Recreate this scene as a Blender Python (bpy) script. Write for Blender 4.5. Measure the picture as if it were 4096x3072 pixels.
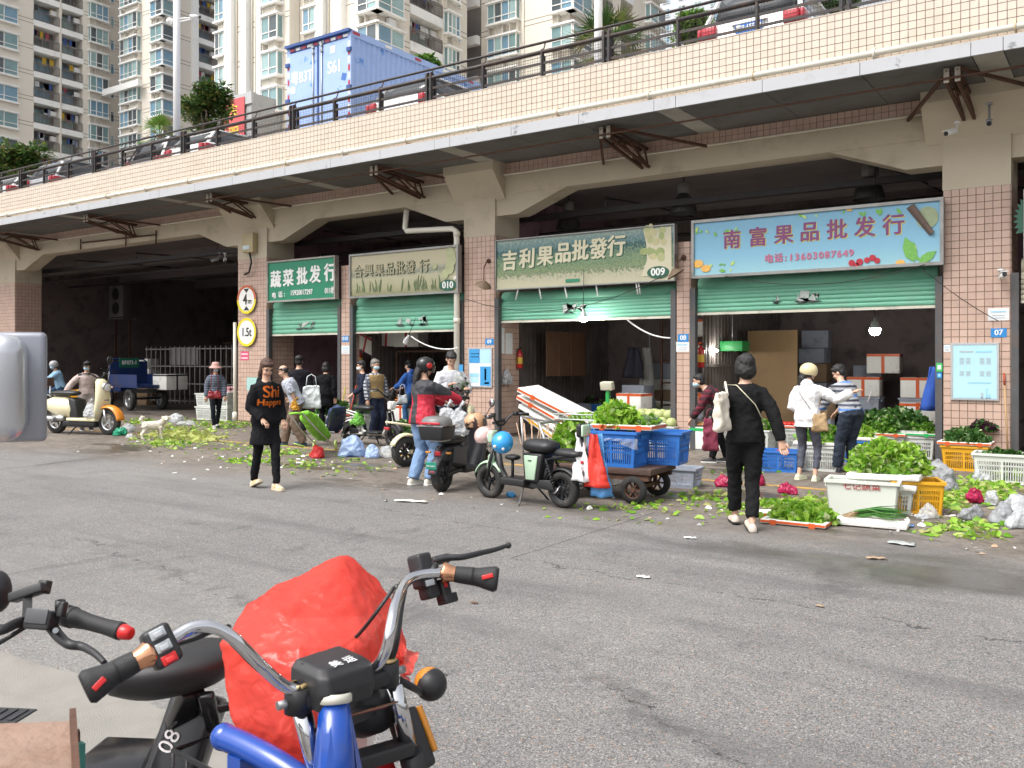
import bpy, bmesh, math, random
from math import sin, cos, pi, radians, sqrt, atan2
from mathutils import Vector, Matrix, Euler, noise as mnoise
import numpy as np
R = random.Random(7)
for o in list(bpy.data.objects): bpy.data.objects.remove(o)
SC = bpy.context.scene
COL = SC.collection
# ---------------------------------------------------------------- camera
FPX, CAMH, BETA, HORY = 3575.0,1.6, radians(34.77),1442.0
cam = bpy.data.cameras.new('camera'); camo = bpy.data.objects.new('camera', cam); COL.objects.link(camo)
camo.location = (0,0, CAMH); camo.rotation_euler = (pi/2,0, BETA)
cam.sensor_width = 36; cam.lens = 36*FPX/4096; cam.clip_start = .05; cam.clip_end = 900
cam.shift_y = (HORY-1536)/4096
cam.dof.use_dof = True; cam.dof.focus_distance = 11.0; cam.dof.aperture_fstop = 16.0
SC.camera = camo
# ---------------------------------------------------------------- sky, sun, exposure (bright overcast morning)
SUN_EL, SUN_AZ = radians(58), radians(200)
w = bpy.data.worlds.new('World'); SC.world = w; w.use_nodes = True
wn = w.node_tree.nodes; wl = w.node_tree.links
sky = wn.new('ShaderNodeTexSky'); sky.sky_type = 'NISHITA'; sky.sun_disc = False
sky.sun_elevation = SUN_EL; sky.sun_rotation = SUN_AZ; sky.air_density = 1.0; sky.dust_density = 6.0; sky.ozone_density = 1.0
hs = wn.new('ShaderNodeHueSaturation'); hs.inputs['Saturation'].default_value = .22
wl.new(sky.outputs[0], hs.inputs['Color']); wl.new(hs.outputs[0], wn['Background'].inputs[0])
wn['Background'].inputs[1].default_value = .15
sl = bpy.data.lights.new('sun', 'SUN'); sl.energy = .8; sl.angle = radians(30); sl.color = (1,.96,.9)
so = bpy.data.objects.new('sun', sl); COL.objects.link(so)
sd = Vector((sin(SUN_AZ)*cos(SUN_EL), cos(SUN_AZ)*cos(SUN_EL), sin(SUN_EL)))
so.rotation_euler = sd.to_track_quat('Z', 'Y').to_euler(); so.location = sd*60
SC.view_settings.view_transform = 'Standard'; SC.view_settings.look = 'None'
SC.view_settings.gamma = 1; SC.view_settings.use_curve_mapping = False
SC.view_settings.exposure = .95
SC.render.engine = 'CYCLES'
SC.cycles.max_bounces = 6; SC.cycles.diffuse_bounces = 3; SC.cycles.transparent_max_bounces = 10; SC.cycles.use_adaptive_sampling = True; SC.cycles.adaptive_threshold = .02
# ---------------------------------------------------------------- pixel helpers (photo pixels 4096x3072 -> rays)
AX = Vector((-sin(BETA), cos(BETA),0)); RX = Vector((cos(BETA), sin(BETA),0)); EYE = Vector((0,0, CAMH))
def ray(u, v): return AX + RX*((u-2048)/FPX) + Vector((0,0,(HORY-v)/FPX))
def PZ(u, v, z=0.0):                      # where the pixel's ray meets height z
    d = ray(u, v); return EYE + d*((z-CAMH)/d.z)
def PY(u, v, y):                          # where it meets the vertical plane y
    d = ray(u, v); return EYE + d*(y/d.y)
def PD(u, v, depth): return EYE + ray(u, v)*depth
S = 4096/2212.0
# ---------------------------------------------------------------- mesh builder
def frame(d, up=Vector((0,0,1))):
    d = Vector(d).normalized()
    x = up.cross(d)
    if x.length < 1e-4: x = Vector((1,0,0))
    x.normalize(); y = d.cross(x); return x, y, d
class MB:
    def __init__(s): s.v = []; s.f = []; s.m = []; s.sm = []
    def add(s, vs, fs, mi=0, sm=False):
        n = len(s.v); s.v += [tuple(p) for p in vs]
        for q in fs: s.f.append(tuple(i+n for i in q)); s.m.append(mi); s.sm.append(sm)
        return s
    def box(s, c, d, rot=None, mi=0, taper=1.0):
        x, y, z = d[0]/2, d[1]/2, d[2]/2; t = taper
        vs = [Vector(p) for p in ((-x*t,-y*t,-z),(x*t,-y*t,-z),(x*t,y*t,-z),(-x*t,y*t,-z),(-x,-y,z),(x,-y,z),(x,y,z),(-x,y,z))]
        if rot is not None:
            m = rot if isinstance(rot, Matrix) else Euler(rot).to_matrix()
            vs = [m@p for p in vs]
        c = Vector(c)
        return s.add([p+c for p in vs], [(0,3,2,1),(4,5,6,7),(0,1,5,4),(1,2,6,5),(2,3,7,6),(3,0,4,7)], mi)
    def bar(s, p, q, w, h=None, mi=0, up=Vector((0,0,1))):   # rectangular bar between two points
        h = h or w; p = Vector(p); q = Vector(q); x, y, d = frame(q-p, up); a = x*(w/2); b = y*(h/2)
        vs = [p-a-b, p+a-b, p+a+b, p-a+b, q-a-b, q+a-b, q+a+b, q-a+b]
        return s.add(vs, [(0,3,2,1),(4,5,6,7),(0,1,5,4),(1,2,6,5),(2,3,7,6),(3,0,4,7)], mi)
    def tube(s, pts, rad, n=10, mi=0, cap=True, closed=False, flat=None):
        pts = [Vector(p) for p in pts]; k = len(pts)
        if not isinstance(rad, (list, tuple)): rad = [rad]*k
        vs = []; xp = None
        for i in range(k):
            if closed: d = pts[(i+1) % k]-pts[i-1]
            else: d = pts[min(i+1, k-1)]-pts[max(i-1,0)]
            if d.length < 1e-9: d = Vector((0,0,1))
            d.normalize()
            if xp is None: x = frame(d)[0]
            else:
                x = xp-d*xp.dot(d)
                if x.length < 1e-4: x = frame(d)[0]
                x.normalize()
            xp = x; y = d.cross(x); r = rad[i]
            rx, ry = (r if isinstance(r, tuple) else (r, r))
            for j in range(n):
                t = 2*pi*j/n; vs.append(pts[i]+x*(cos(t)*rx)+y*(sin(t)*ry))
        fs = []
        for i in range(k if closed else k-1):
            for j in range(n):
                a = i*n+j; b = i*n+(j+1) % n; i2 = (i+1) % k
                fs.append((a, b, i2*n+(j+1) % n, i2*n+j))
        s.add(vs, fs, mi, True)
        if cap and not closed:
            n0 = len(s.v)-k*n
            s.f.append(tuple(n0+j for j in reversed(range(n)))); s.m.append(mi); s.sm.append(False)
            s.f.append(tuple(n0+(k-1)*n+j for j in range(n))); s.m.append(mi); s.sm.append(False)
        return s
    def cyl(s, p, q, r, r2=None, n=14, mi=0): return s.tube([p, q], [r, r if r2 is None else r2], n, mi)
    def sph(s, c, r, nu=14, nv=9, mi=0, rot=None, zmin=-1.0):
        r = r if isinstance(r, (tuple, list)) else (r, r, r); c = Vector(c); vs = []; fs = []
        t0 = math.asin(zmin)
        for i in range(nv+1):
            t = t0+(pi/2-t0)*i/nv
            for j in range(nu):
                p = 2*pi*j/nu; q = Vector((cos(t)*cos(p)*r[0], cos(t)*sin(p)*r[1], sin(t)*r[2]))
                if rot is not None: q = (rot if isinstance(rot, Matrix) else Euler(rot).to_matrix())@q
                vs.append(c+q)
        for i in range(nv):
            for j in range(nu): fs.append((i*nu+j, i*nu+(j+1) % nu, (i+1)*nu+(j+1) % nu, (i+1)*nu+j))
        return s.add(vs, fs, mi, True)
    def lathe(s, prof, c=(0,0,0), ax=(0,0,1), n=20, mi=0, sm=True):   # prof: (radius, height)
        x, y, d = frame(ax); c = Vector(c); vs = []; fs = []
        for r, h in prof:
            for j in range(n):
                t = 2*pi*j/n; vs.append(c+d*h+x*(cos(t)*r)+y*(sin(t)*r))
        for i in range(len(prof)-1):
            for j in range(n): fs.append((i*n+j, i*n+(j+1) % n, (i+1)*n+(j+1) % n, (i+1)*n+j))
        return s.add(vs, fs, mi, sm)
    def prism(s, poly, o, ux, uy, thick, mi=0, sm=False):     # 2-D polygon extruded both ways along ux x uy
        o = Vector(o); ux = Vector(ux); uy = Vector(uy); nrm = ux.cross(uy).normalized()*(thick/2); k = len(poly)
        vs = [o+ux*a+uy*b+nrm for a, b in poly]+[o+ux*a+uy*b-nrm for a, b in poly]
        s.add(vs, [tuple(range(k)), tuple(reversed(range(k, 2*k)))], mi, False)
        n0 = len(s.v)-2*k
        for i in range(k):
            j = (i+1) % k; s.f.append((n0+j, n0+i, n0+k+i, n0+k+j)); s.m.append(mi); s.sm.append(sm)
        return s
    def quad(s, a, b, c, d, mi=0): return s.add([a, b, c, d], [(0,1,2,3)], mi)
    def loft(s, secs, mi=0, cap=True, closed=True):           # rings of equal length
        n = len(secs[0]); vs = [p for q in secs for p in q]; fs = []
        for i in range(len(secs)-1):
            for j in range(n if closed else n-1): fs.append((i*n+j, i*n+(j+1) % n, (i+1)*n+(j+1) % n, (i+1)*n+j))
        s.add(vs, fs, mi, True)
        if cap:
            n0 = len(s.v)-len(vs)
            s.f.append(tuple(n0+j for j in reversed(range(n)))); s.m.append(mi); s.sm.append(True)
            s.f.append(tuple(n0+len(vs)-n+j for j in range(n))); s.m.append(mi); s.sm.append(True)
        return s
    def grid(s, fn, nu, nv, mi=0, sm=True):
        vs = [fn(i/nu, j/nv) for i in range(nu+1) for j in range(nv+1)]
        return s.add(vs, [(i*(nv+1)+j, (i+1)*(nv+1)+j, (i+1)*(nv+1)+j+1, i*(nv+1)+j+1) for i in range(nu) for j in range(nv)], mi, sm)
    def mesh(s, name):
        me = bpy.data.meshes.new(name); me.from_pydata(s.v, [], s.f)
        me.polygons.foreach_set('material_index', s.m); me.polygons.foreach_set('use_smooth', s.sm); me.update()
        return me
    def build(s, name, mats, parent=None, bevel=0, loc=None, rot=None, seg=2):
        return obj(name, s.mesh(name), mats, parent, bevel, loc, rot, seg)
def obj(name, me, mats, parent=None, bevel=0, loc=None, rot=None, seg=2):
    if not me.materials:
        for m in (mats if isinstance(mats, (list, tuple)) else [mats]): me.materials.append(m)
    o = bpy.data.objects.new(name, me); COL.objects.link(o)
    if parent is not None: o.parent = parent
    if loc is not None: o.location = loc
    if rot is not None: o.rotation_euler = rot
    if bevel:
        b = o.modifiers.new('bevel', 'BEVEL'); b.width = bevel; b.segments = seg; b.limit_method = 'ANGLE'; b.angle_limit = radians(40)
        b.harden_normals = False
        for p in me.polygons: p.use_smooth = True
        a = me.attributes.get('sharp_edge')
    return o
def tag(o, label, cat, group=None):
    o['label'] = label; o['category'] = cat
    if group: o['group'] = group
    return o
def thing(name, label, cat, loc=(0,0,0), rz=0, group=None):
    o = bpy.data.objects.new(name, None); COL.objects.link(o); o.empty_display_size = .1
    o.location = loc; o.rotation_euler = (0,0, rz); return tag(o, label, cat, group)
def kind(o, k): o['kind'] = k; return o
def dup(root, loc=None, rz=None, label=None, scale=None, group=None):
    def cp(o, par):
        c = o.copy(); COL.objects.link(c)
        if par is not None: c.parent = par; c.matrix_parent_inverse = o.matrix_parent_inverse.copy()
        for ch in list(o.children): cp(ch, c)
        return c
    r = cp(root, None)
    if loc is not None: r.location = loc
    if rz is not None: r.rotation_euler = (0,0, rz)
    if label: r['label'] = label
    if group: r['group'] = group
    if scale: r.scale = scale if isinstance(scale, (tuple, list)) else (scale,)*3
    return r
TS = bpy.data.scenes.new('workbench')           # empty side scene: modifiers are baked there, away from the big one
def evalmesh(me, mods, name='tmp'):            # bake modifiers into a fresh mesh
    o = bpy.data.objects.new(name, me); TS.collection.objects.link(o)
    for t, kw in mods:
        m = o.modifiers.new(t, t)
        for k, v in kw.items(): setattr(m, k, v)
    vl = TS.view_layers[0]; vl.update(); r = bpy.data.meshes.new_from_object(o.evaluated_get(vl.depsgraph))
    bpy.data.objects.remove(o); return r
def remesh(mb, vox, smooth=4, fac=0.5, ratio=None):
    me = mb.mesh('tmp') if isinstance(mb, MB) else mb
    mods = [('REMESH', dict(mode='VOXEL', voxel_size=vox, use_smooth_shade=True))]
    if smooth: mods.append(('SMOOTH', dict(iterations=smooth, factor=fac)))
    if ratio: mods.append(('DECIMATE', dict(ratio=ratio)))
    return evalmesh(me, mods)
def hull(pts):
    bm = bmesh.new()
    for p in pts: bm.verts.new(p)
    r = bmesh.ops.convex_hull(bm, input=bm.verts)
    bmesh.ops.delete(bm, geom=list({e for e in r['geom_interior']+r['geom_unused'] if isinstance(e, bmesh.types.BMVert)}), context='VERTS')
    me = bpy.data.meshes.new('hull'); bm.to_mesh(me); bm.free(); return me
def wobble(me, amp, freq, seed=0, ridged=False, octaves=3):
    n = len(me.vertices); nr = [v.normal.copy() for v in me.vertices]
    for v, q in zip(me.vertices, nr):
        p = v.co*freq+Vector((seed*7.3, seed*3.1,-seed*5.7)); t = 0; a = 1
        for k in range(octaves):
            x = mnoise.noise(p*(2**k)); t += a*((1-2*abs(x))-.5 if ridged else x); a *= .5
        v.co = v.co+q*(amp*t)
    me.update(); return me
# ---------------------------------------------------------------- materials
def newmat(name):
    m = bpy.data.materials.new(name); m.use_nodes = True
    return m, m.node_tree.nodes, m.node_tree.links, m.node_tree.nodes['Principled BSDF']
MC = {}
def M(name, col, rough=0.6, var=0.12, scale=6, bump=0.0, bscale=40, metal=0, spec=0.5, dirt=0.0, dcol=(.05,.04,.03), dscale=2.5, trans=0, alpha=1, emit=0, sub=0, coat=0, wear=None, wcol=(.3,.3,.3)):
    if name in MC: return MC[name]
    m, n, l, b = newmat(name); MC[name] = m
    tc = n.new('ShaderNodeTexCoord'); nz = n.new('ShaderNodeTexNoise'); nz.inputs['Scale'].default_value = scale; nz.inputs['Detail'].default_value = 5
    l.new(tc.outputs['Object'], nz.inputs['Vector'])
    mx = n.new('ShaderNodeMix'); mx.data_type = 'RGBA'
    c = Vector(col)
    mx.inputs['A'].default_value = (*[max(0, x*(1-var)) for x in c], 1); mx.inputs['B'].default_value = (*[min(1, x*(1+var)) for x in c], 1)
    l.new(nz.outputs['Fac'], mx.inputs['Factor']); out = mx.outputs['Result']
    def over(sc, lo, hi, colr, src, seed):
        z = n.new('ShaderNodeTexNoise'); z.inputs['Scale'].default_value = sc; z.inputs['Detail'].default_value = 7; z.inputs['Roughness'].default_value = .65
        mp = n.new('ShaderNodeMapping'); mp.inputs['Location'].default_value = (seed, seed*2, seed*3); l.new(tc.outputs['Object'], mp.inputs[0]); l.new(mp.outputs[0], z.inputs['Vector'])
        rp = n.new('ShaderNodeMapRange'); rp.inputs[1].default_value = lo; rp.inputs[2].default_value = hi; l.new(z.outputs['Fac'], rp.inputs[0])
        k = n.new('ShaderNodeMix'); k.data_type = 'RGBA'; l.new(rp.outputs[0], k.inputs['Factor']); l.new(src, k.inputs['A']); k.inputs['B'].default_value = (*colr, 1)
        return k.outputs['Result']
    if dirt: out = over(dscale, .62-dirt*0.35,.85, dcol, out, 3.3)
    if wear: out = over(wear[0], wear[1], wear[1]+0.03, wcol, out, 8.1)
    l.new(out, b.inputs['Base Color'])
    b.inputs['Roughness'].default_value = rough; b.inputs['Metallic'].default_value = metal; b.inputs['Specular IOR Level'].default_value = spec
    if trans: b.inputs['Transmission Weight'].default_value = trans
    if alpha < 1: b.inputs['Alpha'].default_value = alpha
    if coat: b.inputs['Coat Weight'].default_value = coat; b.inputs['Coat Roughness'].default_value = .1
    if sub: b.inputs['Subsurface Weight'].default_value = sub; b.inputs['Subsurface Radius'].default_value = (.02,.01,.006)
    if emit: b.inputs['Emission Color'].default_value = (*col, 1); b.inputs['Emission Strength'].default_value = emit
    if bump:
        z = n.new('ShaderNodeTexNoise'); z.inputs['Scale'].default_value = bscale; z.inputs['Detail'].default_value = 4; l.new(tc.outputs['Object'], z.inputs['Vector'])
        bp = n.new('ShaderNodeBump'); bp.inputs['Strength'].default_value = bump; bp.inputs['Distance'].default_value = .02; l.new(z.outputs['Fac'], bp.inputs['Height']); l.new(bp.outputs[0], b.inputs['Normal'])
    return m
def leafmat(name, col, col2, transl=0.35, rough=0.45):
    if name in MC: return MC[name]
    m, n, l, b = newmat(name); MC[name] = m
    g = n.new('ShaderNodeNewGeometry'); rp = n.new('ShaderNodeMix'); rp.data_type = 'RGBA'
    rp.inputs['A'].default_value = (*col, 1); rp.inputs['B'].default_value = (*col2,1)
    l.new(g.outputs['Random Per Island'], rp.inputs['Factor']); l.new(rp.outputs['Result'], b.inputs['Base Color'])
    b.inputs['Roughness'].default_value = rough; b.inputs['Specular IOR Level'].default_value = .4
    t = n.new('ShaderNodeBsdfTranslucent'); l.new(rp.outputs['Result'], t.inputs[0]); ms = n.new('ShaderNodeMixShader'); ms.inputs[0].default_value = transl
    l.new(b.outputs[0], ms.inputs[1]); l.new(t.outputs[0], ms.inputs[2]); l.new(ms.outputs[0], n['Material Output'].inputs[0])
    return m
def film(name, col, alpha=0.85, rough=0.25, tl=0.4, bmp=0.5):      # thin plastic film: part see-through, part translucent
    if name in MC: return MC[name]
    m, n, l, b = newmat(name); MC[name] = m
    b.inputs['Base Color'].default_value = (*col, 1); b.inputs['Roughness'].default_value = rough
    t = n.new('ShaderNodeBsdfTranslucent'); t.inputs[0].default_value = (*col, 1)
    ms = n.new('ShaderNodeMixShader'); ms.inputs[0].default_value = tl; l.new(b.outputs[0], ms.inputs[1]); l.new(t.outputs[0], ms.inputs[2])
    tr = n.new('ShaderNodeBsdfTransparent'); tr.inputs[0].default_value = (*[.5+0.5*c for c in col], 1)
    m2 = n.new('ShaderNodeMixShader'); m2.inputs[0].default_value = alpha; l.new(tr.outputs[0], m2.inputs[1]); l.new(ms.outputs[0], m2.inputs[2])
    l.new(m2.outputs[0], n['Material Output'].inputs[0])
    tc = n.new('ShaderNodeTexCoord'); z = n.new('ShaderNodeTexNoise'); z.inputs['Scale'].default_value = 25; z.inputs['Detail'].default_value = 5; z.inputs['Distortion'].default_value = 1.0
    l.new(tc.outputs['Object'], z.inputs['Vector']); bp = n.new('ShaderNodeBump'); bp.inputs['Strength'].default_value = bmp; bp.inputs['Distance'].default_value = .02
    l.new(z.outputs['Fac'], bp.inputs['Height']); l.new(bp.outputs[0], b.inputs['Normal'])
    return m
def text(name, s, size, mat, parent, loc, rot=(pi/2,0,0), sx=1.0, align='CENTER', ext=0.002, bold=0.0, shear=0.0):
    cu = bpy.data.curves.new('t', 'FONT'); cu.body = s; cu.size = size; cu.align_x = align; cu.align_y = 'CENTER'; cu.extrude = ext; cu.shear = shear; cu.resolution_u = 3
    o = bpy.data.objects.new('t', cu); me = bpy.data.meshes.new_from_object(o); bpy.data.objects.remove(o); bpy.data.curves.remove(cu)
    if bold:                                  # heavier strokes: shifted copies, each a hair deeper
        vs = [tuple(v.co) for v in me.vertices]; fs = [tuple(p.vertices) for p in me.polygons]; V, F = [], []
        for i, (dx, dy) in enumerate(((0,0),(bold*1.6,0),(-bold*1.6,0),(0, bold),(0,-bold))):
            n = len(V); V += [(x+dx, y+dy, z-.0004*i) for x, y, z in vs]; F += [tuple(k+n for k in q) for q in fs]
        me = bpy.data.meshes.new(name); me.from_pydata(V, [], F); me.update()
    if sx != 1:
        for v in me.vertices: v.co.x *= sx
    return obj(name, me, mat, parent, loc=loc, rot=rot)
# shared materials
BLK = M('black_plastic', (.018,.018,.02),.42,.3,9,.15,300)
BLKG = M('black_gloss', (.012,.012,.014),.18,.2,9)
RUB = M('rubber', (.02,.02,.02),.8,.3,12,.2,120, dirt=0.4, dcol=(.09,.08,.07), dscale=6)
CHR = M('chrome', (.75,.75,.77),.12,.08,20, metal=1)
STL = M('steel', (.42,.43,.44),.4,.2,12, metal=0.9, dirt=0.3, dcol=(.12,.09,.07), dscale=5)
ALU = M('aluminium', (.62,.63,.65),.35,.1,12, metal=0.85)
RUST = M('rust', (.10,.048,.03),.85,.5,14,.3,60, dirt=0.3, dcol=(.03,.018,.014), dscale=8)
WHT = M('white_paint', (.78,.78,.76),.5,.05,5, dirt=0.12, dcol=(.45,.42,.38))
FOAM = M('foam', (.80,.79,.75),.75,.05,20,.15,160, dirt=0.28, dcol=(.42,.37,.29), dscale=4)
SKIN = M('skin', (.56,.34,.24),.5,.06,8, sub=0.1)
GLS = M('car_glass', (.03,.035,.04),.06,.1,2, spec=0.8)
def sub(p, name, me, loc=None):
    o = bpy.data.objects.new(name, me); COL.objects.link(o); o.parent = p
    if loc is not None: o.location = loc
    return o
def wheel_mesh(r, w_, tyre, rim, spokes=5):
    t = MB().lathe([(r*.62,-w_/2),(r*.9,-w_/2),(r, -w_*.3),(r, w_*.3),(r*.9, w_/2),(r*.62, w_/2),(r*.62,-w_/2)], ax=(0,1,0), n=28).mesh('tyre'); t.materials.append(tyre)
    q = MB(); q.lathe([(r*.64,-w_*.42),(r*.58,-w_*.42),(r*.56,-w_*.1),(r*.56, w_*.1),(r*.58, w_*.42),(r*.64, w_*.42)], ax=(0,1,0), n=24); q.cyl((0,-w_*.35,0),(0, w_*.35,0), r*.16, n=14)
    for k in range(spokes):
        a = 2*pi*k/spokes; q.bar((cos(a)*r*.1,0, sin(a)*r*.1),(cos(a)*r*.6,0, sin(a)*r*.6), w_*.25, r*.14, up=Vector((0,1,0)))
    q = q.mesh('rim'); q.materials.append(rim); return t, q
# ================================================================ GROUND
D = 15.13
def ground_mat():
    m, n, l, b = newmat('asphalt'); 
    tc = n.new('ShaderNodeNewGeometry'); P = tc.outputs['Position']
    def noise(scale, det=6, rough=0.6, vec=None, stretch=None, dist=0):
        z = n.new('ShaderNodeTexNoise'); z.inputs['Scale'].default_value = scale; z.inputs['Detail'].default_value = det; z.inputs['Roughness'].default_value = rough; z.inputs['Distortion'].default_value = dist
        src = vec or P
        if stretch:
            mp = n.new('ShaderNodeMapping'); mp.inputs['Scale'].default_value = stretch[:3]; mp.inputs['Rotation'].default_value = (0,0, stretch[3]); l.new(src, mp.inputs[0]); src = mp.outputs[0]
        l.new(src, z.inputs['Vector']); return z.outputs['Fac']
    def rng(x, a, c, lo=0, hi=1):
        r = n.new('ShaderNodeMapRange'); r.inputs[1].default_value = a; r.inputs[2].default_value = c; r.inputs[3].default_value = lo; r.inputs[4].default_value = hi; l.new(x, r.inputs[0]); return r.outputs[0]
    def mth(op, a, c=None):
        q = n.new('ShaderNodeMath'); q.operation = op
        for i, x in enumerate((a, c)):
            if x is None: continue
            if isinstance(x, (int, float)): q.inputs[i].default_value = x
            else: l.new(x, q.inputs[i])
        return q.outputs[0]
    def mix(f, a, c, mode='MIX'):
        q = n.new('ShaderNodeMix'); q.data_type = 'RGBA'; q.blend_type = mode
        for s, x in (('Factor', f),('A', a),('B', c)):
            if isinstance(x, tuple): q.inputs[s].default_value = (*x, 1)
            elif isinstance(x, (int, float)): q.inputs[s].default_value = x
            else: l.new(x, q.inputs[s])
        return q.outputs['Result']
    sp = n.new('ShaderNodeSeparateXYZ'); l.new(P, sp.inputs[0])
    # aggregate stones of two sizes
    wv = n.new('ShaderNodeTexNoise'); wv.inputs['Scale'].default_value = 30; l.new(P, wv.inputs['Vector'])
    wj = n.new('ShaderNodeVectorMath'); wj.operation = 'MULTIPLY_ADD'; l.new(wv.outputs['Color'], wj.inputs[0]); wj.inputs[1].default_value = (.02,.02,.0); l.new(P, wj.inputs[2])
    def stones(scale, thr, seed):
        v = n.new('ShaderNodeTexVoronoi'); v.inputs['Scale'].default_value = scale; v.inputs['Randomness'].default_value = 1
        l.new(wj.outputs[0], v.inputs['Vector'])
        return v.outputs['Distance'], v.outputs['Color']
    d1, c1 = stones(62,.3,0); d2, c2 = stones(135,.3,1)
    hue1 = n.new('ShaderNodeSeparateColor'); l.new(c1, hue1.inputs[0]); hue2 = n.new('ShaderNodeSeparateColor'); l.new(c2, hue2.inputs[0])
    base = mix(rng(noise(.55,7,.62),.35,.65),(.168,.162,.158),(.228,.219,.210))
    base = mix(rng(noise(5,5,.7),.4,.62,0,.45), base, (.135,.132,.132))
    st = mix(hue1.outputs[1], (.20,.195,.19),(.42,.40,.36)); st = mix(rng(hue1.outputs[2], .9,.93), st, (.36,.22,.15))
    m1 = mth('MULTIPLY', rng(d1,.46,.34), rng(hue1.outputs[0], .50,.55))
    m2 = mth('MULTIPLY', rng(d2,.45,.32), rng(hue2.outputs[0], .45,.5))
    c = mix(mth('MULTIPLY', m2,.55), base, (.37,.36,.345)); c = mix(mth('MULTIPLY', m1,.8), c, st)
    c = mix(mth('MULTIPLY', mth('MULTIPLY', rng(d2,.42,.62), rng(hue2.outputs[1], .35,.4)),.7), c, (.045,.044,.045))
    # tyre polish, dark streaks along the traffic direction, oily smudges
    c = mix(rng(noise(1.2,6,.6, stretch=(.25,1.6,1,.05)),.50,.66,0,.5), c, (.085,.083,.085))
    c = mix(rng(noise(.22,5,.55),.50,.60,0,.22), c, (.26,.25,.235)); c = mix(rng(noise(2.3,4,.5),.67,.73,0,.35), c, (.07,.066,.064))
    c = mix(rng(noise(.9,8,.72, stretch=(1.1,.5,1,-.9), dist=0.6),.57,.68,0,.7), c, (.055,.053,.053))
    # trampled brown apron by the shops, mud and wet patches
    edge = mth('ADD', sp.outputs[1], mth('MULTIPLY', mth('SUBTRACT', noise(.8,6,.6),.5),2.6))
    ap = rng(edge, 7.7,9.0)
    apc = mix(rng(noise(.9,7,.65),.35,.65),(.135,.112,.092),(.225,.195,.165)); apc = mix(rng(noise(7,6,.7),.45,.65,0,.75), apc, (.07,.056,.044))
    apc = mix(mth('MULTIPLY', m2,.25), apc, (.26,.24,.21))
    c = mix(ap, c, apc)
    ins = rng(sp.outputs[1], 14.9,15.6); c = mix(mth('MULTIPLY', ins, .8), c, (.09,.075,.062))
    wx = mth('ABSOLUTE', mth('SUBTRACT', sp.outputs[0], -1.2)); wy = mth('ABSOLUTE', mth('SUBTRACT', sp.outputs[1], 7.35))
    wd = mth('ADD', mth('MULTIPLY', wx, .32), wy); wd = mth('ADD', wd, mth('MULTIPLY', mth('SUBTRACT', noise(1.5,6,.65, stretch=(.5,1,1,.1)),.5),2.6))
    wet = rng(wd, 1.0,.25)
    wet2 = mth('MULTIPLY', rng(noise(.7,6,.6, stretch=(.6,1.3,1,.3)),.57,.62), ap)
    wet = mth('MAXIMUM', wet, wet2)
    # cracks and the joint across the road: world-space lines bent by noise
    warp = mth('MULTIPLY', mth('SUBTRACT', noise(1.7,6,.7),.5),.5)
    crack = None
    for (u0, v0, u1, v1, wdt, amp, brk) in ((2050,2235,4100,2570,.010,1,.44),(2620,2050,2040,2235,.008,.15,.1),(300,2150,1800,2700,.012,1.2,.5),(2300,2650,3000,3072,.010,1.5,.5),(1300,2000,2100,2130,.01,1.0,.45)):
        p, q = PZ(u0, v0), PZ(u1, v1); dr = (q-p).normalized(); nx, ny = -dr.y, dr.x
        sx = mth('MULTIPLY', mth('SUBTRACT', sp.outputs[0], p.x), nx); sy = mth('MULTIPLY', mth('SUBTRACT', sp.outputs[1], p.y), ny)
        dd = mth('ABSOLUTE', mth('ADD', mth('ADD', sx, sy), mth('MULTIPLY', warp, amp)))
        al = mth('ADD', mth('MULTIPLY', mth('SUBTRACT', sp.outputs[0], p.x), dr.x), mth('MULTIPLY', mth('SUBTRACT', sp.outputs[1], p.y), dr.y))
        inside = mth('MULTIPLY', mth('GREATER_THAN', al, 0), mth('LESS_THAN', al, (q-p).length))
        k = mth('MULTIPLY', mth('MULTIPLY', rng(dd, wdt, wdt*0.35), inside), rng(noise(3.1+amp, 3), brk, brk+0.06))
        if amp >= 1.2:
            sm = mth('MULTIPLY', mth('MULTIPLY', rng(dd, .30,.03), inside), rng(noise(4.5,5,.7),.47,.60)); c = mix(mth('MULTIPLY', sm, .5), c, (.06,.058,.058))
        crack = k if crack is None else mth('MAXIMUM', crack, k)
    c = mix(mth('MULTIPLY', crack, .85), c, (.03,.028,.027))
    c = mix(mth('MULTIPLY', wet, .62), c, mix(.5, c, (.03,.026,.022)), 'MIX'); c = mix(mth('MULTIPLY', wet, .4), c, (.05,.044,.037))
    l.new(c, b.inputs['Base Color'])
    l.new(rng(wet, 0,1,.85,.28), b.inputs['Roughness']); b.inputs['Specular IOR Level'].default_value = .4
    bp = n.new('ShaderNodeBump'); bp.inputs['Strength'].default_value = .55; bp.inputs['Distance'].default_value = .006
    hgt = mth('SUBTRACT', mth('ADD', mth('MULTIPLY', m1,.7), mth('MULTIPLY', m2,.5)), mth('MULTIPLY', crack, 3))
    l.new(mth('MULTIPLY', hgt, rng(wet, 0,1,1,.2)), bp.inputs['Height']); l.new(bp.outputs[0], b.inputs['Normal'])
    return m
g = MB().box((-60,60,-.15),(420,420,.3)).build('ground', ground_mat()); kind(g, 'structure')
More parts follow.
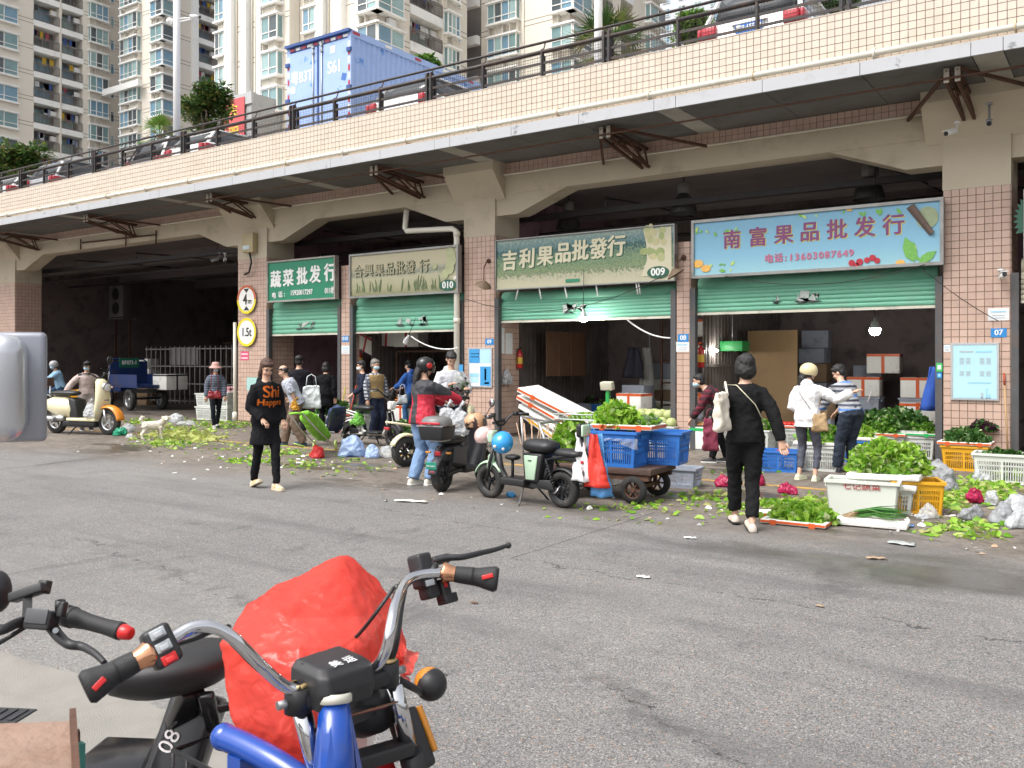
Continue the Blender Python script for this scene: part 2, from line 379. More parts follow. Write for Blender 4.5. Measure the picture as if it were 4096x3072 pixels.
# paler concrete slab at the kerb side, lower left, with a broken edge
def slab_poly():
    pts = [PZ(u, v) for u, v in ((0,2610),(180,2665),(330,2705),(470,2760),(640,2835),(760,2885),(1000,3000),(1200,3110),(1500,3300))]
    pts = [pts[0]+(pts[0]-pts[1])*6]+pts
    out = []
    for a, c in zip(pts, pts[1:]):
        for i in range(5):
            q = a.lerp(c, i/5); out.append((q.x+R.uniform(-.012,.012), q.y+R.uniform(-.012,.012)))
    out += [(out[-1][0]+0.1,-4),(-8,-4)]
    return out
pl = slab_poly()
CONC = M('slab_concrete', (.235,.222,.20),.85,.2,5,.35,160, dirt=0.25, dcol=(.15,.135,.12), dscale=3)
kind(MB().prism(pl, (0,0,.0),(1,0,0),(0,1,0),.012).build('concrete_slab', CONC), 'structure')
dr = thing('drain_cover', 'black cast metal drain cover set in the pale concrete slab', 'drain cover', PZ(10,2870))
o = MB(); o.box((0,0,.009),(.22,.16,.006))
for i in range(4): o.box((-.075+0.05*i, 0,.015),(.02,.12,.006))
o.build('grate', M('cast_iron', (.05,.05,.055),.6,.3,20, metal=0.5), dr); dr.rotation_euler[2] = .5
# yellow line parallel to the shop fronts, worn through
YL = M('yellow_line', (.50,.29,.05),.75,.2,5, dirt=0.62, dcol=(.16,.13,.10), dscale=3.5, wear=(9,.56), wcol=(.15,.125,.10))
kind(MB().box((-17,11.3,.002),(40,.11,.004)).build('road_marking', YL), 'structure')
# ================================================================ MARKET BUILDING
CONCB = M('raw_concrete', (.54,.47,.36),.85,.10,1.3,.15,30, dirt=0.22, dcol=(.25,.20,.14), dscale=1.2)
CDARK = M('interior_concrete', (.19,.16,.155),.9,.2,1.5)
GROUT = M('grout', (.21,.14,.10),.9,.25,5)
def tilemat(name, c1, c2, stain, rough=0.35):
    m, n, l, b = newmat(name)
    gm = n.new('ShaderNodeNewGeometry'); oi = n.new('ShaderNodeObjectInfo'); ad = n.new('ShaderNodeMath'); ad.operation = 'ADD'
    l.new(gm.outputs['Random Per Island'], ad.inputs[0]); l.new(oi.outputs['Random'], ad.inputs[1]); fr = n.new('ShaderNodeMath'); fr.operation = 'FRACT'; l.new(ad.outputs[0], fr.inputs[0])
    mx = n.new('ShaderNodeMix'); mx.data_type = 'RGBA'; mx.inputs['A'].default_value = (*c1,1); mx.inputs['B'].default_value = (*c2,1); l.new(fr.outputs[0], mx.inputs['Factor'])
    z = n.new('ShaderNodeTexNoise'); z.inputs['Scale'].default_value = 1.6; z.inputs['Detail'].default_value = 8; z.inputs['Roughness'].default_value = .68; l.new(gm.outputs['Position'], z.inputs['Vector'])
    rp = n.new('ShaderNodeMapRange'); rp.inputs[1].default_value = .5; rp.inputs[2].default_value = .78; rp.inputs[4].default_value = .6; l.new(z.outputs['Fac'], rp.inputs[0])
    m2 = n.new('ShaderNodeMix'); m2.data_type = 'RGBA'; m2.inputs['B'].default_value = (*stain, 1); l.new(rp.outputs[0], m2.inputs['Factor']); l.new(mx.outputs['Result'], m2.inputs['A'])
    l.new(m2.outputs['Result'], b.inputs['Base Color']); b.inputs['Roughness'].default_value = rough
    return m
PINK = tilemat('pink_tile', (.50,.35,.28),(.57,.405,.33),(.37,.25,.19))
CREAM = tilemat('cream_tile', (.56,.48,.395),(.61,.525,.435),(.50,.405,.315))
TP = .113
TM = MB().box((0,0,0),(TP-.009,.012, TP-.009)).mesh('tile'); TM.materials.append(PINK)
CM = MB().box((0,0,0),(.1015,.012,.1015)).mesh('tile'); CM.materials.append(CREAM)
XL, XR = -36.0,4.5
mk = thing('market_building', 'two storey wholesale market with pink tiled pillars and open shop bays', 'building', (-14, D, 0))
def W(mb, name, mats, **k):                      # child of the market, vertices given in world space
    o = mb.build(name, mats, mk, **k); o.matrix_parent_inverse = Matrix.Translation((14,-D, 0)); return o
rest = MB()                                      # tiles past the first 300
def tface(x0, x1, y, z0, z1, side=0, parent=None):
    # side 0: faces -Y, spans x0..x1; side 1: faces +X at x = x0, spans y..x1
    w_ = (x1-x0) if side == 0 else (x1-y); nx = max(1, round(w_/TP)); nz = max(1, round((z1-z0)/TP)); px = w_/nx; pz = (z1-z0)/nz; lst = []
    for i in range(nx):
        for j in range(nz):
            if z0+pz*j < .0: continue
            if side == 0: lst.append(((x0+px*(i+.5), y-.006, z0+pz*(j+.5)), px, pz))
            else: rest.box((x0+0.006, y+px*(i+.5), z0+pz*(j+.5)),(.012, px-.009, pz-.009))
    if side: return
    for c, a, h in lst:
        if parent is not None:
            t = bpy.data.objects.new('tile', TM); COL.objects.link(t); t.parent = parent; t.location = Vector(c)-Vector(parent['o']); t.scale = ((a-.009)/(TP-.009),1,(h-.009)/(TP-.009))
        else: rest.box(c, (a-.009,.012, h-.009))
BIG = [(-31.83,-30.81),(-19.22,-18.10),(-11.74,-10.94),(-2.40,-1.49)]
ZT = 4.22
def pillar(x0, x1, ztile, zc, depth, single=False):
    c = ((x0+x1)/2, D, 0)
    p = MB(); p.box(((x0+x1)/2, D+depth/2, ztile/2),(x1-x0, depth, ztile))
    o = W(p, 'pillar', GROUT)
    if zc > ztile: W(MB().box(((x0+x1)/2, D+depth/2,(ztile+zc)/2),(x1-x0+0.02, depth+0.02, zc-ztile)), 'pillar_head', CONCB)
    if single:
        o['o'] = (0,0,0); tface(x0, x1, D, .04, ztile, 0, None)
        return o
    tface(x0, x1, D, .04, ztile)
    tface(x1, D+depth, D, .04, ztile, 1)
    return o
for x0, x1 in BIG[:3]: pillar(x0, x1, ZT, 5.3,.88)
pillar(-15.43,-15.15,3.85,3.85,.3); pillar(-6.84,-6.58,3.76,3.76,.3); pillar(3.3,4.2, ZT, 5.3,.88)
# nearest pillar: every front tile its own part
x0, x1 = BIG[3]
o = W(MB().box(((x0+x1)/2, D+0.44, ZT/2),(x1-x0,.88, ZT)), 'pillar', GROUT)
W(MB().box(((x0+x1)/2, D+0.44,(ZT+5.3)/2),(x1-x0+0.02,.90,5.3-ZT)), 'pillar_head', CONCB)
for i in range(8):
    for j in range(37):
        t = bpy.data.objects.new('tile', TM); COL.objects.link(t); t.parent = o
        t.location = (x0+(x1-x0)/8*(i+.5), D-.006+R.uniform(-.001,.001),.04+TP*(j+.5)); t.scale = ((x1-x0)/8/TP, 1,1)
tface(x1, D+0.88, D, .04, ZT, 1)
# lower white lip and tile strip under the soffit
tface(XL, XR, D+0.015,5.46,5.68)
W(MB().box(((XL+XR)/2, D+0.28,5.57),(XR-XL, .53,.22)), 'wall_strip', GROUT)
kind(W(rest, 'tile_facing', PINK), 'stuff')
# beam along the front with haunches at each big pillar
bm_ = MB(); bm_.box(((XL+XR)/2, D+0.27,5.255),(XR-XL, .5,.41)); W(bm_, 'beam', CONCB, bevel=0.01)
for x0, x1 in BIG+[(3.3,4.2)]:
    xm = (x0+x1)/2
    W(MB().prism([(x0-1.75,5.06),(x0-.55,4.62),(x0-.002,4.62),(x0-.002,5.06)], (0, D+0.27,0),(1,0,0),(0,0,1),.46), 'haunch', CONCB)
    W(MB().prism([(x1+0.002,5.06),(x1+0.002,4.62),(x1+0.55,4.62),(x1+1.75,5.06)], (0, D+0.27,0),(1,0,0),(0,0,1),.46), 'haunch', CONCB)
    W(MB().prism([(D+0.03,4.95),(D+0.03,5.677),(D-.42,5.677),(D-.42,5.5)], (xm, 0,0),(0,1,0),(0,0,1), x1-x0+0.5), 'corbel', CONCB)
# white conduit below the tile strip
W(MB().tube([(XL, D-.02,5.44),(XR, D-.02,5.44)], .022,8), 'conduit', M('cream_pvc', (.70,.64,.52),.5,.1,3, dirt=0.2, dcol=(.4,.33,.25)))
# canopy
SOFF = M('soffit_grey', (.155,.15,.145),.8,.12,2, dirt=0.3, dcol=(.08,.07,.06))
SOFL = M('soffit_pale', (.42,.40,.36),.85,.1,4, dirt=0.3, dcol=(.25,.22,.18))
FASC = M('fascia_stone', (.42,.43,.45),.5,.06,2, dirt=0.18, dcol=(.30,.29,.28), dscale=3, wear=(2.6,.645), wcol=(.20,.21,.22))
YF, ZS = 13.30,5.68
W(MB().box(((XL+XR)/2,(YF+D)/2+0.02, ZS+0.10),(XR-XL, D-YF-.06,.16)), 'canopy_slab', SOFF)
xs = []; x = -1.58
while x > XL: xs.append(x); x -= 4.63
xs = [3.05]+xs
for a, b_ in zip(xs, xs[1:]):
    W(MB().box((a, (YF+D)/2+0.01, ZS+0.007),(.36, D-YF-.03,.024)), 'soffit_strip', SOFL)
    lo, hi = b_+0.19, a-.19; w3 = (hi-lo)/3
    for i in range(3):
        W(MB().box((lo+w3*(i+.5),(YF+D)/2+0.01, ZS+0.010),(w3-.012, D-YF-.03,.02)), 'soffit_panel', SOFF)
        W(MB().box((lo+w3*(i+.5), YF-.01, ZS+0.075),(w3-.008,.04,.19)), 'fascia_panel', FASC)
    W(MB().box((a, YF-.012, ZS+0.075),(.372,.04,.19)), 'fascia_panel', FASC)
W(MB().box(((XL+XR)/2, YF+0.06, ZS+0.172),(XR-XL, .14,.02)), 'ledge', M('ledge_beige', (.60,.50,.36),.8,.1,4, dirt=0.2))
PVC = M('white_pvc', (.72,.69,.60),.4,.06,2, dirt=0.15, dcol=(.5,.44,.34))
W(MB().tube([(XL, YF+0.0,5.945),(XR, YF+0.0,5.945)], .045,12), 'drain_pipe', PVC)
x = XR-.5
k = 0
while x > XL:
    q = MB(); q.tube([(x, YF+0.1,5.90),(x, YF-.03,5.88),(x, YF-.055,5.945),(x, YF-.03,6.0),(x, YF+0.09,6.02)], .012 if k % 2 else .02,6); W(q, 'pipe_clamp', M('clamp', (.55,.42,.28),.6) if k % 2 else PVC); x -= 1.75; k += 1
# parapet wall with cream tiles (a wall of its own on the deck edge)
ZP0, ZP1 = 5.86,6.66
pw = thing('parapet_wall', 'long cream tiled parapet wall along the upper parking deck edge', 'wall', (-14,13.4, ZP0))
pm = MB(); pm.box(((XL+XR)/2+14,.10,.4),(XR-XL, .18,.8)); pm.build('core', GROUT, pw)
MB().box(((XL+XR)/2+14,.09,.802),(XR-XL, .20,.012)).build('coping', CREAM, pw)
prest = MB(); PT = .1105; cols = int((XR-XL)/PT)
near = []
for i in range(cols):
    xx = XR-PT*(i+.5)
    for j in range(7):
        zc = .8-PT*(j+.5)
        if -6.1 < xx < -1.42 and len(near) < 301:
            t = bpy.data.objects.new('tile', CM); COL.objects.link(t); t.parent = pw; t.location = (xx+14,.003+R.uniform(-.001,.001), zc); near.append(t)
        else: prest.box((xx+14,.003, zc),(.1015,.012,.1015))
kind(prest.build('tile_facing', CREAM, pw), 'stuff')
# railing on the parapet
RAIL = M('rail_black', (.025,.022,.022),.55,.4,10,.1,50, dirt=0.45, dcol=(.10,.05,.03), dscale=6)
rl = thing('railing', 'black weathered steel railing with wire mesh on top of the parapet', 'railing', (-14,13.49, ZP1+0.008))
px_ = [-4.76+1.315*i for i in range(7)]; px_ = sorted(set([round(-4.76-1.315*i, 3) for i in range(-6,24)]))
pp = MB(); pp.prism([(-.035,0),(.035,0),(.035,.5),(.0,.53),(-.035,.5)], (0,0,0),(0,1,0),(0,0,1),.035); pp.prism([(.06,0),(.10,0),(.10,.42),(.06,.42)], (0,0,0),(0,1,0),(0,0,1),.02)
pp = pp.mesh('post'); pp.materials.append(RAIL)
pt_ = MB().tube([(0,.02,.48),(0,.06,.56),(0,.10,.665)], .014,6).mesh('bracket'); pt_.materials.append(RAIL)
wm = MB()
for i in range(26): wm.box((-.63+0.0504*i, .11,.24),(.004,.004,.46))
for j in range(10): wm.box((0,.114,.02+0.05*j),(1.27,.004,.004))
wm = wm.mesh('wire_mesh'); wm.materials.append(RAIL)
for i, x in enumerate(px_):
    for k in ((-.05,.05) if i % 3 == 0 else (0,)):
        t = bpy.data.objects.new('post', pp); COL.objects.link(t); t.parent = rl; t.location = (x+14+k, 0,0)
        if k: t.scale = (1.3,1.4,1.12)
    t = bpy.data.objects.new('bracket', pt_); COL.objects.link(t); t.parent = rl; t.location = (x+14,0,0)
    if i < len(px_)-1:
        t = bpy.data.objects.new('wire_mesh', wm); COL.objects.link(t); t.parent = rl; t.location = ((x+px_[i+1])/2+14,0,0)
a, b_ = px_[0]+14, px_[-1]+14
MB().tube([(a, 0,.47),(b_, 0,.47)], .038,12).build('main_rail', RAIL, rl)
MB().tube([(a, .10,.68),(b_, .10,.68)], .024,10).build('hand_rail', RAIL, rl)
for z in (.085,.265): MB().box(((a+b_)/2,-.005, z),(b_-a, .018,.045)).build('flat_rail', RAIL, rl)
# rusty awning brackets under the canopy and the rod through them
WPL = M('plate_old_white', (.55,.50,.42),.7,.2,20, dirt=0.5, dcol=(.10,.06,.04), dscale=12)
def bracket(x, lab):
    t = thing('awning_bracket', lab, 'bracket', (x, 13.62,5.66), group='awning brackets under the canopy')
    for s in (-.07,.07):
        p = MB(); p.box((s, 0,-.11),(.07,.03,.2)); p.cyl((s, -.02,-.05),(s, -.005,-.05),.012, n=8, mi=1); p.cyl((s, -.02,-.16),(s, -.005,-.16),.012, n=8, mi=1); p.build('plate', [WPL, RUST], t, bevel=0.008)
        MB().bar((s, .03,-.2),(s+0.04,1.5,-.46),.045).build('lower_arm', RUST, t)
        MB().bar((s, .03,-.04),(s, 1.5,-.12),.05).build('upper_arm', RUST, t)
        MB().bar((s, .7,-.08),(s+0.04,1.42,-.44),.03).build('web', RUST, t); MB().bar((s, .35,-.24),(s, .75,-.09),.03).build('web', RUST, t)
        MB().bar((s+0.04,1.3,-.12),(s+0.04,1.44,-.44),.03).build('web', RUST, t)
    MB().bar((.1,.0,-.04),(1.25,1.49,-.23),.045).build('brace', RUST, t); MB().bar((-.1,.0,-.12),(-.85,1.49,-.28),.045).build('brace', RUST, t)
for i, lab in enumerate(('rusty awning bracket by the pillar with number plate 07', 'rusty awning bracket over the faded forest shop sign', 'rusty awning bracket above the drainpipe of shop 010', 'rusty awning bracket above the green shop sign', 'rusty awning bracket over the wide passage with coiled cable', 'rusty awning bracket by the far passage pillar')):
    bracket(-2.05-5.45*i, lab)
W(MB().tube([(XL, 13.58,5.50),(XR, 13.58,5.50)], .016,8), 'steel_rod', RUST)
# upper deck, ceiling, partitions
W(MB().box(((XL+XR)/2,33,5.98),(XR-XL+30,39,.22)), 'deck', CONCB)
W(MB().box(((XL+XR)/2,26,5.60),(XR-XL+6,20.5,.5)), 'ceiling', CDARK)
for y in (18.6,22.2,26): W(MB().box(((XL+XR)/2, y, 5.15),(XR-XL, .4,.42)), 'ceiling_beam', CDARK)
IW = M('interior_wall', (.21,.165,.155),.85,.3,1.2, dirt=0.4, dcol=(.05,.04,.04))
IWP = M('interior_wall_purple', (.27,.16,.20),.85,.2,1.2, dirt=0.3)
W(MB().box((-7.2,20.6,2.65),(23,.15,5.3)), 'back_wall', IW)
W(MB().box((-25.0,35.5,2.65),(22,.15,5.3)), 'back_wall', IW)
CORR = M('corrugated_dark', (.17,.15,.14),.6,.4,3, metal=0.2, dirt=0.4, dcol=(.14,.08,.05))
def partition(x, y0, y1, z, bars=True):
    p = MB(); n_ = int((y1-y0)/0.16)
    p.box((x, (y0+y1)/2, z/2),(.02, y1-y0, z))
    for i in range(n_): p.box((x, y0+0.16*(i+.5), z/2),(.06,.07, z))
    for zz in (.5,1.5,2.5): p.box((x, (y0+y1)/2, zz),(.09, y1-y0,.05))
    kind(W(p, 'corrugated_partition', CORR), 'stuff')
for x in (-1.7,-6.7,-11.2,-15.3): partition(x, 16.02,20.5,3.0)
for x in (-1.75,-11.3): W(MB().box((x, 18.3,4.15),(.12,4.5,2.28)), 'upper_partition', IWP)
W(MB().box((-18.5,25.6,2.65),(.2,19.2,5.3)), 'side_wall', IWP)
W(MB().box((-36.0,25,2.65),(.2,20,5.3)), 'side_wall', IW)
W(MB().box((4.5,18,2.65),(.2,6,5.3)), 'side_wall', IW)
# steel door posts beside each shutter
POST = M('door_post', (.10,.10,.105),.55,.25,5, metal=0.4, dirt=0.3, dcol=(.16,.10,.07), wear=(7,.68), wcol=(.35,.36,.36))
for x in (-18.04,-15.49,-15.09,-11.80,-10.88,-6.90,-6.52,-2.46,-1.43): W(MB().box((x, D+0.03,1.45),(.10,.12,2.9)), 'door_post', POST)
# roller shutters
def shutter(x0, x1, z0, z1, lab, col):
    t = thing('roller_shutter', lab, 'shutter', ((x0+x1)/2, D+0.10, z0), group='roller shutters over the shop fronts')
    w_ = x1-x0; n_ = 6; h = (z1-z0-.05)/n_
    sec = [(.0,.0),(-.012,.012),(-.022, h*0.5),(-.012, h-.014),(.0, h-.002)]
    for i in range(n_):
        p = MB(); tilt = .0 if i < n_-2 else (.02,.075)[i-n_+2]
        a = [(yy+(tilt*(zz/h)), zz+0.05+h*i) for yy, zz in sec]; off = .0 if i < n_-1 else .02
        p.loft([[(-w_/2, y+off, z) for y, z in a], [(w_/2, y+off, z) for y, z in a]], cap=False, closed=False)
        p.build('slat', col, t)
    MB().box((0,-.008,.022),(w_, .03,.044)).build('bottom_bar', M('bar_cream', (.62,.60,.50),.6,.1,5, dirt=0.3), t)
    MB().cyl((-w_/2,.14, z1-z0+0.05),(w_/2,.14, z1-z0+0.05),.13, n=14).build('roll', col, t)
    return t
GRN = M('shutter_green', (.16,.43,.30),.5,.14,2, dirt=0.34, dcol=(.20,.30,.22), dscale=1.5)
MINTG = M('shutter_cream', (.50,.47,.36),.5,.1,2, dirt=0.3)
shs = [shutter(-18.0,-15.5,2.22,2.92, 'small green roller shutter under the green shop sign', GRN), shutter(-15.05,-11.85,2.23,2.90, 'green roller shutter under the faded sign numbered 010', GRN),
       shutter(-10.85,-6.92,2.38,2.86, 'green roller shutter under the forest picture sign 009', GRN), shutter(-6.48,-2.5,2.42,2.92, 'wide green roller shutter under the light blue sign', GRN),
       shutter(-1.36,3.2,2.45,2.95, 'cream roller shutter beyond the pillar numbered 07', MINTG)]
# patches of scraped paint and old stickers on the shutters
for t, xs_ in zip(shs, ((.0,.25,-.2),(.1,.45,.5,-.2),(-.2,-.35,.02),(-.1,.1,.0,-.55))):
    for q in xs_:
        for i in range(2):
            p = MB(); a = [(q+R.uniform(-.1,.1)+0.10*cos(k*0.9)*R.uniform(.5,1),.17+R.uniform(0,.2)*i+0.035*sin(k*0.9)*R.uniform(.5,1)) for k in range(7)]
            p.prism(a, (0,-.028,0),(1,0,0),(0,0,1),.004); p.build('sticker_remains', M('scrape%d' % i, ((.05,.06,.06),(.42,.46,.43))[i], .8,.4,20), t)
# dark service pipes and sprinkler lines under the ceiling
DP = M('dark_pipe', (.035,.03,.03),.6,.3,8)
W(MB().bar((XL, 16.4,4.72),(XR, 16.4,4.72),.16,.12), 'cable_tray', DP)
for y, z in ((17.3,4.5),(19.8,4.6)): W(MB().tube([(XL, y, z),(XR, y, z)], .035,8), 'service_pipe', DP)
for x in (-3.6,-8.9,-13.5,-17.2,-21.5,-25.5,-29):
    W(MB().tube([(x, 16.2,4.78),(x, 16.2,4.95),(x+0.3,17.4,4.95),(x+0.5,19.5,4.95)], .022,8), 'service_pipe', DP)
def bell(x, y, z, lab):
    t = thing('hanging_lamp', lab, 'lamp', (x, y, z), group='dark bell lamps under the ceiling')
    MB().lathe([(.28,0),(.27,.05),(.22,.25),(.12,.36),(.1,.38),(.1,.40)]).build('shade', M('bell_shade', (.06,.06,.055),.4,.2,4), t)
    MB().lathe([(.09,.40),(.13,.42),(.13,.60),(.05,.63)]).build('housing', M('housing', (.25,.24,.22),.6), t)
    MB().cyl((0,0,.6),(0,0,5.34-z),.015, n=6).build('stem', DP, t)
for x, y, z, l_ in ((-3.9,16.9,4.5, 'dark bell lamp hanging inside above the light blue sign'),(-7.4,16.7,4.55, 'dark bell lamp with a white box beneath, above the gap between two signs'),(-10.4,17.2,4.55, 'dark bell lamp hanging behind the forest sign corner'),(-24.6,20.5,4.2, 'dark bell lamp hanging in the passage beside the exit pipes'),(-22.0,21.5,4.0, 'dark bell lamp hanging deep in the wide passage')): bell(x, y, z, l_)
# ================================================================ SHOP SIGNS AND WALL FITTINGS
YS = 14.93
def pic(name, bands, nz=1.5, blend=0.06, fade=None):      # printed picture: colour bands by height broken up by noise
    m, n, l, b = newmat(name); tc = n.new('ShaderNodeTexCoord'); sp = n.new('ShaderNodeSeparateXYZ'); l.new(tc.outputs['Object'], sp.inputs[0])
    z = n.new('ShaderNodeTexNoise'); z.inputs['Scale'].default_value = 5*nz; z.inputs['Detail'].default_value = 8; z.inputs['Roughness'].default_value = .7; l.new(tc.outputs['Object'], z.inputs['Vector'])
    ad = n.new('ShaderNodeMath'); ad.operation = 'MULTIPLY_ADD'; l.new(z.outputs['Fac'], ad.inputs[0]); ad.inputs[1].default_value = .45*blend/0.06; l.new(sp.outputs[2], ad.inputs[2])
    cr = n.new('ShaderNodeValToRGB'); el = cr.color_ramp.elements
    el[0].position, el[0].color = bands[0][0], (*bands[0][1], 1); el[1].position, el[1].color = bands[-1][0], (*bands[-1][1], 1)
    for p, c in bands[1:-1]: e = el.new(p); e.color = (*c, 1)
    rp = n.new('ShaderNodeMapRange'); rp.inputs[1].default_value = -.5+0.22*blend/0.06; rp.inputs[2].default_value = .5+0.22*blend/0.06; l.new(ad.outputs[0], rp.inputs[0]); l.new(rp.outputs[0], cr.inputs[0])
    l.new(cr.outputs[0], b.inputs['Base Color']); b.inputs['Roughness'].default_value = .4; return m
FRM = M('sign_frame', (.30,.30,.29),.45,.2,6, metal=0.6, dirt=0.3, dcol=(.12,.09,.07))
def signbox(x0, x1, z0, z1, lab, face, fr=0.05, frm=FRM):
    t = thing('shop_sign', lab, 'sign', ((x0+x1)/2, YS, (z0+z1)/2)); w_, h = x1-x0, z1-z0
    MB().box((0,.05,0),(w_-.02,.09, h-.02)).build('panel', face, t)
    if fr:
        for s in (-1,1):
            MB().box((0,.035, s*(h/2-fr/2)),(w_, .13, fr)).build('frame_bar', frm, t)
            MB().box((s*(w_/2-fr/2),.035,0),(fr, .13, h-2*fr-.002)).build('frame_bar', frm, t)
    for s in (-.4,.4): MB().bar((s*w_, .1,.1),(s*w_, .42,.45),.03).build('wall_bracket', DP, t)
    return t
def loc_on(t, u, v, dy=-.002):
    p = PY(u, v, YS); return (p.x-t.location.x, dy, p.z-t.location.z)
def chars(t, s, pts, size, mat, bold=0.0, sx=1.0, dy=-.004, shadow=None, sd=(.012,-.012), ext=0.004, shear=0):
    for c, (u, v) in zip(s, pts):
        p = loc_on(t, u, v, dy)
        text('character', c, size, mat, t, p, sx=sx, bold=bold, ext=ext, shear=shear)
        if shadow: text('character_shadow', c, size, shadow, t, (p[0]+sd[0], p[1]+0.004, p[2]+sd[1]), sx=sx, bold=bold, ext=0.001, shear=shear)
def line(u0, v0, u1, v1, n_): return [(u0+(u1-u0)*i/(n_-1), v0+(v1-v0)*i/(n_-1)) for i in range(n_)]
def ell(t, u, v, rx, rz, mat, dy=-.004, name='badge'):
    p = loc_on(t, u, v, dy); MB().prism([(rx*cos(2*pi*k/24), rz*sin(2*pi*k/24)) for k in range(24)], p, (1,0,0),(0,0,1),.004).build(name, mat, t); return p
def leafshape(t, u, v, L, ang, mat, name='printed_leaf', dy=-.003, asp=1.0):
    p = Vector(loc_on(t, u, v, dy)); k = L*asp; a = [(0,0),(L*.3, k*.22),(L*.65, k*.2),(L, 0),(L*.65,-k*.2),(L*.3,-k*.22)]
    MB().prism([(x*cos(ang)-y*sin(ang), x*sin(ang)+y*cos(ang)) for x, y in a], p, (1,0,0),(0,0,1),.003).build(name, mat, t)
# light blue sign
s8 = signbox(-6.46,-2.36,3.06,4.09, 'light blue shop sign with purple characters, leaves and a torn corner', pic('pic_blue', [(0,(.30,.54,.60)),(.35,(.22,.46,.62)),(1,(.17,.38,.54))], .4,.02))
PUR = M('sign_purple', (.20,.05,.16),.5,.1); YE = M('sign_yellow', (.75,.62,.12),.5,.1)
chars(s8, '南富果品批发行', [(u*S, v*S) for u, v in ((1581,520),(1637,514.5),(1693,509),(1749,503),(1808,498),(1868,493),(1930,488))], .34, PUR, .006,.98, shadow=YE)
PINKT = M('sign_pink', (.50,.16,.26),.5,.1)
chars(s8, '电话:13603087649', [(u*S, v*S) for u, v in [(1661,560),(1682,558),(1697,557)]+line(1709,557,1839,547,11)], .155, PINKT, .004)
LG = M('print_green', (.16,.42,.08),.5,.3,30); LG2 = M('print_green_pale', (.45,.62,.18),.5,.3,30); RB = M('print_berry', (.45,.02,.04),.4,.3,30); OR = M('print_orange', (.75,.42,.10),.5,.2,20)
for i in range(34):
    u = R.choice((R.uniform(1720,1960), R.uniform(1500,1530), R.uniform(1960,2010), R.uniform(1510,1600)))
    if u > 1955: v = R.uniform(535,572)
    elif u > 1700: v = 458-(u-1720)*0.063+R.uniform(0,9)
    else: v = R.choice((R.uniform(487,500), R.uniform(572,588)))
    leafshape(s8, u*S, v*S, R.uniform(.06,.13), R.uniform(-2.6,-.5) if v < 520 else R.uniform(0,3), R.choice((LG, LG, LG2)), dy=-.003-.0004*i/10)
leafshape(s8,1975*S, 566*S, .42,1.9, LG, dy=-.0075); leafshape(s8,1985*S, 568*S, .3,.6, LG, dy=-.008)
for u, v, r in ((1840,568,.05),(1857,566,.055),(1873,562,.045),(1885,557,.05),(1850,573,.04),(1895,563,.045)): ell(s8, u*S, v*S, r, r, RB, -.009, 'printed_berry')
for u, v, r in ((1508,570,.1),(1525,580,.09),(1945,568,.07),(1835,452,.05)): ell(s8, u*S, v*S, r, r*.7, OR, -.0065, 'printed_fruit')
w8 = MB()
def curl(i, j):
    p = Vector(loc_on(s8,1965*S, 447*S, 0)); q = Vector(loc_on(s8,2014*S, 505*S, 0)); c = p.lerp(q, i); a = 2.6*j
    d = Vector((1,0,.55)).normalized(); return c+d*(.10*(j*1.3)*(1-.3*i)-.05)+Vector((0,-.05*sin(a)-.01,0))
w8.grid(curl, 6,8); w8.build('torn_flap', M('flap_brown', (.13,.09,.075),.7,.3,8), s8)
ell(s8,2003*S, 470*S, .16,.17, M('melon_print', (.30,.36,.22),.6,.3,12),-.004, 'printed_melon')
# forest sign
s9 = signbox(-10.77,-6.78,3.04,4.07, 'forest picture shop sign with cream characters and badge 009', pic('pic_forest', [(.10,(.46,.44,.31)),(.24,(.40,.39,.27)),(.29,(.08,.14,.06)),(.36,(.26,.33,.17)),(.42,(.07,.14,.07)),(.48,(.24,.33,.18)),(.55,(.06,.13,.08)),(.62,(.20,.29,.17)),(.67,(.03,.09,.08)),(.76,(.03,.10,.11)),(.80,(.14,.23,.22)),(.86,(.10,.20,.21)),(.97,(.24,.31,.27))], 3.4,.10),.02)
CRT = M('sign_cream', (.62,.58,.42),.6,.08); DGR = M('sign_dkgreen', (.02,.10,.06),.5,.1)
chars(s9, '吉利果品批發行', [(u*S, v*S) for u, v in ((1100,566),(1138,561),(1177,556),(1216,549),(1253,544),(1292,540),(1331,534))], .42, CRT, .010,.92, shadow=DGR, sd=(.02,-.015), shear=0.06)
p = Vector(loc_on(s9,1420*S, 540*S, -.003)); MB().prism([(-.36,.45),(.20,.47),(.21,-.40),(-.40,-.40),(-.28,-.1),(-.30,.2)], (1.72,-.003,0),(1,0,0),(0,0,1),.004).build('printed_border', pic('pic_cream', [(0,(.55,.52,.38)),(.5,(.60,.56,.40)),(1,(.52,.50,.36))], 1,.03), s9)
for i in range(16): ell(s9, R.uniform(1385,1440)*S, R.uniform(492,560)*S, R.uniform(.05,.09), R.uniform(.05,.09), M('melon%d' % (i % 3),((.50,.47,.26),(.42,.44,.22),(.30,.36,.15))[i % 3], .6,.2,8),-.006-.0002*i, 'printed_fruit')
p9 = ell(s9,1422*S, 588*S, .22,.11, DGR, -.013); text('number', '009', .19, WHT, s9,(p9[0], -.017, p9[2]), bold=0.004)
p = loc_on(s9,1237*S, 606*S, -.004); MB().box(p, (.32,.004,.065)).build('patch', M('sign_green_patch', (.03,.22,.12),.5), s9)
for x in (-1.45,-.95,-.35,.35,1.2,1.25): MB().cyl((x, .02,-.50),(x+(.0 if x > -1 else -.12),.1,-.72),.014, n=8).build('stay', WHT, s9)
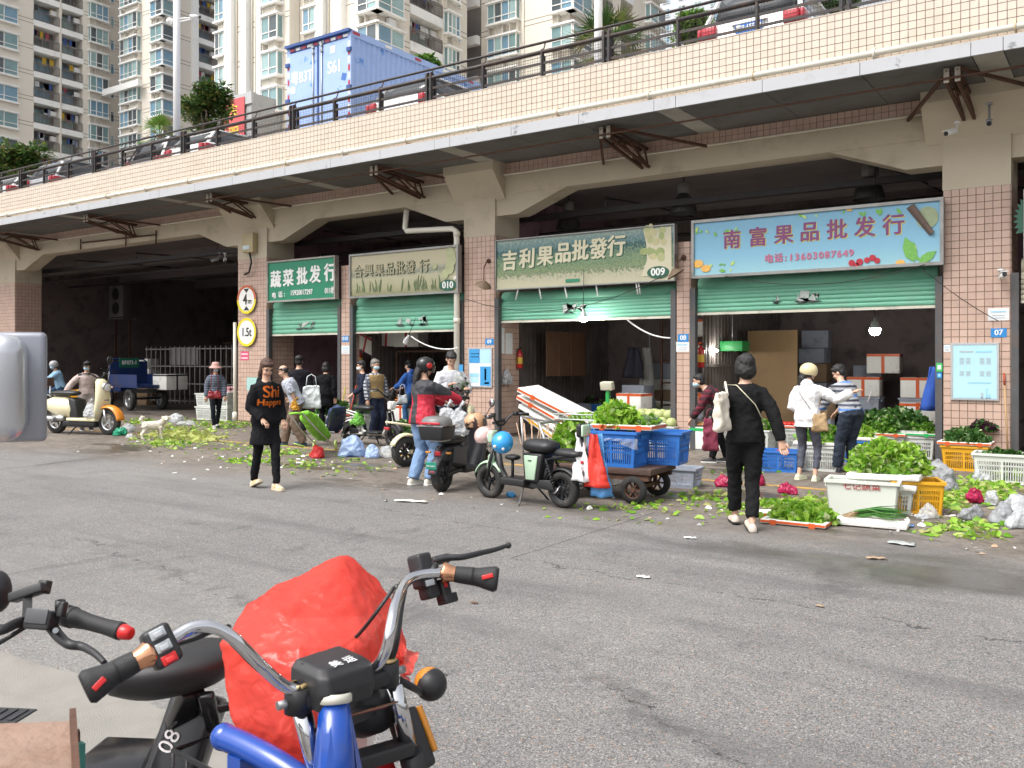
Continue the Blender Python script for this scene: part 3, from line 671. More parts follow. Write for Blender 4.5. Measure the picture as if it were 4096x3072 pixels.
# faded sign 010
s10 = signbox(-14.96,-11.74,3.04,4.06, 'faded olive shop sign with reeds and badge 010', pic('pic_reed', [(.05,(.22,.22,.12)),(.2,(.34,.33,.20)),(.42,(.42,.40,.27)),(.52,(.22,.24,.18)),(.60,(.36,.35,.26)),(.68,(.46,.42,.28)),(1,(.44,.40,.27))], .9,.03),.045)
RAI = M('sign_raised', (.36,.33,.22),.5,.12); 
chars(s10, '合興果品批發行', [(u*S, v*S) for u, v in ((775,588),(797,586),(820,585),(843,582),(865,580),(887,578),(917,576))], .30, RAI, .004,.95, ext=0.018, shadow=DGR, sd=(.012,-.012))
RD = M('reed_print', (.12,.17,.08),.6,.4,30)
for i in range(46):
    u = R.choice((R.uniform(895,955), R.uniform(770,850), R.uniform(765,960))); leafshape(s10, u*S, (634-(u-765)*0.045)*S, R.uniform(.12,.38), pi/2+R.uniform(-.3,.3), RD, 'printed_reed', -.003-.0001*i, .22)
for u, v, r in ((972,546,.12),(976,562,.13),(972,580,.12),(962,592,.1),(976,552,.11),(940,575,.06)): ell(s10, u*S, v*S, r, r*1.05, M('pear_print', (.40,.42,.24),.6,.25,8),-.0085-r*.02-u*1e-6, 'printed_fruit')
p9 = ell(s10,968*S, 616*S, .23,.12, DGR, -.012); text('number', '010', .2, WHT, s10,(p9[0], -.016, p9[2]), bold=0.004)
# green sign 011
s11 = signbox(-17.84,-15.42,3.05,4.08, 'plain green shop sign with white characters and a phone number', M('sign_green', (.015,.22,.12),.45,.15,2),.04, M('frame_rusty', (.36,.35,.32),.6,.3,8, dirt=0.5, dcol=(.15,.09,.06)))
chars(s11, '蔬菜批发行', [(u*S, v*S) for u, v in ((596,606),(623,603),(653,599),(681,595),(713,591))], .44, WHT, .012,.9)
chars(s11, '电话:', [(u*S, v*S) for u, v in ((592,639),(606,637),(615,636))], .16, WHT, .004)
p = loc_on(s11,651*S, 632*S, -.004); text('phone_number', '15920017297', .175, WHT, s11, p, sx=0.82, bold=0.004)
p = loc_on(s11,713*S, 628*S, -.004); text('stall_number', '011档', .18, WHT, s11, p, sx=0.78, bold=0.004)
# sign beyond the right pillar
s7 = signbox(-1.30,2.9,3.05,4.09, 'pale teal shop sign beyond the pillar numbered 07', pic('pic_teal', [(0,(.30,.45,.30)),(.3,(.12,.35,.45)),(.5,(.55,.66,.62)),(1,(.62,.68,.62))], .6,.05),.05)
for k in range(7): leafshape(s7,(2226)*S, (455+5*k)*S, .22,2.2+0.25*k, DGR, dy=-.003-.0003*k)
# round limit signs on the pillar
def disc(u, v, r, lab, top, bot):
    p = PY(u*S, v*S, D-.06); t = thing('round_sign', lab, 'sign', (p.x, D-.06, p.z))
    MB().prism([(r*cos(2*pi*k/40), r*sin(2*pi*k/40)) for k in range(40)], (0,0,0),(1,0,0),(0,0,1),.02).build('plate', M('sign_white', (.80,.79,.76),.4,.03), t)
    for s, mt in ((1, top),(-1, bot)):
        q = MB(); a = [s*pi*k/20 for k in range(21)]
        q.prism([(r*1.02*cos(k), r*1.02*sin(k)) for k in a]+[(r*.84*cos(k), r*.84*sin(k)) for k in reversed(a)], (0,-.011,0),(1,0,0),(0,0,1),.006); q.build('rim', mt, t)
    MB().bar((0,.008,.3),(0,.008,-.3),.04,.03).build('mount', STL, t)
    return t
RR = M('rim_red', (.50,.10,.03),.4,.25,6); RY = M('rim_yellow', (.75,.62,.02),.4,.15,6); TB = M('text_black', (.02,.02,.02),.5)
t = disc(533,647,.365, 'round height limit sign reading 4m with red and yellow rim', RR, RY)
text('figure', '4', .38, TB, t, (-.05,-.014,-.01), bold=0.008, sx=0.85); text('figure', 'm', .2, TB, t, (.13,-.014,-.05), bold=0.003)
for s in (1,-1): MB().prism([(-.11, s*0.28),(.11, s*0.28),(0, s*0.17)], (0,-.014,0),(1,0,0),(0,0,1),.004).build('arrow', TB, t)
t = disc(533,717.5,.365, 'round weight limit sign reading 1.5t with yellow rim', RY, RY); text('figure', '1.5t', .31, TB, t, (0,-.014,-.01), bold=0.006, sx=0.82)
# number plates, notices, posters
PB = M('plate_blue', (.02,.22,.55),.4,.1)
def flat(name, cat, lab, u0, v0, u1, v1, mat, y=D-.016, th=0.008, fr=None):
    a, c = PY(u0, v0, y), PY(u1, v1, y); t = thing(name, lab, cat, ((a.x+c.x)/2, y, (a.z+c.z)/2)); t['w'], t['h'], t['th'] = abs(c.x-a.x), abs(a.z-c.z), th
    MB().box((0,0,0),(t['w'], th, t['h'])).build('sheet', mat, t)
    if fr:
        for s in (-1,1):
            MB().box((s*t['w']/2,-.004,0),(.03,.025, t['h']-.03)).build('frame_bar', fr, t); MB().box((0,-.004, s*t['h']/2),(t['w']+0.03,.025,.03)).build('frame_bar', fr, t)
    return t
for num, u, v, w_, h in (('010', 1382,1355,26,24),('09', 1958,1367,34,24),('08', 2733,1352,42,31),('07', 3995,1331,64,35)):
    t = flat('number_plate', 'number plate', {'010': 'tiny blue number plate 010 on the narrow pillar beside the green sign', '09': 'blue number plate 09 above the four panel poster', '08': 'blue number plate 08 on the narrow pillar below the goose neck lamp', '07': 'largest blue number plate, reading 07, over the pale blue poster'}[num], u-w_/2, v-h/2, u+w_/2, v+h/2, PB); text('figure', num, t['h']*0.85, WHT, t, (0,-.006,0), bold=0.002)
PAP = M('paper', (.70,.72,.72),.6,.08,10, dirt=0.2, dcol=(.45,.42,.36)); PPB = M('poster_pale', (.42,.66,.74),.35,.08,2); PPD = M('poster_blue', (.05,.30,.62),.35,.15,4); GP = M('grey_print', (.40,.46,.50),.5); LB = M('print_lightblue', (.30,.58,.76),.5,.1)
def printed(t, blocks):
    for x, z, w_, h, mt in blocks: MB().box((x*t['w'], -t['th']/2-.0025, z*t['h']),(w_*t['w'], .003, h*t['h'])).build('printed_block', mt, t)
t = flat('poster', 'poster', 'pale blue framed notice board poster on the pillar numbered 07', 3808,1376,3992,1599, PPB, D-.03,.02, ALU)
printed(t, [(-.18,.36,.3,.03, GP),(.2,.36,.35,.035, LB)]+[(x+dx, z, .10,.012, GP) for x in (-.22,.22) for dx in (-.06,.08) for z in (.24,.215,.19,.165,.14,0,-.025,-.05,-.075)]+[(.1,-.2,.5,.03, LB),(.26,-.40,.04,.2, LB),(.16,-.43,.05,.1, GP),(.32,-.44,.05,.08, LB),(0,-.475,.9,.02, LB)])
t = flat('poster', 'poster', 'framed blue and white poster in four panels on the pillar numbered 09', 1876,1394,1967,1548, PAP, D-.03,.02, ALU)
printed(t, [(-.24,.30,.46,.36, PPD),(.24,.30,.46,.36, PPB),(.24,-.22,.46,.5, PPD),(-.24,-.2,.4,.1, LB),(-.24,-.33,.36,.12, PPB),(.24,-.18,.08,.3, WHT),(.3,-.4,.2,.05, OR)]+[(-.36+.1*i, .36-.08*j, .06,.03, WHT) for i in range(4) for j in range(2)])
for lab, q in (('small pale notice sheet pasted above number plate 07', (3951,1233,4037,1281)),('pale notice sheet pasted under number plate 08', (2704,1367,2757,1407)),('small faded sheet on the narrow pillar between two small shutters', (1366,1383,1399,1415)),('small white sheet pasted on the pillar left of the framed poster', (3775,1379,3802,1408))):
    t = flat('notice', 'notice', lab, *q, PAP, D-.014,.004); printed(t, [(0,.2,.7,.1, LB),(0,-.1,.6,.06, GP),(0,-.3,.6,.06, GP)])
t = flat('notice', 'notice', 'pink notice with two lines on the pillar below the weight limit sign', 963,1406,995,1441, M('pink_notice', (.62,.07,.16),.5), D-.014,.004); printed(t, [(0,.2,.8,.2, M('pink_pale', (.8,.5,.55),.6)),(0,-.25,.8,.2, M('pink_pale', (.8,.5,.55),.6))])
t = flat('notice', 'notice', 'faded teal paper patch low on the pillar with round signs', 987,1509,1045,1563, M('teal_patch', (.35,.55,.52),.7,.2,8), D-.014,.003)
t = flat('notice', 'notice', 'blue strip notice stuck on the drainpipe beside the four panel poster', 1836,1458,1852,1500, PPD, 14.91,.004)
t = flat('notice', 'notice', 'small green card stuck on the door post right of the light blue sign shop', 3745,1452,3770,1486, M('green_card', (.05,.45,.12),.5), D-.037,.004); printed(t, [(0,0,.55,.5, WHT)])
t = flat('notice', 'notice', 'small blue card stuck on the door post under the green card', 3747,1490,3768,1513, PB, D-.037,.004); printed(t, [(0,0,.5,.5, LB)])
# papers and safety gear on the inner face of pillar 09
def side(name, cat, lab, y, z, w_, h, mat, x=-10.94):
    t = thing(name, lab, cat, (x+0.018, y, z)); MB().box((0,0,0),(.006, w_, h)).build('sheet', mat, t); return t
side('licence_sheet', 'paper', 'pale licence sheet pasted high inside the forest sign shop', 15.32,2.02,.26,.55, PAP); side('licence_sheet', 'paper', 'pale paper with a torn corner pasted beside the licence sheet', 15.62,1.96,.26,.45, PAP)
def extinguisher(loc, lab, rz=0):
    t = thing('fire_extinguisher', lab, 'extinguisher', loc, rz)
    MB().lathe([(0,0),(.06,.0),(.068,.02),(.068,.30),(.055,.35),(.025,.38),(.02,.41),(0,.41)], n=16).build('cylinder', M('ext_red', (.45,.02,.02),.3,.1,5), t)
    MB().lathe([(.0695,.10),(.0695,.24)], n=16).build('label_band', M('ext_label', (.65,.42,.05),.5,.15,30), t)
    q = MB(); q.bar((-.02,0,.42),(.09,0,.46),.018); q.bar((-.02,0,.41),(.08,0,.42),.016); q.build('handle', BLK, t)
    MB().tube([(-.02,0,.42),(-.09,0,.40),(-.10,0,.25),(-.085,0,.12)], .009,6).build('hose', BLK, t)
    MB().box((0,.08,.3),(.03,.04,.16)).build('wall_hook', STL, t)
extinguisher((-10.86,15.93,1.43), 'red fire extinguisher on the tiled wall beside the forest sign shop', pi/2); p = PY(1445,1470,16); extinguisher((p.x, 15.95, p.z), 'red fire extinguisher hanging in the shop under sign 010'); p = PY(2803,1470,15.6); extinguisher((p.x, p.y, p.z), 'red fire extinguisher inside the light blue sign shop above the bags')
# bulbs
def bulb(loc, lab, on, hang=0.5, big=1.0):
    t = thing('light_bulb', lab, 'bulb', loc); t.scale = (big,)*3
    MB().lathe([(.0,-.075),(.045,-.07),(.068,-.045),(.075,.0),(.073,.02)], n=18).build('globe', M('bulb_on', (1,.97,.92),.5,0, emit=110) if on else M('bulb_off', (.85,.85,.83),.3,.02), t)
    q = MB(); q.lathe([(.074,.02),(.05,.10),(.025,.13),(.02,.18),(0,.18)], n=18)
    for k in range(10): q.bar((.075*cos(k*.628),.075*sin(k*.628),.02),(.04*cos(k*.628),.04*sin(k*.628),.12),.008)
    q.build('heat_sink', M('bulb_base', (.55,.55,.55),.4,.1,5, metal=0.3), t)
    MB().tube([(0,0,.18),(.01,0,.18+hang/2),(0,.02,.18+hang)], .006,6).build('wire', BLK, t)
    return t
bulb(PY(2333,1272,14.86), 'lit bulb hanging in front of the green shutter below the forest sign', True, .75); bulb(PY(3500,1320,16.2), 'lit bulb hanging inside the light blue sign shop', True, 2.3,1.2)
t = bulb(PY(1626,1366,14.9), 'unlit white bulb tied on a sagging white cable in front of shop 010', False, .5); t.rotation_euler = (.3,.7,0)
bulb(PY(168,1370,16.1), 'unlit clear bulb hanging at the edge of the far passage pillar', False, .6,1.3)
t = thing('led_tube', 'short lit light strip inside the light blue sign shop by the fire extinguisher', 'lamp', PY(2842,1402,16.4)); MB().sph((0,0,0),(.16,.05,.03)).build('diffuser', M('bulb_on', (1,.97,.92),.5,0, emit=110), t); MB().tube([(0,0,.02),(-.1,0,.3),(-.2,0,.9)], .008,6).build('wire', WHT, t)
def cable(name, lab, pts, r, mat): 
    t = tag(MB().tube(pts, r, 6).build(name, mat), lab, 'cable'); return t
def sag(a, c, s, n_=10): return [Vector(a).lerp(Vector(c), i/n_)-Vector((0,0, s*4*(i/n_)*(1-i/n_))) for i in range(n_+1)]
cable('white_cable', 'thick white cable sagging from the unlit bulb to the drainpipe', sag(PY(1645,1346,14.9), PY(1832,1392,14.95),.12),.016, WHT)
cable('white_cable', 'white cable drooping across the forest sign shop opening', sag(PY(2505,1275,15.3), PY(2690,1352,15.3),.10),.016, WHT)
cable('black_cable', 'thin black cable draped below the light blue sign', sag(PY(2900,1105,14.85), PY(3700,1058,14.85),.22),.007, BLK)
cable('black_cable', 'thin black cable running down the pillar to the notice sheet', sag(PY(3690,1075,14.9), PY(3995,1285,15.08),.05),.006, BLK)
cable('black_cable', 'thin black cable draped over the shutter of the forest sign shop', sag(PY(1860,1195,14.98), PY(2640,1110,14.85),.42),.007, BLK)
# rusty goose-neck lamps
def goose(u, v, u2, v2, lab, s=1):
    a = PY(u, v, D-.02); c = PY(u2, v2, D-.42); t = thing('wall_lamp', lab, 'lamp', a); d = c-a
    MB().tube([(0,0,0),(0,-.06,-.01),(d.x*.5, d.y*.7, d.z*.3),(d.x, d.y, d.z+0.12),(d.x, d.y, d.z+0.05)], .012,8).build('arm', RUST, t); MB().cyl((0,.01,0),(0,-.015,0),.05, n=12).build('mount', RUST, t)
    MB().lathe([(.17,-.02),(.16,.0),(.08,.06),(.03,.09),(.0,.1)], d, (s*0.45,-.2,.8)).build('shade', M('lamp_rust_shade', (.16,.11,.07),.7,.3,10, dirt=0.3), t)
goose(1955,1044,1935,1140, 'rusty goose neck lamp on the pillar left of the forest sign', 1); goose(2735,1030,2702,1095, 'rusty goose neck lamp on the narrow pillar right of the forest sign', -1)
# cameras
def cctv(loc, rz, lab, col=WHT, drop=0.15, pitch=0.3):
    t = thing('security_camera', lab, 'camera', loc, rz); m_ = Euler((pitch, 0,0)).to_matrix()
    q = MB(); q.box((0,-.02,0),(.075,.22,.07), m_); q.build('housing', col, t, bevel=0.012)
    MB().cyl(m_@Vector((0,-.115,0)), m_@Vector((0,-.145,0)),.032, n=14).build('lens', BLKG, t); MB().box(m_@Vector((0,-.03,.045)),(.09,.25,.012), m_).build('visor', col, t)
    MB().tube([(0,.05,.02),(0,.10,.06),(0,.12, drop)], .016,8).build('arm', col, t); MB().cyl((0,.12, drop-.01),(0,.12, drop+0.02),.045, n=12).build('mount', col, t)
cctv(PY(3808,528,14.55),-.5, 'white security camera hanging below the bracket by pillar 07'); cctv(PY(3957,492,14.5),.1, 'dark fronted security camera on a bent white arm under the canopy', M('cam_grey', (.3,.3,.32),.4),.3)
cctv(PY(4010,1105,14.95),.3, 'white security camera on the pillar above the notice sheet', WHT, .1,-.1); cctv(PY(900,1042,15.6),.9, 'white security camera in the passage beside the round signs', WHT, .2); cctv(PY(862,1040,16.0),-.6, 'dark security camera deep in the passage beside the white camera', M('cam_grey', (.3,.3,.32),.4),.2)
t = thing('junction_box', 'yellowed meter box with cables on the pillar above the round signs', 'box', PY(999,972, D-.1)); MB().box((0,0,0),(.42,.16,.5)).build('case', M('box_cream', (.48,.40,.24),.6,.15,5, dirt=0.3), t, bevel=0.01); MB().box((-.05,-.082,-.12),(.26,.006,.1)).build('label_plate', M('pale_label', (.6,.7,.75),.5), t); MB().tube([(.02,-.02,-.25),(.1,-.03,-.5),(.0,-.02,-.75),(-.2,0,-.8),(-.3,.2,-.7)], .025,8).build('cable', BLK, t)
# drainpipe at pillar 09
t = thing('drainpipe', 'cream drainpipe running down beside pillar 09', 'pipe', (-11.85,15.0,0)); px = PY(875*S, 440*S, 15.0)
MB().tube([(px.x+11.85,.05,4.95),(px.x+11.85,0,4.55),(px.x+11.9,0,4.48),(-.12,0,4.42),(-.02,0,4.36),(0,0,4.2),(0,0,.02)], .062,12).build('pipe', PVC, t)
for z in (.5,2.4,3.3,4.25): MB().cyl((0,0, z),(0,0, z+0.1),.075, n=12).build('collar', PVC, t)
t = thing('drainpipe', 'slim white pipe at the passage edge below the round signs', 'pipe', (-19.3,15.08,0)); MB().tube([(0,0,.02),(0,0,2.6)], .045,10).build('pipe', PVC, t); MB().cyl((0,0,.02),(0,0,.25),.065, n=12).build('collar', PVC, t)
# broom against pillar 07, hanging white bag, passage fittings
t = thing('broom', 'red and wooden broom handle leaning on the pillar by number plate 07', 'broom', PY(4032,1830,14.9)); a = PY(4016,1498,15.09)-t.location; MB().cyl((0,0,0), a*0.85,.014, n=8).build('handle', M('broom_wood', (.42,.27,.13),.6,.15,10), t); MB().cyl(a*0.85, a, .015, n=8).build('grip', M('broom_red', (.40,.07,.03),.5), t); MB().prism([(-.15,-.2),(.15,-.2),(.04,.05),(-.04,.05)], (0,0,0),(1,0,0),(0,0,1),.05).build('bristles', M('bristle', (.10,.08,.07),.9), t); t.location.z = max(t.location.z, .2)
t = thing('air_conditioner', 'grey air conditioner outdoor unit on the passage wall', 'air conditioner', PY(463,1205,21)); MB().box((0,.2,0),(1.0,.4,1.3)).build('case', M('ac_grey', (.15,.14,.135),.6,.1,3), t, bevel=0.02)
for z in (.3,-.3): MB().lathe([(.25,0),(.25,-.02),(.22,-.02),(.0,-.005)], (0,-.005, z),(0,1,0)).build('fan_grille', BLK, t)
MB().box((0,.3,-.72),(1.1,.6,.06)).build('bracket_shelf', STL, t); [MB().bar((x, .3,-.7),(x, .3,-t.location.z),.06).build('support_post', RUST, t) for x in (-.5,.5)]
t = thing('steel_ladder_frame', 'dark steel frame hanging flat on the beam over the passage', 'frame', PY(850*.6,800+170*.6, D-.03)); a = PY(535*.6028,800+285*.6028, D-.03)-t.location; c = PY(1035*.6028,800+230*.6028, D-.03)-t.location
MB().bar(a, c, .04).build('rail', RUST, t)
for f, dz in ((.0,.25),(.62,.3),(1,.32)): p = a.lerp(c, f); MB().bar(p+Vector((0,0,.12)), p-Vector((0,0, dz-.05)),.03).build('rung', RUST, t)
# ================================================================ UPPER DECK: CARS, TRUCK, POLES, TREES, TOWERS
DK = 6.09
CW = wheel_mesh(.33,.2, RUB, ALU)
TLR = M('tail_red', (.45,.015,.03),.15,.15,20, coat=0.5)
PLB = M('plate_car_blue', (.03,.16,.55),.4,.05)
def car(loc, rz, col, lab, h=1.47, suv=False, plate=None, L=4.5, W_=1.78):
    # local x forward, rear end at x = 0
    t = thing('parked_car', lab, 'car', loc, rz, 'cars parked along the upper deck'); mat = M('paint_%s' % (col,), col, .25,.03,3, coat=0.7)
    def prof(pts, hw): return pts, hw
    if suv: body = [(.02,.35),(0,.62),(.05,1.08),(.12,1.14),(L-1.0,1.08),(L-.25,.86),(L, .62),(L-.03,.3)]; cab = [(.12,1.12),(.42, h-.10),(.62, h-.02),(1.5, h),(2.5, h-.03),(3.4,1.0)]
    else: body = [(.02,.32),(0,.6),(.06,.93),(.12,.97),(.75,.99),(L-1.2,.93),(L-.3,.76),(L, .56),(L-.03,.28)]; cab = [(.55,.96),(1.25, h-.06),(1.6, h),(2.3, h-.01),(2.75, h-.10),(3.6,.92)]
    q = MB()
    secs = []
    for s, zf in ((-1,.93),(-.97,1.0),(-.8,1.01),(0,1.02),(.8,1.01),(.97,1.0),(1,.93)):
        ins = {1: .06,.97: .02}.get(abs(s),.0)
        secs.append([Vector((min(max(x, ins), L-ins*2), s*W_/2, z*zf if z > .7 else z)) for x, z in body])
    q.loft(secs); q.build('body', mat, t)
    g = MB(); secs = []
    for s, k in ((-.93,0),(-.72,1),(-.4,1.01),(.4,1.01),(.72,1),(.93,0)):
        z0 = cab[0][1]-.02; secs.append([Vector((x if k else x*0.97+0.06, s*W_/2, z0+(z-z0)*(k if k else .03))) for x, z in cab])
    g.loft(secs); g.build('windows', GLS, t)
    rf = MB(); a = [p for p in cab if p[1] > h-.13]
    rf.loft([[Vector((x, s*W_/2*0.74, z+0.012)) for x, z in a]+[Vector((x, s*W_/2*0.74, z-.03)) for x, z in reversed(a)] for s in (-1,-.5,.5,1)]); rf.build('roof', mat, t)
    for s in (-1,1):
        for x0, z0, x1, z1 in ((cab[0][0], cab[0][1], cab[1][0], cab[1][1]),(cab[-1][0], cab[-1][1], cab[-2][0], cab[-2][1])): MB().bar((x0, s*W_*.455, z0),(x1, s*W_*.37, z1),.07,.05).build('pillar', mat, t)
        zl = 1.0 if suv else .88; lamp = MB(); lamp.box((.04, s*(W_/2-.20), zl),(.14,.26 if plate else .16,.22 if suv else .13)); lamp.box((.14, s*(W_/2-.03), zl),(.3,.08,.2 if suv else .14)); lamp.build('tail_light', TLR, t, bevel=0.03)
        MB().box((L-.25, s*(W_/2-.2),.66),(.3,.35,.14)).build('headlight', M('head_glass', (.7,.72,.75),.1,.05), t, bevel=0.03)
        MB().sph((2.95, s*(W_/2+0.06),1.0),(.09,.11,.07)).build('mirror', mat, t)
        for x in (.8, L-.85):
            w0 = sub(t, 'wheel', CW[0], (x, s*(W_/2-.1),.33)); sub(w0, 'rim', CW[1])
    MB().box((.0,0,.47),(.06, W_*0.8,.2)).build('bumper', M('bumper_grey', (.05,.05,.05),.5), t, bevel=0.02)
    if plate:
        MB().box((-.012,0,.95),(.02,.44,.14)).build('number_plate', PLB, t); text('plate_text', plate, .125, WHT, t, (-.026,0,.95), rot=(pi/2,0,-pi/2), bold=0.003, sx=0.8)
        MB().box((.02,0,1.06),(.04,.60,.035)).build('trim', CHR, t); MB().bar((.2,.1,1.23),(.26,.45,1.3),.02).build('wiper', BLK, t)
    return t
WC, GC, DC = (.78,.78,.77),(.34,.35,.37),(.03,.03,.04)
for x, y, c, lab, kw in ((-5.15,14.2, WC, 'white tall car with blue plate 6E562 and red tail lights above the light blue sign', dict(h=1.78, suv=True, plate='粤B·6E562')),(-8.1,14.4, WC, 'white low car showing only its roof in front of the palm', {}),(-10.6,14.5, DC, 'dark low car barely showing above the parapet beside the white low roof', dict(h=1.40)),(-12.9,14.25, WC, 'white hatchback beside the blue container truck', dict(h=1.60, suv=True)),
                         (-20.35,14.3, WC, 'white car with red lights in front of the white lamp pole', dict(h=1.58, suv=True)),(-22.6,14.5, DC, 'black tall car beside the white car near the lamp pole', dict(h=1.80, suv=True)),(-25.2,14.3, WC, 'white sedan next to the grey tall car', dict(h=1.46)),(-27.6,14.25, GC, 'grey tall car with a red high brake light in front of the left bush', dict(h=1.72, suv=True)),(-30.2,14.25, WC, 'white hatchback at the far end of the upper deck railing', dict(h=1.55, suv=True)),(-2.6,14.5, WC, 'white car at the near end of the deck beside the leafy shrub', dict(h=1.45))):
    car((x, y, DK), pi/2, c, lab, **kw)
# blue container truck
CB = M('container_blue', (.33,.46,.78),.5,.08,1.2, dirt=0.15, dcol=(.20,.34,.70), wear=(1.6,.62), wcol=(.12,.28,.66)); CBD = M('container_dark', (.03,.08,.26),.5,.2,5)
TX0, TX1, TY, TT = -18.64,-16.29,16.3,10.0
tk = thing('container_truck', 'blue container truck with white registration letters on its rear doors', 'truck', ((TX0+TX1)/2, TY, DK)); hw = (TX1-TX0)/2; zt = TT-DK; zb = 1.15; Ln = 7.6
MB().box((0, Ln/2,(zt+zb)/2),(2*hw-.06, Ln-.1, zt-zb-.06)).build('box', CB, tk)
for s in (-1,1):
    for i in range(38): MB().prism([(0,0),(.05,.035),(.11,.035),(.15,0)], (s*(hw-.03),.2+0.19*i, (zt+zb)/2),(0,1,0),(s, 0,0), zt-zb-.3).build('side_rib', CB, tk)
    for z in (zb+0.08, zt-.08): MB().box((s*(hw-.01), Ln/2, z),(.09, Ln, .16)).build('rail', CB, tk)
    MB().box((s*(hw-.04),.03,(zt+zb)/2),(.12,.1, zt-zb)).build('corner_post', CB, tk)
    MB().box((s*hw*.5,.0,(zt+zb)/2-.05),(hw-.09,.05, zt-zb-.3)).build('door', CB, tk)
    for x in (.16, hw*0.9): MB().cyl((s*x*1.0,-.045, zb+0.1),(s*x, -.045, zt-.1),.018, n=8).build('lock_rod', STL, tk) if x < .5 else None
    for z in (zb+0.5, zb+1.3, zt-.5): MB().box((s*(hw-.03),-.04, z),(.14,.06,.10)).build('hinge', CBD, tk)
    for z in (zt-.2, zt-.35, zb+0.25): MB().box((s*0.16,-.05, z),(.08,.05,.06)).build('lock_bracket', STL, tk)
MB().box((0,-.04, zt-.02),(2*hw+0.04,.14,.07)).build('roof_edge', CBD, tk)
RW = [M('tape_red', (.42,.04,.06),.4), M('tape_white', (.78,.78,.76),.4)]
for i in range(12):
    for s in (-1,1): MB().box((s*(hw-.045),-.024, zb+0.2+0.2*i),(.07,.006,.15)).build('reflective_tape', RW[i % 2], tk)
for i in range(10): MB().box((-hw+0.2+0.22*i, -.028, zt-.12),(.17,.006,.07)).build('reflective_tape', RW[i % 2], tk)
for i in range(6): MB().box((hw+0.042,.15+1.2*i, zt-.07),(.006,.25,.07)).build('reflective_tape', RW[i % 2], tk)
LW = M('stencil_white', (.78,.82,.88),.6,.1)
text('lettering', '粤B3T', .40, LW, tk, (-.62,-.03,3.0), bold=0.006, sx=0.78); text('lettering', 'S61', .44, LW, tk, (.62,-.03,3.05), bold=0.008, sx=0.8)
for x, z in ((.55,3.52),(-.95,2.72)): MB().box((x, -.028, z),(.17,.006,.18)).build('pasted_square', LW, tk)
MB().box((.95,-.028,2.75),(.16,.006,.18),(0,.3,0)).build('pasted_square', M('deep_blue', (.05,.15,.45),.5), tk)
MB().box((0, Ln/2+0.5,.85),(.9, Ln+1.6,.25)).build('chassis', BLK, tk); MB().box((0, Ln+1.3,1.55),(2.2,1.9,2.2)).build('cab', WHT, tk, bevel=0.1); MB().box((0, Ln+2.24,1.9),(1.9,.05,.8)).build('windscreen', GLS, tk)
TWL = wheel_mesh(.48,.28, RUB, STL, 6)
for y in (1.4,2.5, Ln+1.2):
    for s in (-1,1): o = sub(tk, 'wheel', TWL[0], (s*(hw-.25), y, .48)); o.rotation_euler = (0,0, pi/2); sub(o, 'rim', TWL[1])
# lamp poles
PW_ = M('pole_white', (.80,.80,.80),.35,.04,2)
def pole(u, dep, lab, arm):
    p = PD(u, 500, dep); t = thing('lamp_pole', lab, 'pole', (p.x, p.y, DK)); MB().cyl((0,0,0),(0,0,9.5),.105,.095,18).build('shaft', PW_, t); MB().cyl((0,0,0),(0,0,.04),.22, n=18).build('base_plate', PW_, t)
    if arm:
        z = 1.6+(1442-78)/FPX*dep-DK
        for dz in (0,-.08): MB().tube([(0,0, z+dz),(.25,.1, z+dz+0.02),(.48,.2, z+dz*.3)], .022,8).build('arm', PW_, t)
        MB().cyl((.42,.16, z+0.06),(.66,.28, z+0.02),.05, n=14).build('camera_head', PW_, t); MB().cyl((.66,.28, z+0.02),(.70,.3, z+0.012),.04, n=14).build('lens', BLKG, t); MB().sph((-.19,-.1, z-.04),(.1,.1,.1)).build('dome_camera', PW_, t); MB().bar((-.2,-.1, z),(0,0, z),.03).build('arm', PW_, t)
    MB().box((.6,0,9.4),(1.4,.25,.1)).build('lamp_head', PW_, t)
pole(707,26, 'white pole with twin security cameras beside the leafy tree', True); pole(2393,22, 'thick white pole standing in front of the palm', False)
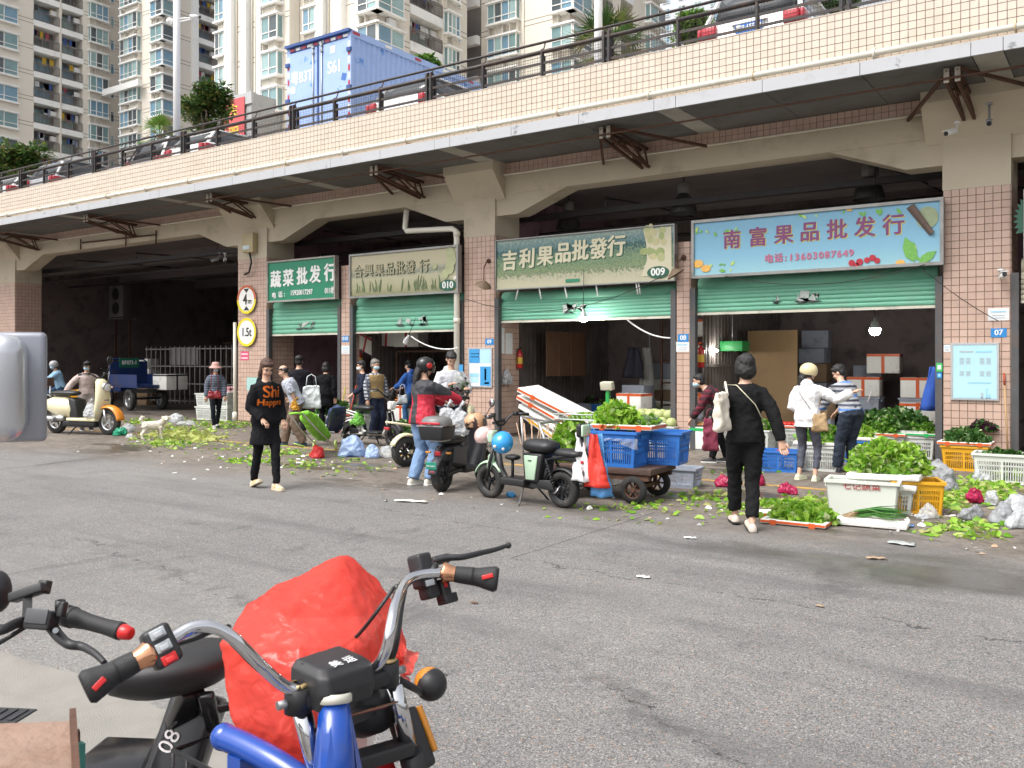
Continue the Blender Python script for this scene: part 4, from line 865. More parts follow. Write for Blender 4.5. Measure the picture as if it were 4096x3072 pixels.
# trees and palms
BARK = M('bark', (.10,.075,.055),.9,.3,10,.4,30)
def crown(mb, blobs, n_, size, seed):
    r = random.Random(seed)
    for i in range(n_):
        c, rad = r.choice(blobs); d = Vector((r.gauss(0,1), r.gauss(0,1), r.gauss(0,1))).normalized(); k = r.random()**0.35
        p = Vector(c)+Vector((d.x*rad[0], d.y*rad[1], d.z*rad[2]))*k; L = size*r.uniform(.6,1.3)
        a = Vector((r.gauss(0,1), r.gauss(0,1), r.gauss(-.2,.6))).normalized(); x, y, z = frame(a); w_ = L*0.32
        mb.add([p, p+a*L*.5+x*w_, p+a*L, p+a*L*.5-x*w_], [(0,1,2,3)], 0 if r.random() < .7 else 1)
def tree(u, v, dep, rw, rh, lab, mats, n_=2600, seed=1, size=0.3, zb=DK):
    p = PD(u, v, dep); t = thing('leafy_tree', lab, 'tree', (p.x, p.y, zb)); zc = p.z-zb; r = random.Random(seed)
    q = MB(); q.tube([(0,0,0),(.1,0, zc*.35),(-.05,.1, zc*.7),(0,0, zc)], [rw*.12, rw*.09, rw*.06, rw*.03], 10)
    for k in range(7):
        a = k*0.9+r.random(); z0 = zc*(.45+.06*k); q.tube([(0,0, z0),(cos(a)*rw*.4, sin(a)*rw*.4, z0+rh*.3),(cos(a)*rw*.8, sin(a)*rw*.8, z0+rh*.6)], [rw*.05, rw*.03, rw*.01], 6)
    q.build('trunk', BARK, t); c = MB(); bl = []
    for k in range(15):
        d = Vector((r.gauss(0,1), r.gauss(0,1), r.gauss(0,.8))).normalized()*r.uniform(.45,.85); s = r.uniform(.3,.5); bl.append(((d.x*rw, d.y*rw, zc+d.z*rh),(rw*s, rw*s, rh*s*.9)))
    crown(c, bl, n_, size, seed); c.build('crown', mats, t)
LF1 = leafmat('leaf_tree', (.035,.085,.02),(.07,.14,.035)); LF2 = leafmat('leaf_tree_pale', (.12,.17,.035),(.16,.14,.05)); LF3 = leafmat('leaf_fresh', (.10,.22,.03),(.16,.28,.05))
tree(70,655,40,1.75,1.25, 'rounded leafy bush tree behind the cars at the far deck end', [LF1, LF2], 4200,3,.24); tree(825,440,40,1.25,1.45, 'leafy tree with yellowing top beside the red banner', [LF1, LF2], 4200,5,.22)
tree(1725,275,30,.75,.55, 'small fresh green tree behind the blue container', [LF3, LF1], 1600,8,.2); tree(2760,110,34,.9,.9, 'pale green tree behind the white tall car', [LF3, LF1], 2200,9,.2); tree(3330,20,24,.75,.6, 'dark leafy shrub tree right of the white tall car', [LF1, LF1], 2200,12,.14)
def palm(u, v, dep, L, lab, n_, mats, seed):
    p = PD(u, v, dep); t = thing('fan_palm', lab, 'palm', (p.x, p.y, DK)); zc = p.z-DK; r = random.Random(seed)
    MB().tube([(0,0,0),(.05,0, zc*.5),(0,0, zc)], [.16,.13,.12], 10).build('trunk', BARK, t)
    for k in range(n_):
        a = r.uniform(0,2*pi); e = r.uniform(-.7,1.2); d = Vector((cos(a)*cos(e), sin(a)*cos(e), sin(e))); q = MB(); st = Vector((0,0, zc)); mid = st+d*L*.5; x, y, z = frame(d)
        q.tube([st, mid], .012,5)
        for j in range(17):
            f = (j-8)/8*1.35; dd = (z*cos(f)+x*sin(f)+y*(.25*cos(2*f)-.1)).normalized(); tip = mid+dd*L*.55*r.uniform(.85,1.1)+Vector((0,0,-.1*L*abs(f))); s_ = dd.cross(y).normalized()*0.022*L; b = mid+dd*L*.25
            q.add([mid, b+s_, tip, b-s_], [(0,1,2,3)], 0)
        q.build('frond', mats[k % len(mats)], t)
palm(640,545,34,.95, 'small fan palm left of the white lamp pole', 16, [LF3, LF2], 4); palm(2440,205,25,1.35, 'large spiky fan palm behind the thick white pole', 30, [LF1, LF2, LF1], 6)
# --- residential towers
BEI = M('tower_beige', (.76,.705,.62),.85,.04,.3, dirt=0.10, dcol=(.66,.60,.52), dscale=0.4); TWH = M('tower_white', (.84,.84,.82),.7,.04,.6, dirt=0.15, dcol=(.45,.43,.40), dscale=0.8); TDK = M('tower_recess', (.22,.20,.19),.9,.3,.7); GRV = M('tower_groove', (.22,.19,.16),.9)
GL = [M('pane_teal', (.20,.32,.33),.12,.3,.8), M('pane_dark', (.09,.11,.12),.1,.3,.8), M('pane_curtain', (.32,.46,.46),.15,.2,1.5), M('pane_blue', (.17,.30,.40),.12,.3,1)]
BRZ = M('balcony_rail', (.17,.15,.14),.6,.2,3)
def fbox(mb, face, a0, a1, z0, z1, o0, o1, mi=0):       # face: ('y', Y) looks towards -Y, ('x', X) towards +X; o = distance out of the face
    ax, v = face
    if ax == 'y': mb.box(((a0+a1)/2, v-(o0+o1)/2,(z0+z1)/2),(abs(a1-a0), abs(o1-o0), abs(z1-z0)), mi=mi)
    else: mb.box((v+(o0+o1)/2,(a0+a1)/2,(z0+z1)/2),(abs(o1-o0), abs(a1-a0), abs(z1-z0)), mi=mi)
RT = random.Random(21)
def rel(t, mb, name, mats, par=None):
    o = mb.build(name, mats, par or t); o.matrix_parent_inverse = Matrix.Translation(-t.location) if par is None else Matrix.Identity(4); return o
def window(t, face, a0, a1, z0, z1, out=0.0, mull=2, slab=True, split=0.28):
    q = MB(); f = .07; w_ = a1-a0
    for a in (a0, a1-f): fbox(q, face, a, a+f, z0, z1, out, out+0.1)
    for z in (z0, z1-f, z0+(z1-z0)*split): fbox(q, face, a0+f, a1-f, z, z+f, out, out+0.1)
    for k in range(1, mull): a = a0+w_*k/mull; fbox(q, face, a-f/2, a+f/2, z0+f, z1-f, out, out+0.12)
    if out > .2: 
        for a in (a0, a1-f): fbox(q, face, a, a+f, z0, z1,0,.1); fbox(q, face, a, a+f, z0, z0+f, .1, out); fbox(q, face, a, a+f, z1-f, z1,.1, out)
    o = rel(t, q, 'window', TWH)
    if slab:
        s = MB(); fbox(s, face, a0-.12, a1+0.12, z0-.16, z0-.002,0, out+0.22); rel(t, s, 'window_sill', TWH, o); s = MB(); fbox(s, face, a0-.12, a1+0.12, z1+0.002, z1+0.16,0, out+0.22); rel(t, s, 'window_head', TWH, o)
    for k in range(mull):
        b0 = a0+w_*k/mull; b1 = a0+w_*(k+1)/mull; p = MB(); fbox(p, face, b0+f, b1-f, z0+f, z1-f, out+0.02, out+0.05); rel(t, p, 'pane', RT.choice(GL), o)
    if out > .2:
        p = MB(); [fbox(p, face, a, a+0.02, z0+f, z1-f, .1, out) for a in (a0+0.02, a1-.04)]; rel(t, p, 'pane', GL[0], o)
def louvre(t, face, a0, a1, z0, z1, out, parts=2):
    q = MB()
    for k in range(parts+1): a = a0+(a1-a0)*k/parts; fbox(q, face, a-.04, a+0.04, z0, z1,0, out)
    for k in range(parts):
        if RT.random() < .25: continue
        n_ = 7; b0 = a0+(a1-a0)*k/parts+0.05; b1 = a0+(a1-a0)*(k+1)/parts-.05
        for j in range(n_): z = z0+(z1-z0)*(j+.5)/n_; fbox(q, face, b0, b1, z-.035, z+0.035, out-.08, out-.02)
    kind(rel(t, q, 'louvre', M('louvre_cream', (.66,.62,.54),.7,.08,2)), 'stuff')
CLOTH = [M('laundry%d' % i, c, .9,.15,2) for i, c in enumerate(((.7,.7,.7),(.35,.08,.10),(.05,.10,.30),(.55,.36,.04),(.3,.33,.42),(.06,.06,.07)))]
def balcony(t, face, a0, a1, zt, pitch, band=0.65, rail_=1.1):
    q = MB(); fbox(q, face, a0-.05, a1+0.05, zt-band, zt, -1.4,.10); o = rel(t, q, 'balcony', TWH)
    r_ = MB()
    for z in (.12, rail_-.16, rail_): fbox(r_, face, a0, a1, zt+z-.03, zt+z+0.03,.0,.05)
    n_ = int((a1-a0)/0.16)
    for k in range(n_+1): a = a0+(a1-a0)*k/n_; w2 = .04 if k % 6 == 0 else .012; fbox(r_, face, a-w2, a+w2, zt, zt+rail_-.02,.01,.045)
    rel(t, r_, 'balcony_railing', BRZ, o)
    for k in range(RT.randint(2,6)):
        a = RT.uniform(a0+0.3, a1-.3); h = RT.uniform(.5,1.0); p = MB(); fbox(p, face, a-RT.uniform(.12,.3), a+RT.uniform(.12,.3), zt+pitch-band-.25-h, zt+pitch-band-.25,-.6,-.57); rel(t, p, 'laundry', RT.choice(CLOTH), o)
    p = MB(); fbox(p, face, a0+0.4, a1-.4, zt+0.1, zt+pitch-band-.35,-1.395,-1.36); rel(t, p, 'balcony_door', RT.choice(GL), o)
    if RT.random() < .6: p = MB(); fbox(p, face, a1-.75, a1-.05, zt+1.35, zt+1.9,-.9,-.5); rel(t, p, 'air_conditioner', TWH, o)
def wallx(t, segs, face, z0, z1, th):                   # wall pieces of one face, leaving balcony gaps; thickness inwards
    for a0, a1 in segs: q = MB(); fbox(q, face, a0, a1, z0, z1,-th, 0); rel(t, q, 'wall', BEI)
def grooves(t, face, segs, zs):
    for a0, a1 in segs: 
        q = MB()
        for z in zs:
            for d in (0,.42): fbox(q, face, a0, a1, z+d, z+d+0.06,-.01,.006)
        rel(t, q, 'wall_groove', GRV)
def Yof(u, X): d = ray(u, 0); return X*d.y/d.x
def Xof(u, Y): d = ray(u, 0); return Y*d.x/d.y
# tower A
XA = -103.6; ZA = 56; tA = thing('apartment_tower', 'beige tower block with two columns of balconies hung with laundry', 'building', (XA-5,56,0)); fa = ('x', XA); P_ = 2.95
ya = {u: Yof(u, XA) for u in (-200,0,68,135,237,247,330,352,425,440,456,478)}
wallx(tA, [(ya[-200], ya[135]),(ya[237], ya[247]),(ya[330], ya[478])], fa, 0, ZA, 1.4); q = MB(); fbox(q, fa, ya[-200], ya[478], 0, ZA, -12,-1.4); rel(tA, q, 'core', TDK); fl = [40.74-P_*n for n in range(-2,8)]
grooves(tA, fa, [(ya[-200], ya[135]),(ya[330], ya[478])], [z-.5 for z in fl])
for z in fl:
    balcony(tA, fa, ya[135], ya[237], z, P_); balcony(tA, fa, ya[247], ya[330], z, P_); zc = z-.35
    window(tA, fa, ya[0]-1.2, ya[68], zc-.85, zc+0.85,.15,2); window(tA, fa, ya[352], ya[425], zc-.3, zc+1.5,.45,3); louvre(tA, fa, ya[352], ya[425]-.9, zc-1.3, zc-.46,.4,2); window(tA, fa, ya[440], ya[456], zc-.5, zc+0.8,.0,1, False, .75)
# tower B
YB = 62.0; XB = Xof(654, YB); tB = thing('apartment_tower', 'beige tower block with teal corner windows beside the white lamp pole', 'building', (XB-5, YB+5,0)); fb, fx = ('y', YB),('x', XB); P_ = 2.89
xb = {u: Xof(u, YB) for u in (483,497,565,618,654)}; yb = {u: Yof(u, XB) for u in (700,763,785,875,950)}
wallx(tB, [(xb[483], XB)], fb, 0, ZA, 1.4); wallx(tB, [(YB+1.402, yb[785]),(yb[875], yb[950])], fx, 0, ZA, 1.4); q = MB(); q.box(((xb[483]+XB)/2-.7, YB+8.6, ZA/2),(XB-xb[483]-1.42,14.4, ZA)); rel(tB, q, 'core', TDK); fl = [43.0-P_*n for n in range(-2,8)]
grooves(tB, fb, [(xb[565]+0.3, xb[618]-.3)], [z-.6 for z in fl]); grooves(tB, fx, [(yb[700], yb[763])], [z-.6 for z in fl]); q = MB(); fbox(q, fx, yb[763], yb[785], 0, ZA, 0,.5); rel(tB, q, 'white_pier', TWH)
for z in fl:
    window(tB, fb, xb[497], xb[565], z-1.9, z-.1,.5,4); louvre(tB, fb, xb[497], xb[565], z-2.75, z-2.08,.45,4)
    window(tB, fb, xb[618], XB+0.5, z-1.5, z+0.25,.5,2); window(tB, fx, YB-.5, yb[700], z-1.5, z+0.25,.5,1); louvre(tB, fb, xb[618], XB-.9, z-2.45, z-1.7,.4,2); balcony(tB, fx, yb[785], yb[875], z+0.3, P_)
q = MB(); q.box((XA+3.5,61.2,34.2),(9,.5,.75)); q.box((XA+3.5,61.2,20),(9,.5,.75)); rel(tB, q, 'link_beam', TWH)
# tower C
YC = 47.5; XC0 = Xof(872, YC); XC1 = Xof(1157, YC); YC2 = 48.6; XC2 = Xof(1508, YC2); ZC = 40
tC = thing('apartment_tower', 'pale beige tower block behind the blue container with white piers and cream pipes', 'building', ((XC0+XC2)/2, YC+4,0)); f1, f2, f3 = ('y', YC),('y', YC2),('x', XC2); P_ = 2.86
wallx(tC, [(XC0, XC1)], f1,0, ZC, 1.05); wallx(tC, [(XC0, XC2)], f2,0, ZC, 1.2); yc = {u: Yof(u, XC2) for u in (1590,1640,1768,1822,1826,1840,1868)}
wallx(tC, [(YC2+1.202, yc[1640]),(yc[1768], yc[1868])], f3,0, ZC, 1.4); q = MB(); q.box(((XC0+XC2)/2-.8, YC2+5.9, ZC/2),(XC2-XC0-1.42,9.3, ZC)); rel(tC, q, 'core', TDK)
xc = {u: Xof(u, YC) for u in (880,917,945,985,1005,1030,1048,1063,1133)}; x2 = {u: Xof(u, YC2) for u in (1231,1280,1310,1338,1350,1385,1440,1455)}
for a0, a1, f in ((xc[917], xc[945], f1),(xc[985], xc[1005], f1),(xc[1048], xc[1063], f1),(x2[1280], x2[1310], f2),(x2[1350], x2[1385], f2),(x2[1440], x2[1455], f2)): q = MB(); fbox(q, f, a0, a1,22.2, ZC, 0,.55); rel(tC, q, 'white_pier', TWH)
for x, y in ((xc[945]+0.15, YC-.1),(xc[1005]+0.2, YC-.1),(xc[1005]+0.7, YC-.1),(XC2-4, YC2-.1),(x2[1310]+0.2, YC2-.1)): q = MB(); q.tube([(x, y, 22.5),(x, y, ZC)], .07,8); rel(tC, q, 'cream_pipe', PVC)
fl = [28.74-P_*n for n in range(-3,3)]
for f, sg in ((f1, [(xc[945], xc[985]),(xc[1005], xc[1048]),(xc[1133]+.2, XC1)]),(f2, [(x2[1385], x2[1440])]),(f3, [(yc[1590], yc[1640]),(yc[1822], yc[1868])])): grooves(tC, f, sg, [z-.2 for z in fl])
for z in fl:
    window(tC, f1, xc[880], xc[917]-.05, z-1.84, z, .45,2); louvre(tC, f1, xc[880]+0.3, xc[917], z-2.7, z-2.02,.4,1); window(tC, f1, xc[1030], xc[1030]+0.45, z-2.0, z-.6,.0,1, False, .75)
    window(tC, f1, xc[1063]+0.2, xc[1133], z-1.84, z, .55,2); louvre(tC, f1, xc[1063]+0.2, xc[1133]-.4, z-2.7, z-2.02,.5,2)
    window(tC, f2, x2[1231], x2[1280], z-1.5, z+0.3,.45,2); louvre(tC, f2, x2[1231], x2[1280], z-2.4, z-1.7,.4,2); window(tC, f2, x2[1338], x2[1338]+0.4, z-1.6, z-.2,.0,1, False, .75)
    window(tC, f2, x2[1455], XC2+0.6, z-1.35, z+0.4,.6,2); window(tC, f3, YC2-.6, yc[1590], z-1.35, z+0.4,.6,2); louvre(tC, f2, x2[1455], XC2-.8, z-2.3, z-1.55,.45,1)
    balcony(tC, f3, yc[1640], yc[1768], z+0.45, P_, .75); window(tC, f3, yc[1768]+0.2, yc[1822], z-.6, z+1.1,.4,3); louvre(tC, f3, yc[1768]+0.2, yc[1822]-.8, z-1.5, z-.78,.35,1); window(tC, f3, yc[1826], yc[1840], z-.8, z+0.7,.0,1, False, .75)
    q = MB(); fbox(q, f3, yc[1590]-1.4, yc[1590]-.6, z-2.15, z-1.6,.1,.45); rel(tC, q, 'air_conditioner', TWH)
# podium of tower C with the red banner
pd = thing('podium_building', 'grey panelled podium below the pale beige tower', 'building', ((XC0+XC1)/2, YC-1.5,0)); POD = M('podium_grey', (.36,.37,.38),.5,.06,.8, dirt=0.15)
xp0, xp1 = Xof(890, YC-3), Xof(1140, YC-3); MB().box((0,0,11.0),(xp1-xp0,2.9,22)).build('wall', POD, pd)
for i in range(9): MB().box((-(xp1-xp0)/2+(xp1-xp0)/9*(i+.5),-1.47,13.5),((xp1-xp0)/9-.05,.05,14.9)).build('cladding_panel', POD, pd)
MB().box((0,-1.5,21.6),(xp1-xp0+0.2,.2,.9)).build('cornice', M('podium_cap', (.42,.43,.44),.5), pd)
bn = thing('banner', 'red banner with yellow characters on the grey podium', 'banner', (Xof(935, YC-3.1), YC-3.15,0)); zt_ = 1.6+(1442-398)/FPX*(YC-3.1)/ray(935,0).y
w_ = Xof(980, YC-3.1)-Xof(891, YC-3.1); MB().box((0,0, zt_-2.2),(w_, .04,4.4)).build('cloth', M('banner_red', (.60,.10,.11),.7,.08,1), bn); YB_ = M('banner_yellow', (.75,.58,.06),.6)
text('character', '丰', 1.2, YB_, bn, (0,-.03, zt_-1.05), bold=0.02); text('character', '明', 1.2, YB_, bn, (.1,-.03, zt_-2.75), bold=0.02)
# tower D
YD = 62.0; XD0 = Xof(1925, YD); XD1 = Xof(2280, YD); tD = thing('apartment_tower', 'beige tower block behind the palm with blue curtained windows', 'building', ((XD0+XD1)/2, YD+5,0)); f1, f3 = ('y', YD),('x', XD1); P_ = 2.9
wallx(tD, [(XD0, XD1)], f1,0,44,1.2); yd = {u: Yof(u, XD1) for u in (2340,2412,2450,2485,2530,2580,2640)}
wallx(tD, [(YD+1.202, yd[2412]),(yd[2450], yd[2485]),(yd[2530], yd[2640])], f3,0,44,1.4); q = MB(); q.box(((XD0+XD1)/2-.8, YD+9,22),(XD1-XD0-1.42,15.4,44)); rel(tD, q, 'core', TDK)
q = MB(); q.box((XD0-2.6, YD+0.5,22),(5.2,.3,44)); rel(tD, q, 'stair_shaft', TDK)
fl = [31.9-P_*n for n in range(-3,4)]; xd = {u: Xof(u, YD) for u in (1965,2080,2222)}
for z in (25.7,22.5,29.2,32.5): q = MB(); q.box((XD0-1.5, YD-.4, z),(3.0,.5,.75)); rel(tD, q, 'link_beam', TWH)
grooves(tD, f1, [(XD0, xd[1965]-.2),(xd[2080]+.3, xd[2222]-.2)], [z-2.4 for z in fl]); q = MB(); q.tube([(xd[2080]+.4, YD-.1,6),(xd[2080]+.4, YD-.1,44)], .07,8); rel(tD, q, 'cream_pipe', PVC)
for z in fl:
    window(tD, f1, xd[1965], xd[2080], z-1.7, z, .5,4); louvre(tD, f1, xd[1965], xd[2080], z-2.7, z-1.9,.45,4); window(tD, f1, xd[2222], XD1+0.6, z-3.0+0.9, z+0.0-.4,.6,2); window(tD, f3, YD-.6, yd[2340], z-2.1, z-.4,.6,2); louvre(tD, f1, xd[2222], XD1-.9, z-3.05, z-2.3,.45,1)
    balcony(tD, f3, yd[2412], yd[2450], z-.3, P_, .7); balcony(tD, f3, yd[2485], yd[2530], z-.3, P_, .7); window(tD, f3, yd[2580], yd[2640], z-1.6, z, .5,2)
# distant tower
YE_ = 170; xe0, xe1 = Xof(2630, YE_), Xof(3060, YE_); tE = thing('apartment_tower', 'distant pale blue tower block beside the white tall car', 'building', ((xe0+xe1)/2, YE_+6,0)); fE = ('y', YE_); WE = M('tower_far', (.55,.58,.62),.7,.06,.1); q = MB(); q.box(((xe0+xe1)/2, YE_+6,55),(xe1-xe0,12,110)); rel(tE, q, 'wall', WE)
for j in range(12):
    for i in range(6):
        a = xe0+1.2+(xe1-xe0-2)/6*i; window(tE, fE, a, a+1.6,58+2.9*j, 59.7+2.9*j, .05,2, False)
# ================================================================ PEOPLE
from mathutils.bvhtree import BVHTree
def V(*a): return Vector(a)
def ik(a, t, l1, l2, hint):
    d = t-a; L = min(max(d.length, .05), l1+l2-.004); u = d.normalized(); t = a+u*L
    x = (l1*l1-l2*l2+L*L)/(2*L); hgt = sqrt(max(0, l1*l1-x*x)); p = Vector(hint)-u*Vector(hint).dot(u); p.normalize()
    return a+u*x+p*hgt, t
def stripes(name, cols, scale, rough=0.85, axis='Z', plaid=None, wob=0.0):
    if name in MC: return MC[name]
    m, n, l, b = newmat(name); MC[name] = m; tc = n.new('ShaderNodeTexCoord'); b.inputs['Roughness'].default_value = rough
    def wave(ax, sc):
        w_ = n.new('ShaderNodeTexWave'); w_.wave_type = 'BANDS'; w_.bands_direction = ax; w_.wave_profile = 'SAW' if plaid is None else 'SIN'; w_.inputs['Scale'].default_value = sc; w_.inputs['Distortion'].default_value = wob; w_.inputs['Detail'].default_value = 1; l.new(tc.outputs['Object'], w_.inputs['Vector']); return w_.outputs['Fac']
    if plaid is None:
        cr = n.new('ShaderNodeValToRGB'); cr.color_ramp.interpolation = 'CONSTANT'; el = cr.color_ramp.elements; k = len(cols); el[0].color = (*cols[0], 1); el[1].position = 1/k; el[1].color = (*cols[1 % k], 1)
        for i in range(2, k): e = el.new(i/k); e.color = (*cols[i], 1)
        l.new(wave(axis, scale), cr.inputs[0]); l.new(cr.outputs[0], b.inputs['Base Color'])
    else:
        a, c = wave('Z', scale), wave('X', scale); col = None
        def mixc(f, A, B, lo, hi):
            r_ = n.new('ShaderNodeMapRange'); r_.inputs[1].default_value = lo; r_.inputs[2].default_value = hi; l.new(f, r_.inputs[0]); q = n.new('ShaderNodeMix'); q.data_type = 'RGBA'; l.new(r_.outputs[0], q.inputs['Factor'])
            for s_, x in (('A', A),('B', B)):
                if isinstance(x, tuple): q.inputs[s_].default_value = (*x, 1)
                else: l.new(x, q.inputs[s_])
            return q.outputs['Result']
        c1 = mixc(a, cols[0], cols[1], *plaid); c2 = mixc(c, c1, cols[2], *plaid); l.new(c2, b.inputs['Base Color'])
    return m
def cloth(name, col, var=0.15, rough=0.9): return M('cloth_'+name, col, rough, var, 9,.25,60, spec=0.15)
HAIRB = M('hair_black', (.012,.011,.011),.5,.4,60,.4,180); HAIRN = M('hair_brown', (.075,.035,.022),.5,.4,60,.4,180); MASKB = M('mask_blue', (.42,.62,.72),.8,.05); MASKW = M('mask_white', (.78,.78,.77),.8,.05)
EYE_ = M('eye_dark', (.02,.012,.01),.3,.1); LIP = M('lips', (.40,.14,.12),.5,.1)
def ring(c, x, y, a, b_, n_=18, sq=0.0):
    out = []
    for k in range(n_):
        t = 2*pi*k/n_; cx, sy = cos(t), sin(t)
        if sq: cx = math.copysign(abs(cx)**(1-sq), cx); sy = math.copysign(abs(sy)**(1-sq), sy)
        out.append(c+x*(cx*a)+y*(sy*b_))
    return out
TOR = [(-.10,.135,.095),(-.02,.165,.118),(.06,.158,.112),(.15,.138,.100),(.22,.138,.100),(.32,.160,.114),(.40,.172,.108),(.455,.150,.092),(.49,.085,.07),(.52,.058,.058)]
def person(label, loc, rel=0, h=1.62, lean=0.0, side=0.0, twist=0.0, hip=(0,0,0), rh=(.24,.02,.78), lh=(-.24,.02,.78), rf=(.09,0,0), lf=(-.09,0,0), rfp=0.0, lfp=0.0, head=(0,0), top=None, toph=-.05, ease=0.022, sleeve=1.0, pants=None, pease=0.016, pend=0.0, shoes=None, hair='short', hairm=None, mask=None, skin=None, rhint=(.5,-.6,-.6), lhint=(-.5,-.6,-.6), kn=(.1,1,0), hood=False, female=True, vest=None, vox=0.011, grp=None, sit=False, skirt=0.0, toes=0.0):
    thc = atan2(-loc[1], -loc[0])+rel*pi/180
    t = thing('person', label, 'person', loc, thc-pi/2, grp); s = h/1.70; t.scale = (s, s, s); skin = skin or SKIN
    P = V(0,0,.92)+Vector(hip); d = V(sin(side), sin(lean)*cos(side), cos(lean)*cos(side)).normalized(); hx = V(1,0,0); sx = V(cos(twist), sin(twist),0); sx = (sx-d*sx.dot(d)).normalized(); hx = (hx-d*hx.dot(d)).normalized()
    def ax(k):
        x = hx.lerp(sx, min(max(k/0.45,0),1)).normalized(); return x, d.cross(x)
    wf = .94 if female else 1.06
    N = P+d*0.50; shw = .165 if female else .19
    SR, SL = N-d*0.075+sx*shw, N-d*0.075-sx*shw; HR, HL = P-d*0.03+hx*.088, P-d*0.03-hx*.088
    ER, WR = ik(SR, Vector(rh),.275,.245, rhint); EL, WL = ik(SL, Vector(lh),.275,.245, lhint)
    def ank(f, fp): return Vector(f)+V(0,-.02*(1-cos(fp)),.085+0.11*max(0, sin(fp)))
    AR, AL = ank(rf, rfp), ank(lf, lfp); KR, AR = ik(HR, AR, .425,.415, kn); KL, AL = ik(HL, AL, .425,.415,(-kn[0], kn[1], kn[2]))
    nd = (d*0.75+V(0,0,.25)+d.cross(sx)*0.12).normalized(); HC = N+nd*0.165
    hm = Matrix.Rotation(twist*0.6+head[0], 3, 'Z')@Matrix.Rotation(head[1], 3, 'X')
    def hp(x, y, z): return HC+hm@V(x, y, z)
    b = MB()
    b.loft([ring(P+d*k, *ax(k), a*wf*0.93, c*0.93,14) for k, a, c in TOR])
    b.tube([N-d*0.06, N+nd*0.06, HC+hm@V(0,-.02,-.04)], [.062,.052,.052], 12)
    for A, E, Wp in ((SR, ER, WR),(SL, EL, WL)): b.tube([A, A.lerp(E, .5), E, E.lerp(Wp, .35), Wp], [.040,.042,.037,.036,.026], 10)
    for Hh, K, A in ((HR, KR, AR),(HL, KL, AL)): b.tube([Hh, Hh.lerp(K, .5), K, K.lerp(A, .3), A], [.072,.062,.044,.045,.032], 10); b.sph(A, .034,10,6)
    # head: skull, face, jaw, nose, brow, cheeks, ears
    for c, r_ in (((0,-.012,.025),(.076,.092,.092)),((0,.018,-.035),(.061,.068,.078)),((0,.045,-.085),(.036,.032,.026)),((0,.086,-.026),(.013,.020,.016)),((0,.082,-.008),(.010,.012,.026)),((0,.066,.022),(.056,.022,.012)),((.036,.060,-.035),(.024,.024,.024)),((-.036,.060,-.035),(.024,.024,.024)),((.077,-.012,-.012),(.011,.020,.032)),((-.077,-.012,-.012),(.011,.020,.032)),((0,.074,-.062),(.022,.012,.010))):
        b.sph(hp(*c), r_, 14,9, rot=hm)
    me = remesh(b, vox, 3,.5)
    # hands: palm with four fingers and a thumb
    hb = MB()
    for Wp, E, sg in ((WR, ER, 1),(WL, EL, -1)):
        f = (Wp-E).normalized(); up = V(0,0,1) if abs(f.z) < .8 else V(0,1,0); x = f.cross(up).normalized(); y = x.cross(f); x = x*sg
        pc = Wp+f*.05; hb.loft([ring(Wp+f*q, x, y, a, c, 10) for q, a, c in ((-.01,.026,.021),(.03,.036,.018),(.07,.041,.015),(.09,.038,.013))])
        for i, L in enumerate((.062,.072,.068,.052)):
            r0 = Wp+f*.085+x*(.030-.020*i); m1 = r0+f*L*.5-y*.010; hb.tube([r0-f*.01, m1, m1+f*L*.3-y*.028], [.0095,.0088,.007], 7)
        r0 = Wp+f*.03+x*.030; hb.tube([r0, r0+f*.03+x*.018-y*.01, r0+f*.058+x*.020-y*.02], [.013,.011,.008], 7)
    hm_ = hb.mesh('h'); vs = [v.co.copy() for v in me.vertices]; fs = [tuple(p.vertices) for p in me.polygons]; n0 = len(vs)
    vs += [v.co.copy() for v in hm_.vertices]; fs += [tuple(i+n0 for i in p.vertices) for p in hm_.polygons]
    bm = bpy.data.meshes.new('body'); bm.from_pydata(vs, [], fs); bm.polygons.foreach_set('use_smooth', [True]*len(fs)); bm.update()
    obj('body', bm, skin, t)
    # face
    q = MB()
    if not mask or True:
        for sg in (-1,1): q = MB(); q.sph(hp(sg*.031,.081,.004),(.014,.006,.0055),8,5, rot=hm); q.build('eye', EYE_, t); q = MB(); q.bar(hp(sg*.016,.088,.022), hp(sg*.048,.078,.024),.006,.007); q.build('eyebrow', EYE_, t)
        if not mask: MB().sph(hp(0,.083,-.062),(.021,.007,.006),10,5, rot=hm).build('lips', LIP, t)
    if mask:
        mm = MB(); mm.sph(hp(0,.030,-.050),(.066,.074,.052),16,10, rot=hm); mm.build('mask', mask, t)
    # hair and headgear
    hairm = hairm or HAIRB; hb = MB()
    if hair in ('short', 'bob', 'long', 'bald', 'tied', 'capped'):
        if hair != 'bald':
            hb.sph(hp(0,-.026,.045),(.088,.098,.092),18,12, rot=hm); hb.sph(hp(0,-.05,-.01),(.082,.068,.08),16,10, rot=hm)
            if hair != 'capped':
                hb.sph(hp(0,.030,.078),(.076,.056,.032),14,9, rot=hm)
        else: hb.sph(hp(0,-.030,.012),(.087,.088,.072),16,10, rot=hm); hb.sph(hp(0,.02,.05),(.082,.06,.03),14,8, rot=hm)
        if hair == 'bob':
            hb.sph(hp(0,-.05,-.035),(.098,.075,.095),16,10, rot=hm)
            for sg in (-1,1): hb.sph(hp(sg*.074,-.008,-.015),(.032,.055,.09),12,8, rot=hm)
        if hair in ('long', 'tied'):
            hb.tube([hp(0,-.08,.0), hp(0,-.105,-.10), hp(0,-.10,-.20), hp(.02,-.10,-.27)], [.05,(.07,.045),(.065,.04),.02], 10)
            for sg in (-1,1): hb.sph(hp(sg*.066,-.02,-.02),(.024,.04,.06),10,7, rot=hm)
        hmesh = wobble(remesh(hb, .010,2),.006,45,2); obj('hair', hmesh, hairm, t)
